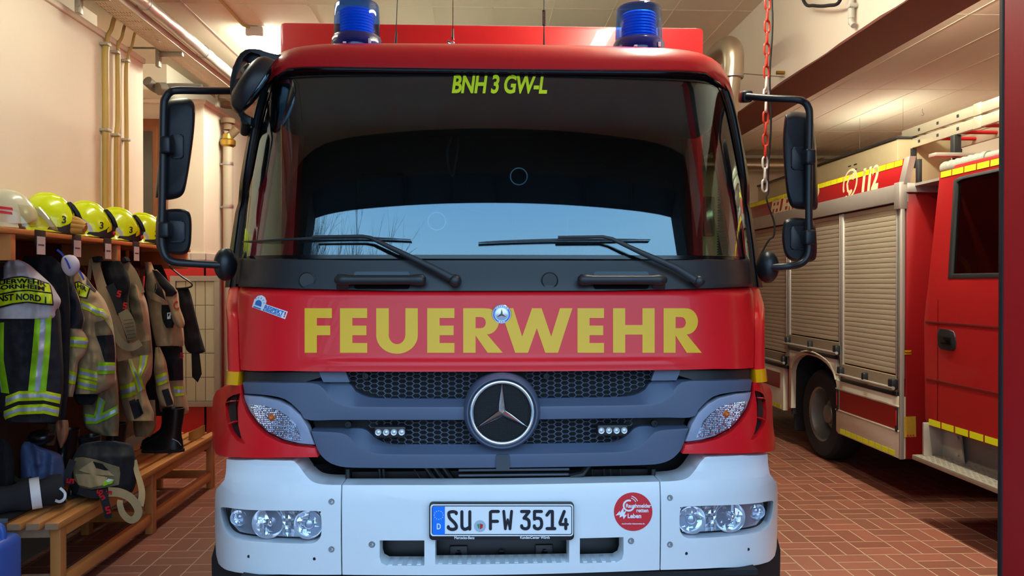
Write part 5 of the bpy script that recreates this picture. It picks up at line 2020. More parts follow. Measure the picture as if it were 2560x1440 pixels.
p0, p1 = WX(2345, 1080, X2), WX(2390, 1148, X2)
mb.prism([(YC - .02, zt), (YC - .05, ZC0 + .02), (YC - .26, ZC0 + .02), (YC - .30, zt)], lambda y, z, d: Vector((X2 + .10 + d, y, z)), .012, bev=.003)
mb.box((X2 - .04, YC - .05, zt), (X2 + .12, YC - .03, ZC0 + .02), b=.004)
for z in (zt + .05, ZC0 - .06):
    mb.cyl((X2 + .10, YC - .24, z), (X2 + .088, YC - .24, z), .016, seg=10)
mb.build('step_bracket', M_ALUS, st_)
# roof: beige locker box, stand, suction hose
LB0 = WX(2243, 400, 3.75).y
zl0, zl1 = ZA1 + .0, WX(2240, 347, 3.75).z
mb = MB().box((3.75, LB0, zl0), (4.25, YB1 - .2, zl1), b=.01)
LK = mb.build('roof_locker', mat('beige_locker_paint', (176, 160, 124), rough=.45, metal=.2), G)
mb = MB().box((3.735, LB0 - .01, zl1 - .004), (4.26, YB1 - .2, zl1 + .018), b=.004)
mb.build('locker_lid_seal', M_BLACKP, LK)
mb = MB()
for k in range(2):
    for j in range(2):
        mb.box((3.746, LB0 + .75 + .12 * k, zl1 - .12 - .05 * j), (3.752, LB0 + .81 + .12 * k, zl1 - .11 - .05 * j))
mb.build('locker_slots', M_DARK, LK, smooth=0)
mb = MB()
c = W(2297, 455, YB0 + .25)
mb.box((c.x - .05, c.y - .06, ZA1), (c.x + .05, c.y + .06, ZA1 + .02), b=.004)
mb.box((c.x - .018, c.y - .018, ZA1), (c.x + .018, c.y + .018, W(2295, 398, c.y).z), b=.004)
mb.build('gallery_post', M_BLACKP, G)
mb = MB()
z = W(2295, 392, c.y).z
mb.box((3.7, YB0 + .2, z), (5.2, YB0 + .3, z + .03), b=.005)
mb.build('gallery_crossbar', M_ALUS, G)
MB().box((X2 + .1, YB0 - .6, ZA1 - .02), (5.7, YB0 + .02, ZA1)).build('roof_apron', M_ALUS, G)

# ladders lying on the engine's roof rack: things of their own
M_LAD = mat('ladder_aluminium', (206, 194, 168), rough=.35, metal=.55, var=.08, scale=14)
M_RUNGR = mat('red_rung_sleeve', (198, 34, 34), rough=.5)
def ladder(x0, z, y0, y1, label, redr):
    L = thing('roof_ladder', label, 'ladder', ((x0 + .2), (y0 + y1) / 2, z), 'ladders on the second engine')
    for x in (x0, x0 + .42):
        mb = MB()
        mb.box((x - .015, y0, z), (x + .015, y1, z + .085), b=.006)
        for yy in (y0 + .34, y0 + .95, y0 + 1.45):
            mb.box((x - .02, yy - .05, z - .006), (x + .02, yy + .05, z + .091), b=.006)
        mb.build('ladder_rail', M_LAD, L)
    n = int((y1 - y0) / .28)
    for k in range(n):
        y = y0 + .16 + .28 * k
        MB().cyl((x0 + .01, y, z + .042), (x0 + .41, y, z + .042), .016, seg=10).build('rung', M_RUNGR if redr else M_LAD, L)
    mb = MB()
    for k in range(n):
        y = y0 + .02 + .28 * k
        mb.box((x0 - .019, y - .014, z + .03), (x0 - .012, y + .014, z + .055), b=.002)
    mb.build('rail_slots', M_DARK, L, smooth=0)
zl = WX(2300, 338, 3.9).z
ladder(3.9, zl + .005, 4.5, 7.05, 'upper of two aluminium ladder sections on the second engine roof', False)
ladder(3.9, zl - .098, 4.5, 7.05, 'lower aluminium ladder section with red rungs lying under another on the second engine', True)
mb = MB()
for y in (YB0 + .25, YB0 + .9):
    for x in (3.9, 4.32):
        mb.box((x - .03, y - .03, z), (x + .03, y + .03, zl - .098), b=.005)
build_each(mb, 'ladder_bearer', M_BLACKP, G)
mb = MB()
zt_ = W(2330, 408, 5.9).z
mb.cyl((3.75, 5.6, zt_), (3.75, 4.3, zt_), .040, seg=18)
mb.cyl((3.75, 6.15, zt_), (3.75, 5.6, zt_), .048, seg=18)
for k in range(7):
    mb.lathe((3.75, 6.15 - .08 * k, zt_), (0, -1, 0), [(0, .048), (.02, .053), (.04, .048)], seg=18, cap=False)
mb.box((3.65, 4.4, ZC1 + .05), (3.85, 4.5, zt_))
o = mb.build('suction_hose', mat('clear_grey_hose', (142, 142, 130), rough=.3), G)

# ------------------------------------------------------------------ exhaust extraction pipe beside the truck
M_GALV = mat('galvanised_pipe', (186, 172, 150), rough=.32, metal=.85, var=.12, scale=10)
EYY = 5.6
ex = thing('exhaust_extractor', 'shiny metal exhaust pipe with elbow and ribbed black hose beside the truck cab', 'exhaust extractor', (W(1830, 400, EYY).x, EYY, .9))
def EP(px, py, dy=0.0):
    return W(px, py, EYY + dy)
r = 26 * EYY / F
el = [EP(1782, 150, .6), EP(1800, 128, .35), EP(1815, 118, .18)] + [EP(*p, d) for p, d in (((1822, 116), .10), ((1830, 122), .03), ((1833, 138), 0.0))] + [EP(1833, 170), EP(1831, 195)]
mb = MB().tube(spline(el, 5), r, seg=24)
mb.build('elbow_pipe', M_GALV, ex)
mb = MB().tube([EP(1831, 190), EP(1818, 330), EP(1816, 352)], r * .82, seg=22)
mb.tube([EP(1818, 338), EP(1790, 340)], r * .45, seg=16)
mb.lathe(EP(1790, 340), EP(1780, 341) - EP(1790, 340), [(0, r * .65), (.02, r * .65), (.02, r * .3)], seg=18)
mb.build('branch_pipe', M_GALV, ex)
mb = MB().lathe(EP(1831, 188), (0, 0, -1), [(0, r * 1.0), (.0, r * 1.07), (.02, r * 1.07), (.02, r)], seg=24)
mb.tube([EP(1840, 182), Vector((BX0 - .005, EYY + .1, EP(1840, 182).z))], .004, seg=6)
mb.build('pipe_clamp', M_ALU, ex)
mb = MB()
top, bot = EP(1816, 352), EP(1813, 640)
n = 44
prof = []
Lh = (bot - top).length
for k in range(n):
    prof += [(Lh * k / n, r * .62), (Lh * (k + .35) / n, r * .80), (Lh * (k + .65) / n, r * .80)]
mb.lathe(top, bot - top, prof, seg=22)
mb.build('ribbed_hose', M_RUBBER, ex)
# horizontal duct along the rear wall
mb = MB()
a = W(1898, 412, 13.2)
mb.cyl((1.2, 13.2, a.z), (6.3, 13.2, a.z), .11, seg=20)
for x in (2.6, 4.4, 5.9):
    mb.box((x - .02, 13.19, a.z), (x + .02, 13.59, a.z + .13))
o = mb.build('rear_wall_duct', M_GALV); tag(o, 'round metal duct running along the rear wall beyond the second engine', 'duct')

# ------------------------------------------------------------------ chain, cables and small fittings on the beam
M_CHR = mat('red_plastic_chain', (206, 52, 34), rough=.4)
M_CHW = mat('white_plastic_chain', (232, 226, 214), rough=.4)
YCH = 4.5
ch = thing('warning_chain', 'red and white plastic link chain hanging from the ceiling between truck and beam', 'chain', (W(1912, 480, YCH).x, YCH, 2.3))
def chpos(py):
    return W(1919 - (py / 490.0) * 8, py, YCH)
Lk = .083
ztop = H
zb = chpos(487).z
n = int((ztop - zb) / (Lk * .80))
mbr, mbw = MB(), MB()
for k in range(n):
    z = ztop - .03 - k * Lk * .80
    x = chpos(487).x + (W(1919, 0, YCH).x - chpos(487).x) * (z - zb) / (W(1919, 0, YCH).z - zb)
    # photo heights of the colour change
    py = 720 - (z - CZ) * F / YCH - 12
    red = (py < 182) or (283 < py < 388) or (py < 20) 
    c = Vector((x, YCH, z))
    hw, hh = .0185, Lk / 2 - .006
    pts = arc(0, hh - hw, hw, 0, 180, 6) + arc(0, -hh + hw, hw, 180, 360, 6)
    tw = math.radians(25 if k % 2 else 75)
    ring = [c + Vector((u * math.cos(tw), u * math.sin(tw), v)) for u, v in pts]
    (mbr if red else mbw).tube(ring, .0062, seg=7, closed=True)
mbr.build('red_links', M_CHR, ch)
mbw.build('white_links', M_CHW, ch)
# black lead tied along the chain, ending in a loop
pts = [Vector((chpos(0).x + .02, YCH + .01, H))] + [W(1919 - (py / 490.0) * 8 + 11 + 2.5 * math.sin(py / 40.0), py, YCH + .035) for py in range(0, 490, 30)] + [W(1916, 495, YCH), W(1927, 530, YCH), W(1936, 560, YCH), W(1934, 590, YCH), W(1921, 602, YCH + .02), W(1900, 640, YCH + .05)]
o = MB().tube(spline(pts, 4), .0055, seg=7).build('black_lead', M_RUBBER)
tag(o, 'thin black lead tied along the red and white chain, looping loose at its end', 'cable')
o = MB().tube(spline([WX(1985, -80, BX0 - .06), WX(2010, 4, BX0 - .07), WX(2035, 14, BX0 - .08), WX(2070, 14, BX0 - .08), WX(2100, 1, BX0 - .07), WX(2112, -80, BX0 - .06)], 6), .011, seg=8).build('sagging_cable', M_RUBBER)
tag(o, 'black cable sagging across the pale face of the beam at the top', 'cable')
mb = MB()
xx = BX0 - .03
mb.tube([WX(2128, -80, xx), WX(2128, 46, xx)], .018, seg=14)
mb.tube(spline([WX(2128, 46, xx), WX(2128, 56, xx), WX(2134, 64, xx)], 5), .016, seg=12)
mb.tube([WX(2128, 44, xx - .005), WX(2122, 48, xx - .01), WX(2121, 62, xx - .01)], .003, seg=6)
p = WX(2129, 15, xx)
mb.box((BX0 - .052, p.y - .024, p.z - .012), (BX0, p.y + .024, p.z + .012), b=.004)
o = mb.build('conduit_stub', mat('grey_white_pvc', (206, 200, 186), rough=.5)); tag(o, 'short grey plastic conduit with curved end on the beam face', 'conduit')
mb = MB()
p = WX(1961, 182, BX0)
mb.cyl(p, p + Vector((-.06, 0, 0)), .014, seg=12)
o = mb.build('brass_stub', mat('old_brass', (168, 126, 50), rough=.35, metal=.8)); tag(o, 'small brass pipe stub sticking out of the beam face', 'pipe stub')
mb = MB()
p = WZ(2306, 278, H - .03)
mb.tube([Vector((p.x, p.y, H)), Vector((p.x, p.y, H - .05))] + [Vector((p.x + .018 * math.sin(a), p.y, H - .068 + .018 * math.cos(a))) for a in [math.pi * k / 8 for k in range(11)]], .004, seg=6)
o = mb.build('ceiling_hook', M_STEEL); tag(o, 'small wire hook in the ceiling above the second engine', 'hook')

# ------------------------------------------------------------------ cable tray, pipes on the left wall
M_TRAY = mat('perforated_tray_steel', (228, 218, 196), rough=.45, metal=.25, var=.06, scale=12)
zt_in = 3.70
# outer lower edge runs along photo line (307,0)-(572,217); inner edge about (257,0)-(560,260)
def on_line(p0, p1, Z):
    return WZ(p0[0], p0[1], Z), WZ(p1[0], p1[1], Z)
xo, xi = -2.505, -2.69
y_near, y_far = 2.2, 9.4
tray = thing('cable_tray', 'perforated metal cable tray on wall brackets along the left ceiling', 'cable tray', ((xo + xi) / 2, 5, zt_in))
mb = MB()
# floor of the tray is a grid of strips so that the slots are real holes
nrow = 9
wrow = (xo - xi) / nrow
for r_ in range(nrow + 1):
    x = xi + wrow * r_
    mb.box((x - wrow * .31, y_near, zt_in), (x + wrow * .31, y_far, zt_in + .0015))
y = y_near
k = 0
while y < y_far:
    mb.box((xi, y, zt_in + .0002), (xo, y + .022, zt_in + .0016))
    y += .062
mb.box((xi - .002, y_near, zt_in), (xi, y_far, zt_in + .06))
mb.box((xo, y_near, zt_in), (xo + .002, y_far, zt_in + .06))
mb.box((xo - .012, y_near, zt_in + .058), (xo + .002, y_far, zt_in + .06))
mb.build('perforated_channel', M_TRAY, tray, smooth=0)
for px in (205, 402, 548):
    yb = WX(px, 100, -2.70).y
    mb = MB()
    mb.box((xi - .045, yb - .03, zt_in - .13), (xi - .015, yb + .03, zt_in + .10), b=.003)
    mb.box((xi - .03, yb - .02, zt_in - .038), (xo - .01, yb + .02, zt_in - .002), b=.004)
    mb.cyl((xi - .02, yb - .03, zt_in - .018), (xi - .02, yb - .040, zt_in - .018), .014, seg=12)
    mb.cyl((xi - .02, yb - .028, zt_in - .08), (xi - .02, yb - .036, zt_in - .08), .012, seg=12)
    if px == 402:
        mb.cyl((-3.229, yb, zt_in + .03), (xi - .03, yb, zt_in + .03), .009, seg=8)
    mb.build('tray_bracket', mat('bracket_zinc', (170, 164, 150), rough=.45, metal=.6), tray)
# foil wrapped pipe lying on the tray
M_FOIL = mat('aluminium_foil_wrap', (226, 222, 212), rough=.36, metal=.55, var=.1, scale=20, bump=.25, bscale=16)
WIRES = []
for yy in (3.4, 4.6, 5.8, 7.0, 8.2):
    WIRES.append(MB().tube([(xo + .060 + .058 * math.cos(t), yy, zt_in + .085 + .058 * math.sin(t)) for t in [2 * math.pi * k / 20 for k in range(20)]], .003, seg=5, closed=True))
mb = MB()
xp = xo + .060
yy = y_near
pts, rad = [], []
random.seed(5)
while yy < y_far - .1:
    pts.append((xp + random.uniform(-.003, .003), yy, zt_in + .085 + random.uniform(-.003, .003)))
    rad.append(.052 + random.uniform(-.003, .003))
    yy += .11
mb.tube(pts, rad, seg=20)
o = mb.build('foil_wrapped_pipe', M_FOIL); tag(o, 'foil wrapped pipe tied along the outer edge of the cable tray', 'pipe')
for w in WIRES:
    w.build('tie_wire', M_STEEL, o)
# three yellowed conduits down the wall
for i, (px0, py0, pxe, r_) in enumerate(((251, 90, 257, .026), (278, 110, 283, .019), (304, 132, 308, .017))):
    p = WX(px0 + 2, 300, WL)
    yb = p.y
    x = WL + .032
    mb = MB()
    zc = WX(px0, py0, x).z
    jog = [(x, yb, .9), (x, yb, zc - .9), (x, yb + (.03 if i == 1 else 0), zc - .55), (x, yb + (.03 if i == 1 else 0), zc - .12), (x, yb + .03, zc - .02)]
    mb.tube(spline(jog, 6), r_, seg=14)
    mb.tube(spline([(x, yb + .03, zc - .06), (x + .004, yb + .03, zc + .03), (x + .03, yb + .03, zc + .085), (x + .07, yb + .03, 3.770), (xi + .06, yb + .03, 3.778)], 6), r_ * .6, seg=10)
    lab = ('thickest yellowed conduit on the left wall, first from the gate', 'middle yellowed conduit on the left wall, with a slight kink', 'thinnest yellowed conduit on the left wall, nearest the window')[i]
    t = mb.build('wall_conduit', M_CONDUIT); tag(t, lab, 'conduit', 'yellowed conduits on the left wall')
    mb = MB()
    for zz in (zc - .04, WX(px0 + 4, 322 + 12 * i, x).z, 1.9):
        mb.box((WL, yb - r_ - .008, zz - .010), (x + r_ + .006, yb + r_ + .008, zz + .010), b=.004)
    build_each(mb, 'pipe_clip', mat('grey_pipe_clip', (178, 170, 154), rough=.5), t)
# drain pipe with brass valve by the second pier
xd = WL + .09
p = WX(570, 400, xd)
yd = p.y
def zd(py):
    return WX(570, py, xd).z
dp = thing('riser_pipe', 'grey riser pipe with rusty collars and brass valve behind the mirror', 'pipe', (xd, yd, .5))
mb = MB().cyl((xd, yd, .3), (xd, yd, zd(365)), .052, seg=18).build('grey_pipe', mat('grey_pipe_plastic', (176, 164, 144), rough=.5), dp)
mb = MB().cyl((xd, yd, zd(325)), (xd, yd, 3.52), .048, seg=18)
for py in (262, 302):
    mb.lathe((xd, yd, zd(py)), (0, 0, 1), [(-.03, .05), (-.03, .075), (.02, .078), (.03, .05)], seg=18)
mb.tube([(xd, yd, zd(345)), (xd + .10, yd, zd(322))], .045, seg=14)
build_each(mb, 'rusty_collar', mat('rusted_cast_iron', (112, 88, 64), rough=.75, var=.3, scale=14), dp)
mb = MB().lathe((xd, yd, zd(368)), (0, 0, 1), [(0, .055), (.02, .082), (.07, .085), (.09, .06), (.14, .055)], seg=12)
mb.build('brass_valve', mat('worn_brass', (178, 142, 62), rough=.3, metal=.85, var=.15), dp)
mb = MB()
for py in (413, 520):
    mb.lathe((xd, yd, zd(py)), (0, 0, 1), [(0, .054), (0, .058), (.03, .058), (.03, .054)], seg=18)
    mb.box((WL + .002, yd - .01, zd(py)), (xd - .05, yd + .01, zd(py) + .02))
mb.build('pipe_clamp', M_ALU, dp)
# grey waste pipe crossing the bay
mb = MB().tube(spline([W(368, 202, 7.9), W(386, 218, 8.0), W(400, 222, 8.08), W(440, 220, 8.1), W(505, 222, 8.12)], 4), .05, seg=14)
mb.lathe(W(395, 222, 7.9), W(410, 222, 7.95) - W(395, 222, 7.9), [(0, .05), (0, .062), (.08, .062), (.08, .05)], seg=14)
o = mb.build('waste_pipe', mat('dark_grey_pvc', (112, 104, 94), rough=.5)); tag(o, 'dark grey waste pipe high up in the window bay of the left wall', 'pipe')


# ------------------------------------------------------------------ cloakroom rack: shelf, bench, helmets, kit
M_WOOD = mat('varnished_beech', (214, 142, 76), rough=.38, var=.14, scale=5, stretch=(1.5, .25, 1.5), coat=.15)
M_WOODE = mat('beech_end_grain', (172, 138, 108), rough=.55, var=.12, scale=30)
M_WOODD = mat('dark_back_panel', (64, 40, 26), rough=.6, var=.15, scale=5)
XS, ZSH = -2.45, 2.03
rack = thing('coat_rack', 'wooden wall coat rack with a helmet shelf above the hanging turnout coats', 'coat rack', (-2.65, 5.4, 1.8))
mb = MB()
mb.box((XS, 4.10, ZSH - .028), (-2.62, 6.72, ZSH), b=.005)
mb.box((-2.63, 4.10, ZSH - .028), (-2.85, 6.72, ZSH), b=.005)
mb.build('helmet_shelf', M_WOOD, rack)
for y in (4.20, 5.41, 6.64):
    MB().box((XS - .01, y, ZSH - .17), (-2.85, y + .045, ZSH - .028), b=.006).build('shelf_bracket', M_WOOD, rack)
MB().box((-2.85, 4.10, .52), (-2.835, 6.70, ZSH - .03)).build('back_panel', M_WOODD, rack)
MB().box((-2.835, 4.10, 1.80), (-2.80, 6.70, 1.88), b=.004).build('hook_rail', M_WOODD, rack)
for k in range(9):
    y = 4.35 + .28 * k
    MB().tube(spline([(-2.80, y, 1.86), (-2.74, y, 1.86), (-2.71, y, 1.84), (-2.71, y, 1.80), (-2.73, y, 1.78)], 4), .006, seg=7).build('coat_hook', M_STEEL, rack)
M_CARD = mat('white_name_card', (214, 204, 194), rough=.6)
for px, py in ((102, 571), (193, 585), (270, 596), (341, 608)):
    q = WX(px, py, XS + .004)
    t = MB().box((XS + .0005, q.y - .055, ZSH - .085), (XS + .004, q.y + .050, ZSH + .006), b=.001).build('card_clip', M_RUBBER, rack)
    MB().box((XS + .003, q.y - .040, ZSH - .13), (XS + .007, q.y + .040, ZSH - .03)).build('name_card', M_CARD, t)
    mb = MB()
    for k in range(6):
        mb.box((XS + .0068, q.y - .030 + .010 * k, ZSH - .082), (XS + .0078, q.y - .024 + .010 * k, ZSH - .073))
    mb.build('card_print', M_BLACKPR, t)

# bench
XF, ZT = -2.245, .462
bench = thing('changing_bench', 'long slatted wooden bench under the hanging turnout coats', 'bench', (-2.5, 5.5, 0))
Y0, Y1 = 4.24, 6.80
for k in range(5):
    x1 = XF - .098 * k
    mb = MB().box((x1 - .070, Y0, ZT - .036), (x1, Y1, ZT), b=.004)
    mb.build('seat_slat', M_WOOD, bench)
    MB().box((x1 - .068, Y0 - .001, ZT - .034), (x1 - .002, Y0 + .001, ZT - .002)).build('slat_end', M_WOODE, bench)
for y in (4.30, 5.49, 6.70):
    for x in (XF - .02, -2.70):
        MB().box((x - .055, y, 0), (x, y + .065, ZT - .036), b=.004).build('leg', M_WOOD, bench)
    MB().box((-2.70, y + .012, ZT - .10), (XF - .075, y + .05, ZT - .036), b=.003).build('cross_rail', M_WOODE if y < 4.4 else M_WOOD, bench)
    MB().box((-2.70, y + .012, .085), (XF - .075, y + .05, .155), b=.003).build('cross_rail', M_WOODE if y < 4.4 else M_WOOD, bench)
for (ya, yb_) in ((4.365, 5.49), (5.555, 6.70)):
    MB().box((XF - .060, ya, ZT - .105), (XF - .028, yb_, ZT - .036), b=.003).build('apron', M_WOOD, bench)
    MB().box((XF - .062, ya, .075), (XF - .026, yb_, .145), b=.003).build('stretcher', M_WOOD, bench)
# dark cover strip along the wall and the mat on the bench
o = MB().box((-2.83, 4.26, ZT + .002), (-2.52, 4.86, ZT + .022), b=.004).build('boot_mat', M_RUBBER); tag(o, 'flat black mat with grey edge on the near end of the bench', 'mat')
MB().box((-2.83, 4.245, ZT + .001), (-2.515, 4.26, ZT + .024), b=.002).build('mat_edging', mat('blue_grey_edging', (96, 110, 130), rough=.5), o)
M_DTILE = mat('dark_wall_tiles', (110, 112, 106), rough=.35)
o = MB().box((-2.85, 1.8, 0), (-2.842, 6.73, .52)).build('baseboard_left', M_DTILE); structure(o)

# helmets
M_HEL = mat('neon_helmet_shell', (222, 240, 4), rough=.22, var=.02, coat=.5)
M_HELW = mat('cream_helmet_shell', (214, 208, 176), rough=.25, var=.03, coat=.4)
M_HELB = mat('helmet_black_trim', (34, 34, 40), rough=.55)
M_SILR = mat('silver_reflex_film', (186, 188, 198), rough=.4, metal=.2)
M_ORA = mat('orange_reflex_film', (226, 84, 24), rough=.45)
ST = [(-.156, .105, .020, .070), (-.150, .150, .050, .052), (-.132, .190, .078, .042), (-.10, .222, .100, .036), (-.06, .238, .114, .034), (-.01, .240, .119, .034), (.04, .226, .116, .036), (.08, .198, .104, .040), (.112, .160, .084, .048), (.130, .125, .058, .060), (.138, .098, .028, .078)]
def hx(x):
    a = lerp_tab([(s[0], s[1]) for s in ST], x)
    return a, lerp_tab([(s[0], s[2]) for s in ST], x), lerp_tab([(s[0], s[3]) for s in ST], x)
def yside(x, z):
    zt, hw, zb = hx(x)
    t = min(1, max(0, (z - zb) / (zt - zb)))
    return hw * (1 - t ** 2.3) ** (1 / 2.3)
def helmet(label, group, shell, white=False):
    L = thing('helmet' if white else 'fire_helmet', label, 'helmet', (0, 0, 0), group)
    mb = MB()
    rings = []
    for s in ST:
        x, zt, hw, zb = s
        r = []
        for k in range(29):
            a = math.pi * k / 28
            c, s_ = math.cos(a), math.sin(a)
            r.append(Vector((x, hw * (abs(c) ** (2 / 2.3)) * (1 if c > 0 else -1), zb + (zt - zb) * s_ ** (2 / 2.3))))
        rings.append(r)
    mb.rings(rings, closed=True)
    sh = mb.build('shell', shell, L, smooth=60)
    # brim flare at the back and sides
    mb = MB()
    rr = []
    for k in range(25):
        a = math.radians(60 + 240 * k / 24)
        x, y = math.cos(a), math.sin(a)
        rr.append([Vector((x * .135 - .01, y * .112, .062)), Vector((x * .150 - .012, y * .122, .030)), Vector((x * .168 - .015, y * .130, .014)), Vector((x * .160 - .015, y * .124, .010)), Vector((x * .128 - .01, y * .105, .045))])
    mb.rings(rr)
    mb.build('neck_brim', shell, L, smooth=60)
    if not white:
        mb = MB()
        rr = []
        for k in range(22):
            x = -.140 + .250 * k / 21
            zt = hx(x)[0]
            e = .012 * min(1, 4 * k / 21, 4 * (21 - k) / 21)
            w = .034 + .012 * math.sin(math.pi * k / 21)
            zs_ = hx(x)[0] - (hx(x)[0] - hx(x)[2]) * .10
            rr.append([Vector((x, y, z)) for y, z in ((-w, zs_ - .010), (-w * .92, zs_ + e * .7), (-w * .5, zt + e), (0, zt + e * 1.15), (w * .5, zt + e), (w * .92, zs_ + e * .7), (w, zs_ - .010))])
        mb.rings(rr, closed=True)
        mb.build('crest', shell, sh, smooth=60)
        # black front trim with its beak and the lower band
        mb = MB()
        prof = [(.098, .203), (.120, .185), (.145, .150), (.165, .098), (.156, .080), (.150, .030), (.120, .012), (.02, .014), (-.01, .022), (.0, .040), (.06, .044), (.100, .066), (.118, .090), (.117, .120), (.106, .155), (.088, .192)]
        for sgn in (-1, 1):
            mb.prism(prof, lambda x, z, d, sgn=sgn: Vector((x, sgn * (max(yside(min(x, .134), z), .012 + .35 * max(0, .16 - x)) * (1 if x < .11 else max(.25, 1 - (x - .11) * 12)) + .006 - d), z)), .012, cut=.02)
        mb.rings([[Vector((x, y, z)) for y in (-w, 0, w)] + [Vector((x - .02, y, z - .004)) for y in (w, 0, -w)] for x, z, w in ((.100, .206, .036), (.122, .186, .040), (.147, .150, .044), (.166, .106, .034), (.169, .092, .022))])
        mb.ell((.0, 0, .03), .13, .105, .02)
        mb.build('front_trim', M_HELB, L, smooth=40)
        mb = MB()
        mb.rings([[Vector((.134 + .006 * k, -.024 - .002 * k, .165 - .016 * k)), Vector((.140 + .006 * k, -.030 - .002 * k, .160 - .016 * k)), Vector((.136 + .006 * k, -.030 - .002 * k, .150 - .016 * k))] for k in range(3)])
        mb.ell((.148, -.05, .046), .010, .006, .014)
        mb.build('red_buckle', M_REDPR, L)
    def fs(off):
        return lambda x, z, d: Vector((x, -(yside(x, z) + off - d), z))
    if not white:
        mb = MB().prism([(-.125, .170), (-.098, .160), (-.05, .135), (-.005, .105), (.022, .065), (.026, .040), (.010, .040), (-.005, .062), (-.030, .085), (-.07, .108), (-.102, .128), (-.118, .150)], fs(.003), .003, cut=.012)
        mb.build('reflex_patch', M_SILR, sh)
        mb = MB().text('3', .062, lambda u, v, d: fs(.003)(.074 + u, .088 + v, d), .002, sx=.9, bold=.02)
        mb.build('number', M_BLACKPR, sh)
        mb = MB()
        for x in (-.128, -.104):
            mb.prism([(x - .004, .090), (x + .006, .090), (x + .016, .060), (x + .006, .060)], fs(.004), .002)
        mb.build('reflex_stripe', M_ORA, sh, smooth=0)
    else:
        mb = MB()
        for z in (.125, .100):
            mb.prism([(-.14, z + .010), (.03, z), (.035, z - .014), (-.14, z - .005)], fs(.003), .002, cut=.02)
        mb.build('red_stripe', M_REDPR, sh, smooth=0)
        mb = MB()
        rr = []
        for k in range(19):
            a = math.radians(-78 + 156 * k / 18)
            c, s_ = math.cos(a), math.sin(a)
            rr.append([Vector((c * .13 + .03, s_ * .128, .145)), Vector((c * .165 + .04, s_ * .135, .09)), Vector((c * .205 + .045, s_ * .140, .02)), Vector((c * .202 + .045, s_ * .138, .02)), Vector((c * .162 + .04, s_ * .133, .09)), Vector((c * .127 + .03, s_ * .126, .145))])
        mb.rings(rr)
        mb.build('clear_visor', glass('clear_visor', (.93, .94, .86), ior=1.5), L, smooth=50)
    return L
def place(o, loc, rz=0, ry=0, sc=1.0):
    o.location = loc
    o.rotation_euler = (0, math.radians(ry), math.radians(rz))
    o.scale = (sc, sc, sc)
base = helmet('neon yellow fire helmet marked 3, next to the white visored helmet', 'neon helmets on the shelf', M_HEL)
labs = ['neon yellow fire helmet marked 3, next to the white visored helmet', 'neon yellow fire helmet marked 3 with tan gloves lying in front', 'neon yellow fire helmet marked 3, third from the gate on the shelf', 'neon yellow fire helmet partly behind the small mirror, fourth on the shelf', 'neon yellow fire helmet at the far shelf end, almost hidden by the mirror']
for i, px in enumerate((126, 222, 297, 362, 408)):
    hob = base if i == 0 else copy_tree(base)
    q = WX(px, 560, -2.60)
    hob['label'] = labs[i]
    place(hob, (-2.60, q.y, ZSH + .004), rz=24, ry=3, sc=1.0)
hw_ = helmet('cream white helmet with clear visor and red stripes, nearest on the shelf', None, M_HELW, True)
q = WX(46, 560, -2.60)
place(hw_, (-2.64, q.y - .02, ZSH + .006), rz=20, ry=3, sc=.97)

# ---- cloth
M_TAN = mat('tan_turnout_cloth', (190, 160, 114), rough=.85, var=.10, scale=10, bump=.12, bscale=120, sheen=.2)
M_TAN2 = mat('olive_tan_lining', (138, 122, 90), rough=.85, var=.12, scale=10, bump=.1, bscale=120)
M_NAVY = mat('black_turnout_cloth', (30, 31, 37), rough=.85, var=.15, scale=14, bump=.12, bscale=160)
M_NAVY2 = mat('black_knit', (22, 22, 25), rough=.95, var=.2, scale=40, bump=.25, bscale=220)
M_FLUO = mat('fluorescent_yellow_tape', (212, 236, 18), rough=.55, var=.04)
M_FLUG = mat('fluorescent_green_tape', (160, 226, 30), rough=.55, var=.04)
M_RETRO = mat('silver_retroreflective_tape', (190, 202, 222), rough=.35, metal=.15, var=.12, scale=18)
M_CAPE = mat('pale_grey_vest_cloth', (196, 192, 196), rough=.8, var=.06, bump=.1, bscale=50)
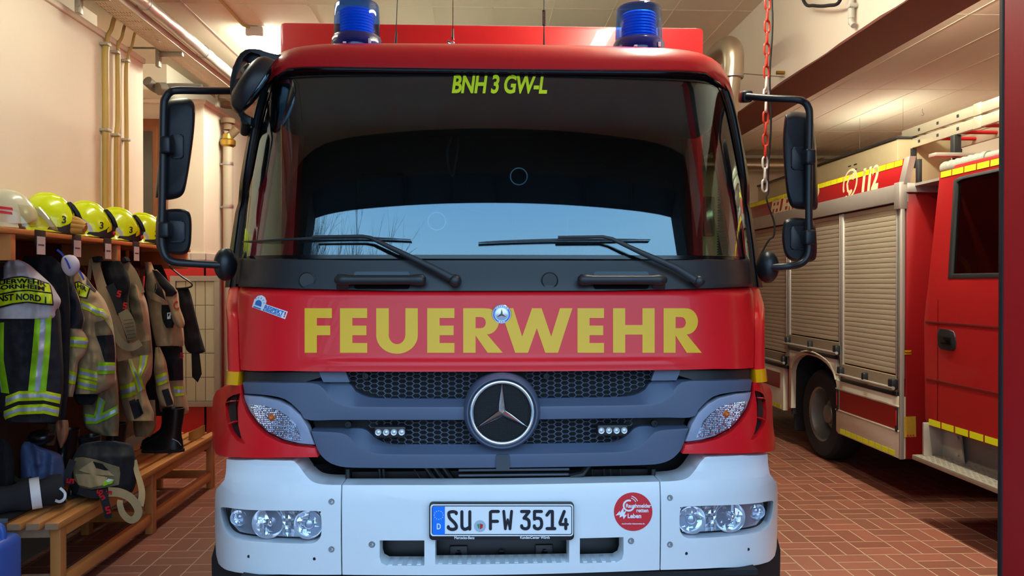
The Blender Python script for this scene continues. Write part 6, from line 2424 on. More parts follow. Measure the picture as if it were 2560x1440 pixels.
class Cloth:
    def __init__(s, rows, Y, dep, seed=0, amp=.012, lean=0.0):
        s.rows = [tuple(p) for p in spline(rows, 6)]
        s.Y, s.dep, s.seed, s.amp, s.lean = Y, dep, seed, amp, lean
    def lr(s, py):
        R = s.rows
        if py <= R[0][0]:
            return R[0][1], R[0][2]
        for a, b in zip(R[:-1], R[1:]):
            if py <= b[0]:
                t = (py - a[0]) / max(1e-6, b[0] - a[0])
                return a[1] + (b[1] - a[1]) * t, a[2] + (b[2] - a[2]) * t
        return R[-1][1], R[-1][2]
    def surf(s, px, py, back=False):
        l, r = s.lr(py)
        t = (px - (l + r) / 2) / max(1.0, (r - l) / 2)
        t = max(-1, min(1, t))
        top = s.rows[0][0]; bot = s.rows[-1][0]
        e = min(1, max(.35, (py - top) / 40.0))
        bulge = s.dep * e * (1 - abs(t) ** 2.4) ** .55
        k = 1 - t * t
        n = noise.noise(Vector((px * .045 + s.seed * 7.3, py * .011, s.seed))) + .6 * noise.noise(Vector((px * .02 + py * .03, py * .03 - px * .01, s.seed * 3.1)))
        if back:
            return s.Y + bulge * .8
        n2 = noise.noise(Vector((px * .11 + py * .02 + s.seed * 2.7, py * .045 - px * .02, s.seed * 1.3)))
        return s.Y - bulge + (s.amp * n * 2.3 + .010 * n2 + .006 * noise.noise(Vector((px * .06 - py * .05, (px + py) * .012, s.seed * 5.1)))) * k
    def mesh(s, name, m, parent, cols=34, zmin=None):
        py0, py1 = s.rows[0][0], s.rows[-1][0]
        nr = max(8, int((py1 - py0) / 4.5))
        rings = []
        for i in range(nr + 1):
            py = py0 + (py1 - py0) * i / nr
            l, r = s.lr(py)
            fr = [W(l + (r - l) * k / cols, py, s.surf(l + (r - l) * k / cols, py)) for k in range(cols + 1)]
            bk = [W(l + (r - l) * k / cols, py, s.surf(l + (r - l) * k / cols, py, True)) for k in range(cols - 1, 0, -1)]
            rings.append(fr + bk)
        mb = MB()
        mb.rings(rings)
        if zmin is not None:
            for v in mb.bm.verts:
                v.co.z = max(v.co.z, zmin)
        return mb.build(name, m, parent, smooth=70)
    def fn(s, off):
        def g(px, py, d):
            l, r = s.lr(py)
            e = .035 * (r - l)
            px = min(max(px, l + e), r - e)
            return W(px, py, s.surf(px, py) - off) + Vector((0, d, 0))
        return g
    def patch(s, poly, m, name, parent, off=.009, cut=5):
        return MB().prism(poly, s.fn(off), .005, cut=cut).build(name, m, parent, smooth=60)
    def tape(s, T, B, parent, m=None, silver=(.30, .70), off=.009):
        b = s.patch(list(T) + list(reversed(B)), m or M_FLUO, 'reflex_band', parent, off)
        lo = [(a[0] + (c[0] - a[0]) * silver[0], a[1] + (c[1] - a[1]) * silver[0]) for a, c in zip(T, B)]
        hi = [(a[0] + (c[0] - a[0]) * silver[1], a[1] + (c[1] - a[1]) * silver[1]) for a, c in zip(T, B)]
        s.patch(lo + list(reversed(hi)), M_RETRO, 'silver_strip', b, off + .003)
        return b
def ribbon(path, wpx, name, m, parent, thick=.004):
    """strap: path of (px, py, Y), width in photo pixels along the picture normal"""
    P = [Vector(p) for p in spline(path, 6)]
    rings = []
    for i, p in enumerate(P):
        t = (P[min(i + 1, len(P) - 1)] - P[max(i - 1, 0)])
        n = Vector((-t.y, t.x, 0))
        n = n.normalized() if n.length > 1e-6 else Vector((1, 0, 0))
        w = wpx(i / (len(P) - 1)) if callable(wpx) else wpx
        a, b = p + n * w / 2, p - n * w / 2
        rings.append([W(a.x, a.y, p.z), W(b.x, b.y, p.z + .003), W(b.x, b.y, p.z + .003 + thick), W(a.x, a.y, p.z + thick)])
    return MB().rings(rings) and _rb(rings, name, m, parent)
def _rb(rings, name, m, parent):
    mb = MB()
    mb.rings(rings)
    return mb.build(name, m, parent, smooth=50)
def smark(px, py, h, Y, name, parent, rot=0.0, m=None):
    """little red S mark"""
    pts = [(.5, 1), (-.45, 1), (-.45, .15), (.5, .05), (.5, -.85), (-.5, -.85)]
    c, s_ = math.cos(rot), math.sin(rot)
    P = [(px + (x * c - y * s_) * h * .5, py - (x * s_ + y * c) * h * .5) for x, y in pts]
    return MB().stroke(P, h * .26, lambda x, y, d: W(x, y, Y) + Vector((0, d, 0)), .002).build(name, m or M_REDPR, parent, smooth=0)
HK = 1.80
# A: black coat under a pale command vest
YA = 4.55
A = thing('turnout_coat', 'black turnout coat with a pale grey vest reading NORD 1 over it', 'coat', W(70, 640, YA), 'hanging turnout coats')
ca = Cloth([(668, 0, 80), (720, -30, 130), (780, -34, 150), (820, -30, 153), (870, -24, 156), (930, -12, 159), (980, -4, 158), (1012, -3, 154), (1040, 3, 150), (1056, 14, 142)], YA, .11, 1, .016)
body = ca.mesh('coat_body', M_NAVY, A)
ca.tape([(88, 786), (82, 860), (76, 920), (70, 979)], [(128, 786), (125, 860), (120, 920), (114, 979)], A, M_FLUG, (.36, .66))
ca.tape([(-22, 808), (-22, 900), (-10, 980)], [(9, 806), (8, 900), (22, 984)], A, M_FLUG, (.2, .45))
ca.tape([(14, 991), (47, 978), (110, 977), (156, 987)], [(12, 1016), (45, 1003), (110, 1001), (152, 1010)], A, M_FLUO, (.30, .68), .006)
ca.tape([(9, 1028), (45, 1013), (110, 1010), (150, 1020)], [(6, 1051), (45, 1037), (110, 1034), (146, 1042)], A, M_FLUO, (.30, .68), .006)
cv = Cloth([(649, 24, 46), (656, 14, 64), (668, 8, 81), (694, 4, 110), (712, -20, 129), (732, -30, 142), (750, -34, 152), (766, -34, 149), (776, -34, 144), (790, -34, 145), (797, -34, 142)], YA - .012, .122, 1, .018)
vest = cv.mesh('command_vest', M_CAPE, A)
MB().prism([(128, 785), (147, 786), (152, 808), (149, 812), (140, 803), (134, 796)], cv.fn(.0), .02, cut=9).build('vest_tail', M_CAPE, vest)
pl = cv.patch([(-20, 706), (7, 698), (30, 693), (54, 690), (90, 697), (124, 709), (131, 737), (133, 764), (100, 761), (67, 757), (30, 762), (0, 770), (-20, 776)], M_BLACKPR, 'placard_border', vest, .012)
cv.patch([(-20, 709), (8, 701), (30, 696), (54, 693), (90, 700), (122, 711), (127, 731), (70, 724), (40, 726), (-20, 738)], M_FLUO, 'placard_field', pl, .015)
cv.patch([(-20, 742), (40, 730), (70, 727.5), (127.5, 735), (130, 760), (100, 757.5), (67, 753.5), (30, 758), (-20, 771)], M_FLUO, 'placard_field', pl, .015)
def arcf(dy):
    def g(u, v, d):
        px = u
        base_ = dy + 9 * ((px - 56) / 60.0) ** 2 * (.95 if px > 56 else .55)
        return cv.fn(.0175)(px, base_ - v, d)
    return g
mb = MB()
mb.text('FEUERWEHR', 15.5, lambda u, v, d: arcf(703)(114 + u, v, d), .002, sx=1.62, bold=.03, align='RIGHT', cut=3.5)
mb.text('BORNHEIM', 15, lambda u, v, d: arcf(716)(112 + u, v, d), .002, sx=1.66, bold=.03, align='RIGHT', cut=3.5)
mb.text('DIENST NORD 1', 22, lambda u, v, d: arcf(743)(119 + u, v, d), .002, sx=.97, bold=.03, align='RIGHT', cut=3.5)
mb.build('placard_print', M_BLACKPR, pl)
# black lining bulk behind the first coat
Z0 = thing('turnout_coat', 'plain black jacket in the dark just behind the grey vest coat', 'coat', W(110, 640, 4.71), 'hanging turnout coats')
Cloth([(640, 60, 130), (680, 50, 165), (760, 60, 175), (860, 70, 175), (980, 80, 170), (1060, 90, 160)], 4.71, .045, 9).mesh('coat_body', M_NAVY2, Z0)

# B: tan coat with black forearm and HR placard
YB_ = 5.0
B = thing('turnout_coat', 'tan turnout coat with a yellow placard ending in HR, beside the vest coat', 'coat', W(205, 650, YB_), 'hanging turnout coats')
cb = Cloth([(668, 166, 190), (690, 170, 214), (715, 172, 232), (745, 178, 258), (772, 182, 271), (800, 185, 280), (838, 190, 286), (880, 192, 290), (930, 188, 290), (960, 186, 287), (985, 188, 243)], YB_, .10, 2, .02)
cb.mesh('coat_body', M_TAN, B)
cb.patch([(217, 692), (224, 689), (245.5, 703), (246, 716), (238, 730), (216, 714)], M_NAVY, 'shoulder_patch', B)
pb = cb.patch([(187, 705), (196, 703), (226, 718), (217, 747), (196, 743), (189, 727)], M_BLACKPR, 'placard_border', B, .012)
cb.patch([(189, 708), (196, 706), (222.5, 720), (215, 743), (198, 740), (192, 726)], M_FLUO, 'placard_field', pb, .015)
mb = MB().text('HR', 17, lambda u, v, d: cb.fn(.0175)(203.5 + u, 718 - v + .45 * u, d), .002, sx=1.0, bold=.03, cut=3.5)
mb.text('I', 12, lambda u, v, d: cb.fn(.0175)(198 + u, 731 - v, d), .002, bold=.04)
mb.build('placard_print', M_BLACKPR, pb)
cb.tape([(201, 750), (222, 758), (242, 770), (258, 773), (271, 787)], [(204, 771), (222, 777), (241, 789), (255, 790), (268, 801)], B)
cb.tape([(270, 798), (278, 812), (286, 832)], [(263, 801), (272, 816), (284, 836)], B)
cb.patch([(236, 806), (262, 800), (285, 836), (262, 838), (238, 838)], M_TAN2, 'pocket_flap', B, .005)
cb.patch([(240, 840), (285, 837), (288, 880), (290, 905), (262, 905), (250, 865)], M_NAVY, 'pocket_panel', B, .005)
cb.tape([(245, 906), (266, 906), (288, 907)], [(245, 935), (266, 935), (288, 934)], B, M_FLUG)
cb.tape([(196, 919), (218, 924), (242, 930)], [(194, 942), (218, 947), (242, 952)], B)
cb.tape([(193, 945), (217, 951), (242, 957)], [(190, 968), (216, 974), (241, 979)], B)
# its black and tan sleeve hanging in front
cs = Cloth([(672, 152, 172), (690, 153, 178), (715, 155, 186), (745, 157, 198), (775, 158, 205), (800, 159, 211), (822, 157, 205), (836, 152, 214), (852, 150, 221), (868, 150, 218), (885, 152, 212), (905, 154, 196), (930, 159, 193), (955, 163, 189), (975, 165, 186), (992, 167, 182)], YB_ - .16, .065, 3, .012)
sl = cs.mesh('sleeve', M_TAN, B)
cs.patch([(153, 674), (170, 674), (180, 700), (190, 730), (200, 760), (207, 780), (208, 800), (204, 822), (159, 820), (158, 780), (156, 720)], M_NAVY, 'sleeve_patch', sl)
cs.tape([(150, 842), (185, 842), (219, 845)], [(150, 866), (185, 867), (217, 870)], sl, M_FLUO, (.32, .68))
cs.tape([(159, 925), (176, 928), (193, 932)], [(163, 956), (176, 959), (190, 961)], sl, M_FLUO)
# trousers below B with crossed bands
B2 = thing('turnout_trousers', 'tan turnout trousers with crossed green bands hanging below the HR placard coat', 'trousers', W(250, 1000, 5.12), 'hanging turnout trousers')
cd = Cloth([(930, 215, 292), (985, 208, 296), (1010, 205, 297), (1040, 206, 298), (1070, 215, 297), (1090, 250, 296)], 5.16, .07, 4, .016)
cd.mesh('trouser_leg', M_TAN2, B2)
cd.tape([(246, 992), (240, 1020), (231, 1052)], [(263, 1003), (257, 1028), (248, 1056)], B2, M_FLUG)
cd.tape([(212, 1034), (240, 1040), (265, 1028), (297, 1012)], [(213, 1060), (242, 1059), (268, 1048), (297, 1032)], B2, M_FLUG)
cb2 = Cloth([(976, 186, 240), (990, 184, 244), (1005, 190, 238), (1012, 196, 232)], 5.02, .05, 5)
o = cb2.mesh('hem_lining', M_NAVY2, B)

# C: trousers with braces, folded over the hook
YC_ = 5.32
Cc = thing('turnout_trousers', 'tan turnout trousers with wide braces and black knit, folded over a hook mid rack', 'trousers', W(270, 650, YC_), 'hanging turnout trousers')
ribbon([(236, 645, YC_ - .05), (246, 690, YC_ - .08), (262, 740, YC_ - .1), (284, 800, YC_ - .12), (302, 860, YC_ - .12), (312, 900, YC_ - .10)], lambda t: 20 + 18 * t, 'wide_brace', M_TAN, Cc, .03)
ribbon([(228, 648, YC_ - .02), (224, 680, YC_ - .02), (222, 700, YC_ - .02)], 10, 'brace_tail', M_TAN, Cc, .01)
MB().prism([(228, 643), (244, 640), (248, 652), (232, 656)], lambda x, y, d: W(x, y, YC_ - .13) + Vector((0, d, 0)), .06, bev=.006).build('knit_cuff', M_NAVY2, Cc)
cc = Cloth([(652, 252, 300), (680, 258, 318), (710, 262, 326), (735, 280, 322), (790, 296, 318), (860, 300, 322)], YC_ + .06, .07, 6, .012)
cc.mesh('knit_lining', M_NAVY2, Cc)
ribbon([(274, 712, YC_ - .12), (285, 735, YC_ - .14), (297, 765, YC_ - .15), (304, 785, YC_ - .15)], 22, 'logo_strap', M_NAVY, Cc, .006)
smark(297, 735, 14, YC_ - .152, 'red_logo', Cc, -.25)
smark(312, 765, 14, YC_ - .158, 'red_logo', Cc, -.15)
ribbon([(306, 778, YC_ - .16), (318, 800, YC_ - .19), (327, 830, YC_ - .20), (330, 850, YC_ - .19)], lambda t: 24 + 8 * math.sin(math.pi * min(1, t * 1.2)), 'quilted_tab', M_TAN2, Cc, .02)
mb = MB()
for k in range(6):
    y = 800 + 9 * k
    mb.stroke([(309 + 2.2 * k, y + 1), (331 + 1.6 * k, y - 2)], 1.4, lambda px, py, d: W(px, py, YC_ - .203) + Vector((0, d, 0)), .003)
mb.build('quilting_seams', mat('dark_tan_seam', (96, 80, 56), rough=.9), Cc, smooth=0)
ribbon([(279, 806, YC_ - .14), (290, 838, YC_ - .20), (308, 862, YC_ - .24), (330, 868, YC_ - .24), (352, 856, YC_ - .20)], lambda t: 20 - 6 * abs(t - .5), 'hanging_loop', M_TAN2, Cc, .006)

# D: tan coat with long V bands
YD = 5.62
D = thing('turnout_coat', 'tan turnout coat with crossing yellow bands and black pocket stripe', 'coat', W(330, 650, YD), 'hanging turnout coats')
ribbon([(303, 648, YD - .04), (316, 665, YD - .06), (332, 690, YD - .07), (348, 735, YD - .06)], lambda t: 22 + 8 * t, 'shoulder', M_TAN, D, .05)
MB().prism([(299, 646), (311, 642), (317, 652), (304, 658)], lambda x, y, d: W(x, y, YD - .12) + Vector((0, d, 0)), .06, bev=.006).build('knit_cuff', M_NAVY2, D)
c4 = Cloth([(670, 312, 330), (720, 318, 352), (760, 320, 368), (820, 306, 376), (860, 296, 380), (900, 292, 382), (940, 294, 378), (965, 297, 364), (1000, 302, 372), (1030, 310, 384), (1052, 318, 384)], YD, .08, 7, .02)
c4.mesh('coat_body', M_TAN, D)
c4.patch([(322, 700), (336, 705), (350, 760), (358, 800), (340, 815), (326, 780), (318, 740)], M_TAN2, 'inner_lining', D)
c4.patch([(318, 862), (378, 850), (378, 880), (330, 890)], M_TAN2, 'hem_fold', D)
c4.tape([(298, 966), (316, 962), (336, 953)], [(301, 997), (320, 994), (341, 987)], D)
c4.tape([(316, 872), (322, 905), (333, 940), (346, 980)], [(322, 880), (336, 920), (352, 944), (363, 972)], D, M_FLUO, (.32, .66), .006)
c4.tape([(350, 889), (348, 912), (345, 934)], [(371, 888), (366, 912), (352, 943)], D)
c4.patch([(322, 1003), (337, 997), (352, 1039), (336, 1048)], M_NAVY, 'pocket_stripe', D)
c4.patch([(340, 1000), (345, 997), (358, 1034), (352, 1038)], M_NAVY, 'pocket_stripe', D)
D2 = thing('turnout_trousers', 'plain olive tan trouser leg tucked in a boot below the crossing-band coat', 'trousers', W(360, 1090, 5.72), 'hanging turnout trousers')
c5 = Cloth([(1000, 330, 388), (1040, 332, 390), (1070, 334, 389), (1092, 338, 376)], 5.80, .06, 8, .01)
c5.mesh('trouser_leg', M_TAN2, D2)

# E: tan trousers and coat with black knees, by the far end
YE = 6.02
Ee = thing('turnout_coat', 'tan turnout coat with a black knit sleeve and round red badge', 'coat', W(400, 650, YE), 'hanging turnout coats')
c6 = Cloth([(655, 362, 378), (690, 366, 392), (720, 364, 412), (760, 370, 436), (800, 376, 452), (840, 384, 460), (865, 390, 460)], YE, .08, 10, .016)
c6.mesh('coat_body', M_TAN, Ee)
c6.patch([(367, 690), (388, 672), (392, 720), (386, 735), (366, 722)], M_TAN2, 'quilted_tab', Ee)
c6.patch([(389, 700), (405, 722), (414, 752), (396, 742), (386, 730)], M_NAVY, 'shoulder_patch', Ee)
c6.patch([(366, 728), (385, 732), (412, 750), (416, 768), (400, 756), (372, 746)], M_TAN, 'yoke_fold', Ee, .02)
c7 = Cloth([(674, 380, 392), (690, 384, 408), (705, 392, 422), (718, 402, 436), (730, 412, 443), (745, 414, 444), (770, 424, 450), (795, 430, 459), (810, 436, 462), (820, 446, 458)], YE - .17, .055, 11, .01)
s7 = c7.mesh('sleeve', M_TAN, Ee)
c7.patch([(382, 676), (392, 676), (406, 688), (420, 704), (434, 718), (443, 732), (430, 741), (414, 741), (402, 718), (390, 696)], M_NAVY2, 'knit_sleeve', s7)
MB().stroke([(442 + 7 * math.cos(math.radians(a)), 763 + 9 * math.sin(math.radians(a))) for a in range(40, 330, 20)], 2.6, c7.fn(.008), .002).build('round_badge', M_REDPR, s7)
c8 = Cloth([(762, 404, 424), (785, 404, 432), (805, 408, 436), (820, 416, 432)], YE - .12, .04, 12, .006)
c8.mesh('glove_cuff', M_NAVY2, Ee)
MB().prism([(418, 782), (428, 780), (434, 796), (418, 798)], c8.fn(.004), .004).build('white_tag', M_STICKW, Ee)
E2 = thing('turnout_trousers', 'tan turnout trousers with a broad black knee panel, far end of the rack', 'trousers', W(430, 870, 6.1), 'hanging turnout trousers')
c9 = Cloth([(800, 392, 456), (840, 386, 460), (865, 392, 458), (900, 398, 459), (950, 404, 460), (975, 398, 463), (1010, 398, 470), (1030, 402, 472), (1036, 412, 460)], 6.24, .085, 13, .014)
c9.mesh('trouser_leg', M_TAN, E2)
c9.patch([(399, 866), (428, 864), (457, 868), (459, 910), (458, 950), (430, 952), (407, 951), (403, 910)], M_NAVY, 'knee_panel', E2)
c9.tape([(433, 967), (445, 966), (457, 966)], [(438, 991), (448, 990), (460, 988)], E2)
ribbon([(433, 800, 6.07), (437, 850, 6.07), (441, 880, 6.07)], 17, 'logo_strap', M_NAVY, E2, .006)
for py in (836, 864, 893):
    smark(436 + (py - 836) * .09 + 13, py - 4, 12, 6.065, 'red_logo', E2, -.15)
E3 = thing('turnout_coat', 'tan coat sleeve end with a tilted yellow band and black striped pocket', 'coat', W(400, 930, 5.9), 'hanging turnout coats')
c10 = Cloth([(868, 388, 400), (900, 386, 414), (930, 385, 420), (960, 389, 424), (980, 391, 428), (1000, 396, 434), (1016, 404, 432)], 5.95, .06, 14, .01)
c10.mesh('coat_body', M_TAN, E3)
c10.tape([(386, 940), (400, 936), (416, 930)], [(391, 965), (406, 961), (421, 954)], E3)
c10.patch([(404, 976), (420, 971), (433, 1010), (417, 1016)], M_NAVY, 'pocket_stripe', E3)

E4 = thing('fleece_jacket', 'black fleece jacket squeezed between the tan coats near the far end', 'jacket', W(390, 660, 6.34), None)
Cloth([(662, 366, 404), (700, 362, 420), (760, 358, 430), (850, 358, 440), (940, 360, 436), (1010, 362, 430), (1040, 366, 424)], 6.46, .05, 31).mesh('jacket_body', M_NAVY2, E4)
# F: black suit jacket with tie on a hanger at the far end
YFF = 6.45
Fh = thing('clothes_hanger', 'dark clothes hanger at the far end of the rack, holding the black jacket', 'hanger', W(425, 668, YFF))
MB().tube(spline([W(424, 664, YFF), W(430, 672, YFF), W(455, 692, YFF), W(476, 706, YFF), W(480, 714, YFF), W(470, 719, YFF), W(440, 722, YFF)], 5), .007, seg=8).build('hanger_bar', M_BLACKP, Fh)
MB().tube(spline([W(424, 664, YFF), W(421, 656, YFF), W(425, 650, YFF), W(429, 654, YFF)], 4), .004, seg=7).build('hanger_hook', M_STEEL, Fh)
Fj = thing('suit_jacket', 'black cloth jacket hanging on the far clothes hanger', 'jacket', W(470, 720, YFF), None)
cj = Cloth([(719, 440, 470), (735, 446, 477), (780, 450, 488), (830, 456, 500), (865, 462, 510), (880, 470, 513), (884, 476, 500)], YFF + .02, .06, 15, .012)
cj.mesh('jacket_body', M_NAVY2, Fj)
Ft = thing('necktie', 'black necktie hanging below the black jacket', 'tie', W(490, 880, YFF - .02))
MB().prism([(478, 872), (497, 872), (504, 935), (494, 956), (480, 942)], lambda x, y, d: W(x, y, YFF - .03) + Vector((0, d, 0)), .006, bev=.001).build('tie_blade', M_NAVY2, Ft)
# red ties and carabiners on the hooks
# white dust mask hung by a blue strap
YM_ = 4.66
Mk = thing('face_mask', 'white cup shaped dust mask hanging by a blue elastic strap', 'mask', W(180, 640, YM_))
cm_ = W(180, 661, YM_)
mb = MB()
rg = []
axm = (W(190, 655, YM_ - .02) - W(172, 664, YM_ + .01)).normalized()
Rm_ = rot_to(axm)
for h, rr in ((-.032, .062), (-.028, .064), (-.006, .060), (.018, .050), (.036, .032), (.044, .012)):
    rg.append([cm_ + Rm_ @ Vector((math.cos(t) * rr * .72, math.sin(t) * rr * 1.02, h)) for t in [2 * math.pi * k / 24 for k in range(24)]])
mb.rings(rg)
mb.build('mask_cup', mat('white_mask_fleece', (216, 208, 222), rough=.8), Mk, smooth=60)
ribbon([(162, 645, YM_ - .07), (168, 655, YM_ - .075), (175, 672, YM_ - .07)], 5, 'blue_band', M_BADGEB if False else mat('blue_elastic', (40, 70, 176), rough=.7), Mk, .003)
ribbon([(143, 624, YM_ - .02), (152, 632, YM_ - .02), (160, 640, YM_ - .02)], 5, 'strap', MATS['blue_elastic'], Mk, .003)
ribbon([(198, 676, YM_ - .02), (204, 688, YM_ - .03), (210, 700, YM_ - .06)], 5, 'strap', MATS['blue_elastic'], Mk, .003)
# gloves on the shelf
q = WX(204, 575, -2.47)
Gl = thing('work_gloves', 'tan leather work gloves lying on the helmet shelf', 'gloves', (q.x, q.y, ZSH))
M_LEA = mat('tan_leather', (196, 144, 66), rough=.7, var=.12, scale=14, bump=.15, bscale=50)
mb = MB()
for k, (dy, l, z, r) in enumerate(((-.02, .15, .030, .022), (-.018, .165, .058, .022), (-.012, .155, .086, .020), (-.004, .13, .108, .018))):
    pts = [Vector((-2.54, q.y - .10 + dy, ZSH + z)), Vector((-2.50, q.y - .102 + dy, ZSH + z * 1.02)), Vector((-2.50 + l * .5, q.y - .11 + dy, ZSH + z * .85)), Vector((-2.50 + l * .72, q.y - .11 + dy, ZSH + z * .55 + .010))]
    mb.tube(spline(pts, 4), [r] * 13, seg=10)
mb.ell((-2.535, q.y - .09, ZSH + .062), .045, .045, .058)
mb.build('glove', M_LEA, Gl, smooth=60)

# boots, bag, cloth bundles on the bench
M_BOOT = mat('black_boot_leather', (20, 21, 25), rough=.28, var=.1, coat=.2)
def boot(x, y, z, ang, label, hgt=.33, group='black boots on the bench'):
    Bt = thing('fire_boot', label, 'boot', (0, 0, 0), group)
    mb = MB()
    # along local x: heel at 0, toe at .29
    rings = []
    for zz, x0, x1, w in ((.012, -.005, .285, .048), (.035, -.008, .290, .050), (.065, -.004, .280, .046), (.095, .0, .235, .043), (.12, .006, .185, .043), (.15, .008, .150, .045), (.20, .0, .138, .050), (.27, -.012, .140, .056), (hgt, -.018, .146, .060), (hgt + .002, -.010, .138, .052), (hgt - .05, -.004, .132, .046)):
        cx, rx = (x0 + x1) / 2, (x1 - x0) / 2
        rings.append([Vector((cx + rx * math.cos(t), w * math.sin(t) * (1 - .18 * math.cos(t)), zz)) for t in [2 * math.pi * k / 24 for k in range(24)]])
    mb.rings(rings)
    mb.build('upper', M_BOOT, Bt, smooth=60)
    mb = MB()
    o_ = [(.14 + .156 * math.cos(t), .052 * math.sin(t) * (1 - .15 * math.cos(t))) for t in [2 * math.pi * k / 28 for k in range(28)]]
    mb.prism(o_, lambda a, b, d: Vector((a, b, .022 - d)), .022, bev=.003)
    mb.build('sole', M_TYRE, Bt)
    mb = MB()
    for s_ in (-1, 1):
        mb.tube(spline([(-.002, s_ * .046, .055), (.02, s_ * .049, .085), (.06, s_ * .046, .105)], 4), .0025, seg=6)
    mb.build('piping', M_RETRO, Bt)
    Bt.location = (x, y, z)
    Bt.rotation_euler = (0, 0, math.radians(ang))
    return Bt
zb_ = ZT
boot(-2.20 - .06, 6.02, zb_, 186, 'black boot with white piping on the bench edge, under the knee panel trousers')
boot(-2.33, 6.17, zb_, 188, 'black leather boot standing behind the piped boot on the bench', .28)
boot(-2.44, 5.42, zb_, 258, 'black leather boot below the crossing-band coat, behind the bag')
boot(-2.66, 5.22, zb_, 262, 'black leather boot deep on the bench beneath the braces')
boot(-2.42, 5.00, zb_, 268, 'black leather boot directly behind the tan and black bag')
# small white tag leaf on a boot
YG = 4.72
bag = thing('waist_bag', 'tan and black tool bag with straps lying on the bench edge', 'bag', W(255, 1240, YG))
cg = Cloth([(1102, 250, 285), (1110, 205, 325), (1130, 190, 336), (1160, 176, 340), (1190, 170, 342), (1215, 172, 338), (1236, 185, 325), (1243, 200, 300)], YG, .11, 20, .010)
cg.mesh('bag_body', M_NAVY, bag, zmin=ZT + .003)
cg.patch([(180, 1146), (205, 1143), (240, 1150), (270, 1160), (298, 1168), (300, 1185), (297, 1212), (270, 1218), (230, 1224), (200, 1218), (186, 1200), (182, 1175)], M_TAN2, 'pouch_front', bag, .012)
cg.patch([(196, 1176), (230, 1153), (262, 1172), (285, 1190), (230, 1186)], M_TAN, 'pouch_flap', bag, .022)
cg.patch([(188, 1186), (230, 1186), (268, 1194), (262, 1212), (225, 1220), (196, 1212)], M_TAN, 'pouch_roll', bag, .028)
cg.patch([(232, 1154), (255, 1160), (270, 1176), (262, 1176), (240, 1170)], M_NAVY2, 'pouch_opening', bag, .026)
cg.patch([(258, 1206), (268, 1198), (285, 1200), (280, 1208), (258, 1216)], M_FLUG, 'green_flash', bag, .032)
cg.patch([(265, 1202), (270, 1197), (284, 1200), (270, 1206)], M_STICKW, 'white_flash', bag, .036)
ribbon([(182, 1150, YG - .13), (170, 1185, YG - .15), (172, 1212, YG - .16)], 18, 'logo_strap', M_NAVY, bag, .006)
smark(176, 1203, 16, YG - .166, 'red_logo', bag, 1.5)
ribbon([(196, 1226, YG - .17), (230, 1236, YG - .185), (262, 1232, YG - .19), (284, 1226, YG - .19)], 20, 'belt', M_NAVY, bag, .008)
smark(250, 1230, 13, YG - .197, 'red_logo', bag, 1.5)
smark(272, 1232, 13, YG - .198, 'red_logo', bag, 1.5)
ribbon([(256, 1232, YG - .20), (262, 1252, YG - .22), (268, 1275, YG - .22), (271, 1296, YG - .21)], lambda t: 24 - 6 * t, 'hanging_strap', M_NAVY, bag, .006)
smark(255, 1242, 15, YG - .228, 'red_logo', bag, .6)
smark(270, 1276, 16, YG - .228, 'red_logo', bag, .25)
ribbon([(270, 1230, YG - .19), (300, 1232, YG - .20), (328, 1246, YG - .21), (345, 1272, YG - .21), (342, 1292, YG - .21), (326, 1300, YG - .21), (308, 1285, YG - .20), (300, 1262, YG - .19), (301, 1250, YG - .18)], lambda t: 24 - 10 * t, 'tan_strap', M_TAN, bag, .006)
ribbon([(336, 1150, YG - .02), (342, 1180, YG - .06), (350, 1205, YG - .12), (355, 1235, YG - .17), (350, 1265, YG - .20)], lambda t: 12 + 6 * t, 'tan_strap', M_TAN, bag, .006)
# rolled black trousers with white bands
YR = 4.42
rl = thing('rolled_clothing', 'rolled black clothing with white reflective bands on the boot mat', 'clothing', W(70, 1285, YR))
ra, rb = W(-30, 1262, YR - .05), W(160, 1222, YR + .13)
mb = MB()
pts = [ra.lerp(rb, t) for t in [k / 12 for k in range(13)]]
mb.tube(pts, [.085 + .008 * math.sin(k * 1.3) for k in range(13)], seg=20)
mb.jitter(.008, 9.0, 3)
for v in mb.bm.verts:
    v.co.z = max(v.co.z, ZT + .026)
mb.build('roll', M_NAVY, rl, smooth=70)
for t in (.62,):
    p = ra.lerp(rb, t)
    d_ = (rb - ra).normalized()
    mb = MB()
    Rr = rot_to(d_)
    mb.rings([[p + d_ * h + Rr @ Vector((math.cos(a) * .096, math.sin(a) * .096, 0)) for a in [2 * math.pi * k / 28 for k in range(28)]] for h in (-.024, .024)], cap=False)
    for v in mb.bm.verts:
        v.co.z = max(v.co.z, ZT + .025)
    mb.build('white_band', M_STICKW, rl, smooth=60)
ribbon([(150, 1220, YR - .04), (162, 1232, YR - .05), (161, 1246, YR - .06), (150, 1254, YR - .06), (138, 1251, YR - .05)], 7, 'white_loop', M_STICKW, rl, .003)
# blue denim bundle
YJ = 4.80
jn = thing('jeans_bundle', 'crumpled blue jeans heaped on the bench behind the black roll', 'clothing', W(110, 1230, YJ))
cjn = Cloth([(1104, 60, 85), (1118, 52, 104), (1135, 50, 150), (1160, 50, 160), (1190, 50, 163), (1220, 50, 160), (1236, 52, 140)], YJ, .10, 22, .03)
cjn.mesh('denim', mat('faded_blue_denim', (88, 104, 148), rough=.85, var=.15, scale=8, bump=.15, bscale=80), jn, zmin=ZT + .03)
ribbon([(30, 1190, YJ - .16), (50, 1203, YJ - .18), (80, 1196, YJ - .18)], 12, 'brown_strap', mat('dark_brown_strap', (58, 48, 34), rough=.6), jn, .012)
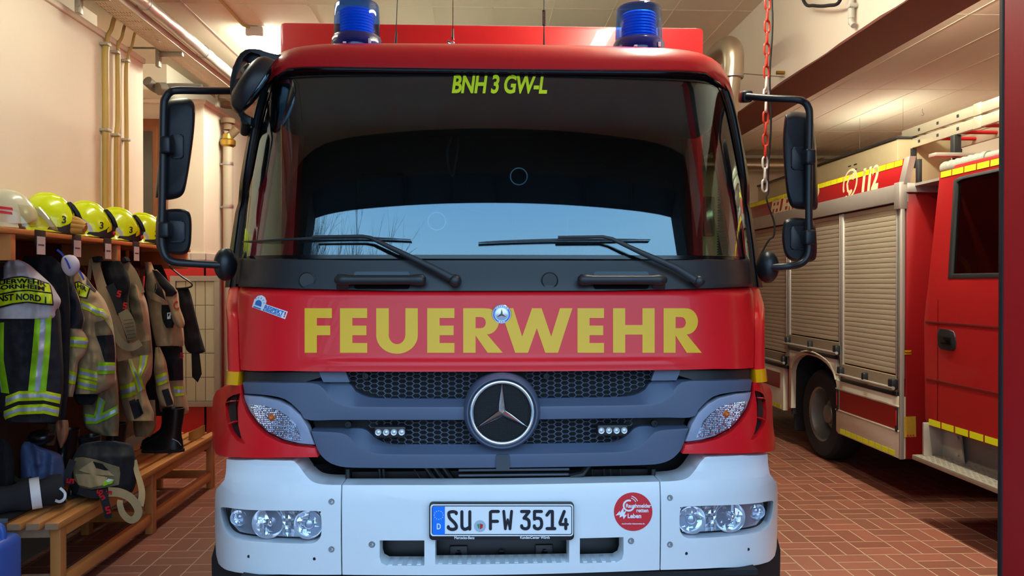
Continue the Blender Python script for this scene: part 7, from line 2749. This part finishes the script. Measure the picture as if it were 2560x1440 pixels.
# cap / dark hood on the denim
o = thing('dark_cap', 'round dark leather cap resting on the blue jeans', 'cap', W(100, 1125, YJ + .02))
MB().ell(W(104, 1092, YJ - .02), .075, .07, .045, seg=20).jitter(.004, 14, 2).build('cap_crown', M_BOOT, o, smooth=60)
# black pack at the picture edge
o = thing('black_backpack', 'rounded black pack at the gate end of the bench, behind the roll', 'pack', W(0, 1215, 4.62))
cpk = Cloth([(1096, -12, 10), (1110, -12, 24), (1140, -12, 33), (1180, -12, 35), (1212, -12, 30), (1230, -12, 15)], 4.60, .07, 23, .008)
cpk.mesh('pack_body', M_NAVY2, o, zmin=ZT + .03)
# brown leather glove pair hanging below the vest coat
lg = thing('leather_gauntlet', 'worn reddish brown leather gauntlet hanging below the vest coat', 'glove', W(150, 1065, 4.72))
clg = Cloth([(1050, 142, 170), (1066, 138, 172), (1084, 140, 171), (1100, 144, 166), (1114, 148, 158), (1120, 150, 155)], 4.66, .03, 24, .010)
clg.mesh('gauntlet', mat('reddish_worn_leather', (146, 92, 64), rough=.7, var=.2, scale=20), lg)
clg2 = Cloth([(1060, 120, 142), (1085, 104, 140), (1108, 102, 138), (1114, 110, 136)], 4.95, .035, 25, .010)
o = thing('leather_gauntlet', 'brown leather gauntlet behind the reddish one below the vest coat', 'glove', W(120, 1065, 4.8))
clg2.mesh('gauntlet', mat('brown_worn_leather', (104, 84, 60), rough=.75, var=.2, scale=20), o)
# coiled tan strap at the far end of the bench
q = WZ(492, 1100, ZT)
cs_ = thing('coiled_strap', 'coiled tan strap standing on the far end of the bench', 'strap', (q.x, q.y, ZT))
mb = MB()
rings = []
for k in range(29):
    a = 2 * math.pi * k / 28 * 1.02
    rad = .060 + .004 * math.sin(3 * a)
    c = Vector((q.x - .02 + rad * math.cos(a), q.y + .05 + rad * .8 * math.sin(a), ZT + .062 + .03 * math.cos(a)))
    n_ = Vector((math.cos(a), math.sin(a), 0)) * .004
    rings.append([c + Vector((0, 0, -.06 + .0)), c + n_ + Vector((0, 0, -.06)), c + n_ + Vector((0, 0, .02)), c + Vector((0, 0, .02))])
mb.rings(rings)
for v in mb.bm.verts:
    v.co.z = max(v.co.z, ZT + .001)
mb.build('strap_coil', M_LEA, cs_)
# blue canister beside the bench
p = WZ(0, 1440, .0)
can = thing('blue_canister', 'blue plastic canister with red print standing at the gate end of the bench', 'canister', (-2.42, 4.02, 0))
mb = MB().box((-2.56, 3.90, 0.001), (-2.36, 4.14, .46), b=.045, seg=4)
mb.build('canister_body', mat('blue_plastic', (62, 100, 190), rough=.4, var=.05), can)
mb = MB()
mb.tube(spline([(-2.52, 4.02, .45), (-2.51, 4.02, .51), (-2.46, 4.02, .525), (-2.41, 4.02, .51), (-2.40, 4.02, .45)], 5), .018, seg=12)
mb.build('canister_handle', MATS['blue_plastic'], can)
mb = MB()
mb.box((-2.385, 3.898, .25), (-2.375, 3.903, .29)); 
mb.box((-2.386, 3.898, .10), (-2.372, 3.903, .20))
mb.build('red_print', M_REDPR, can, smooth=0)
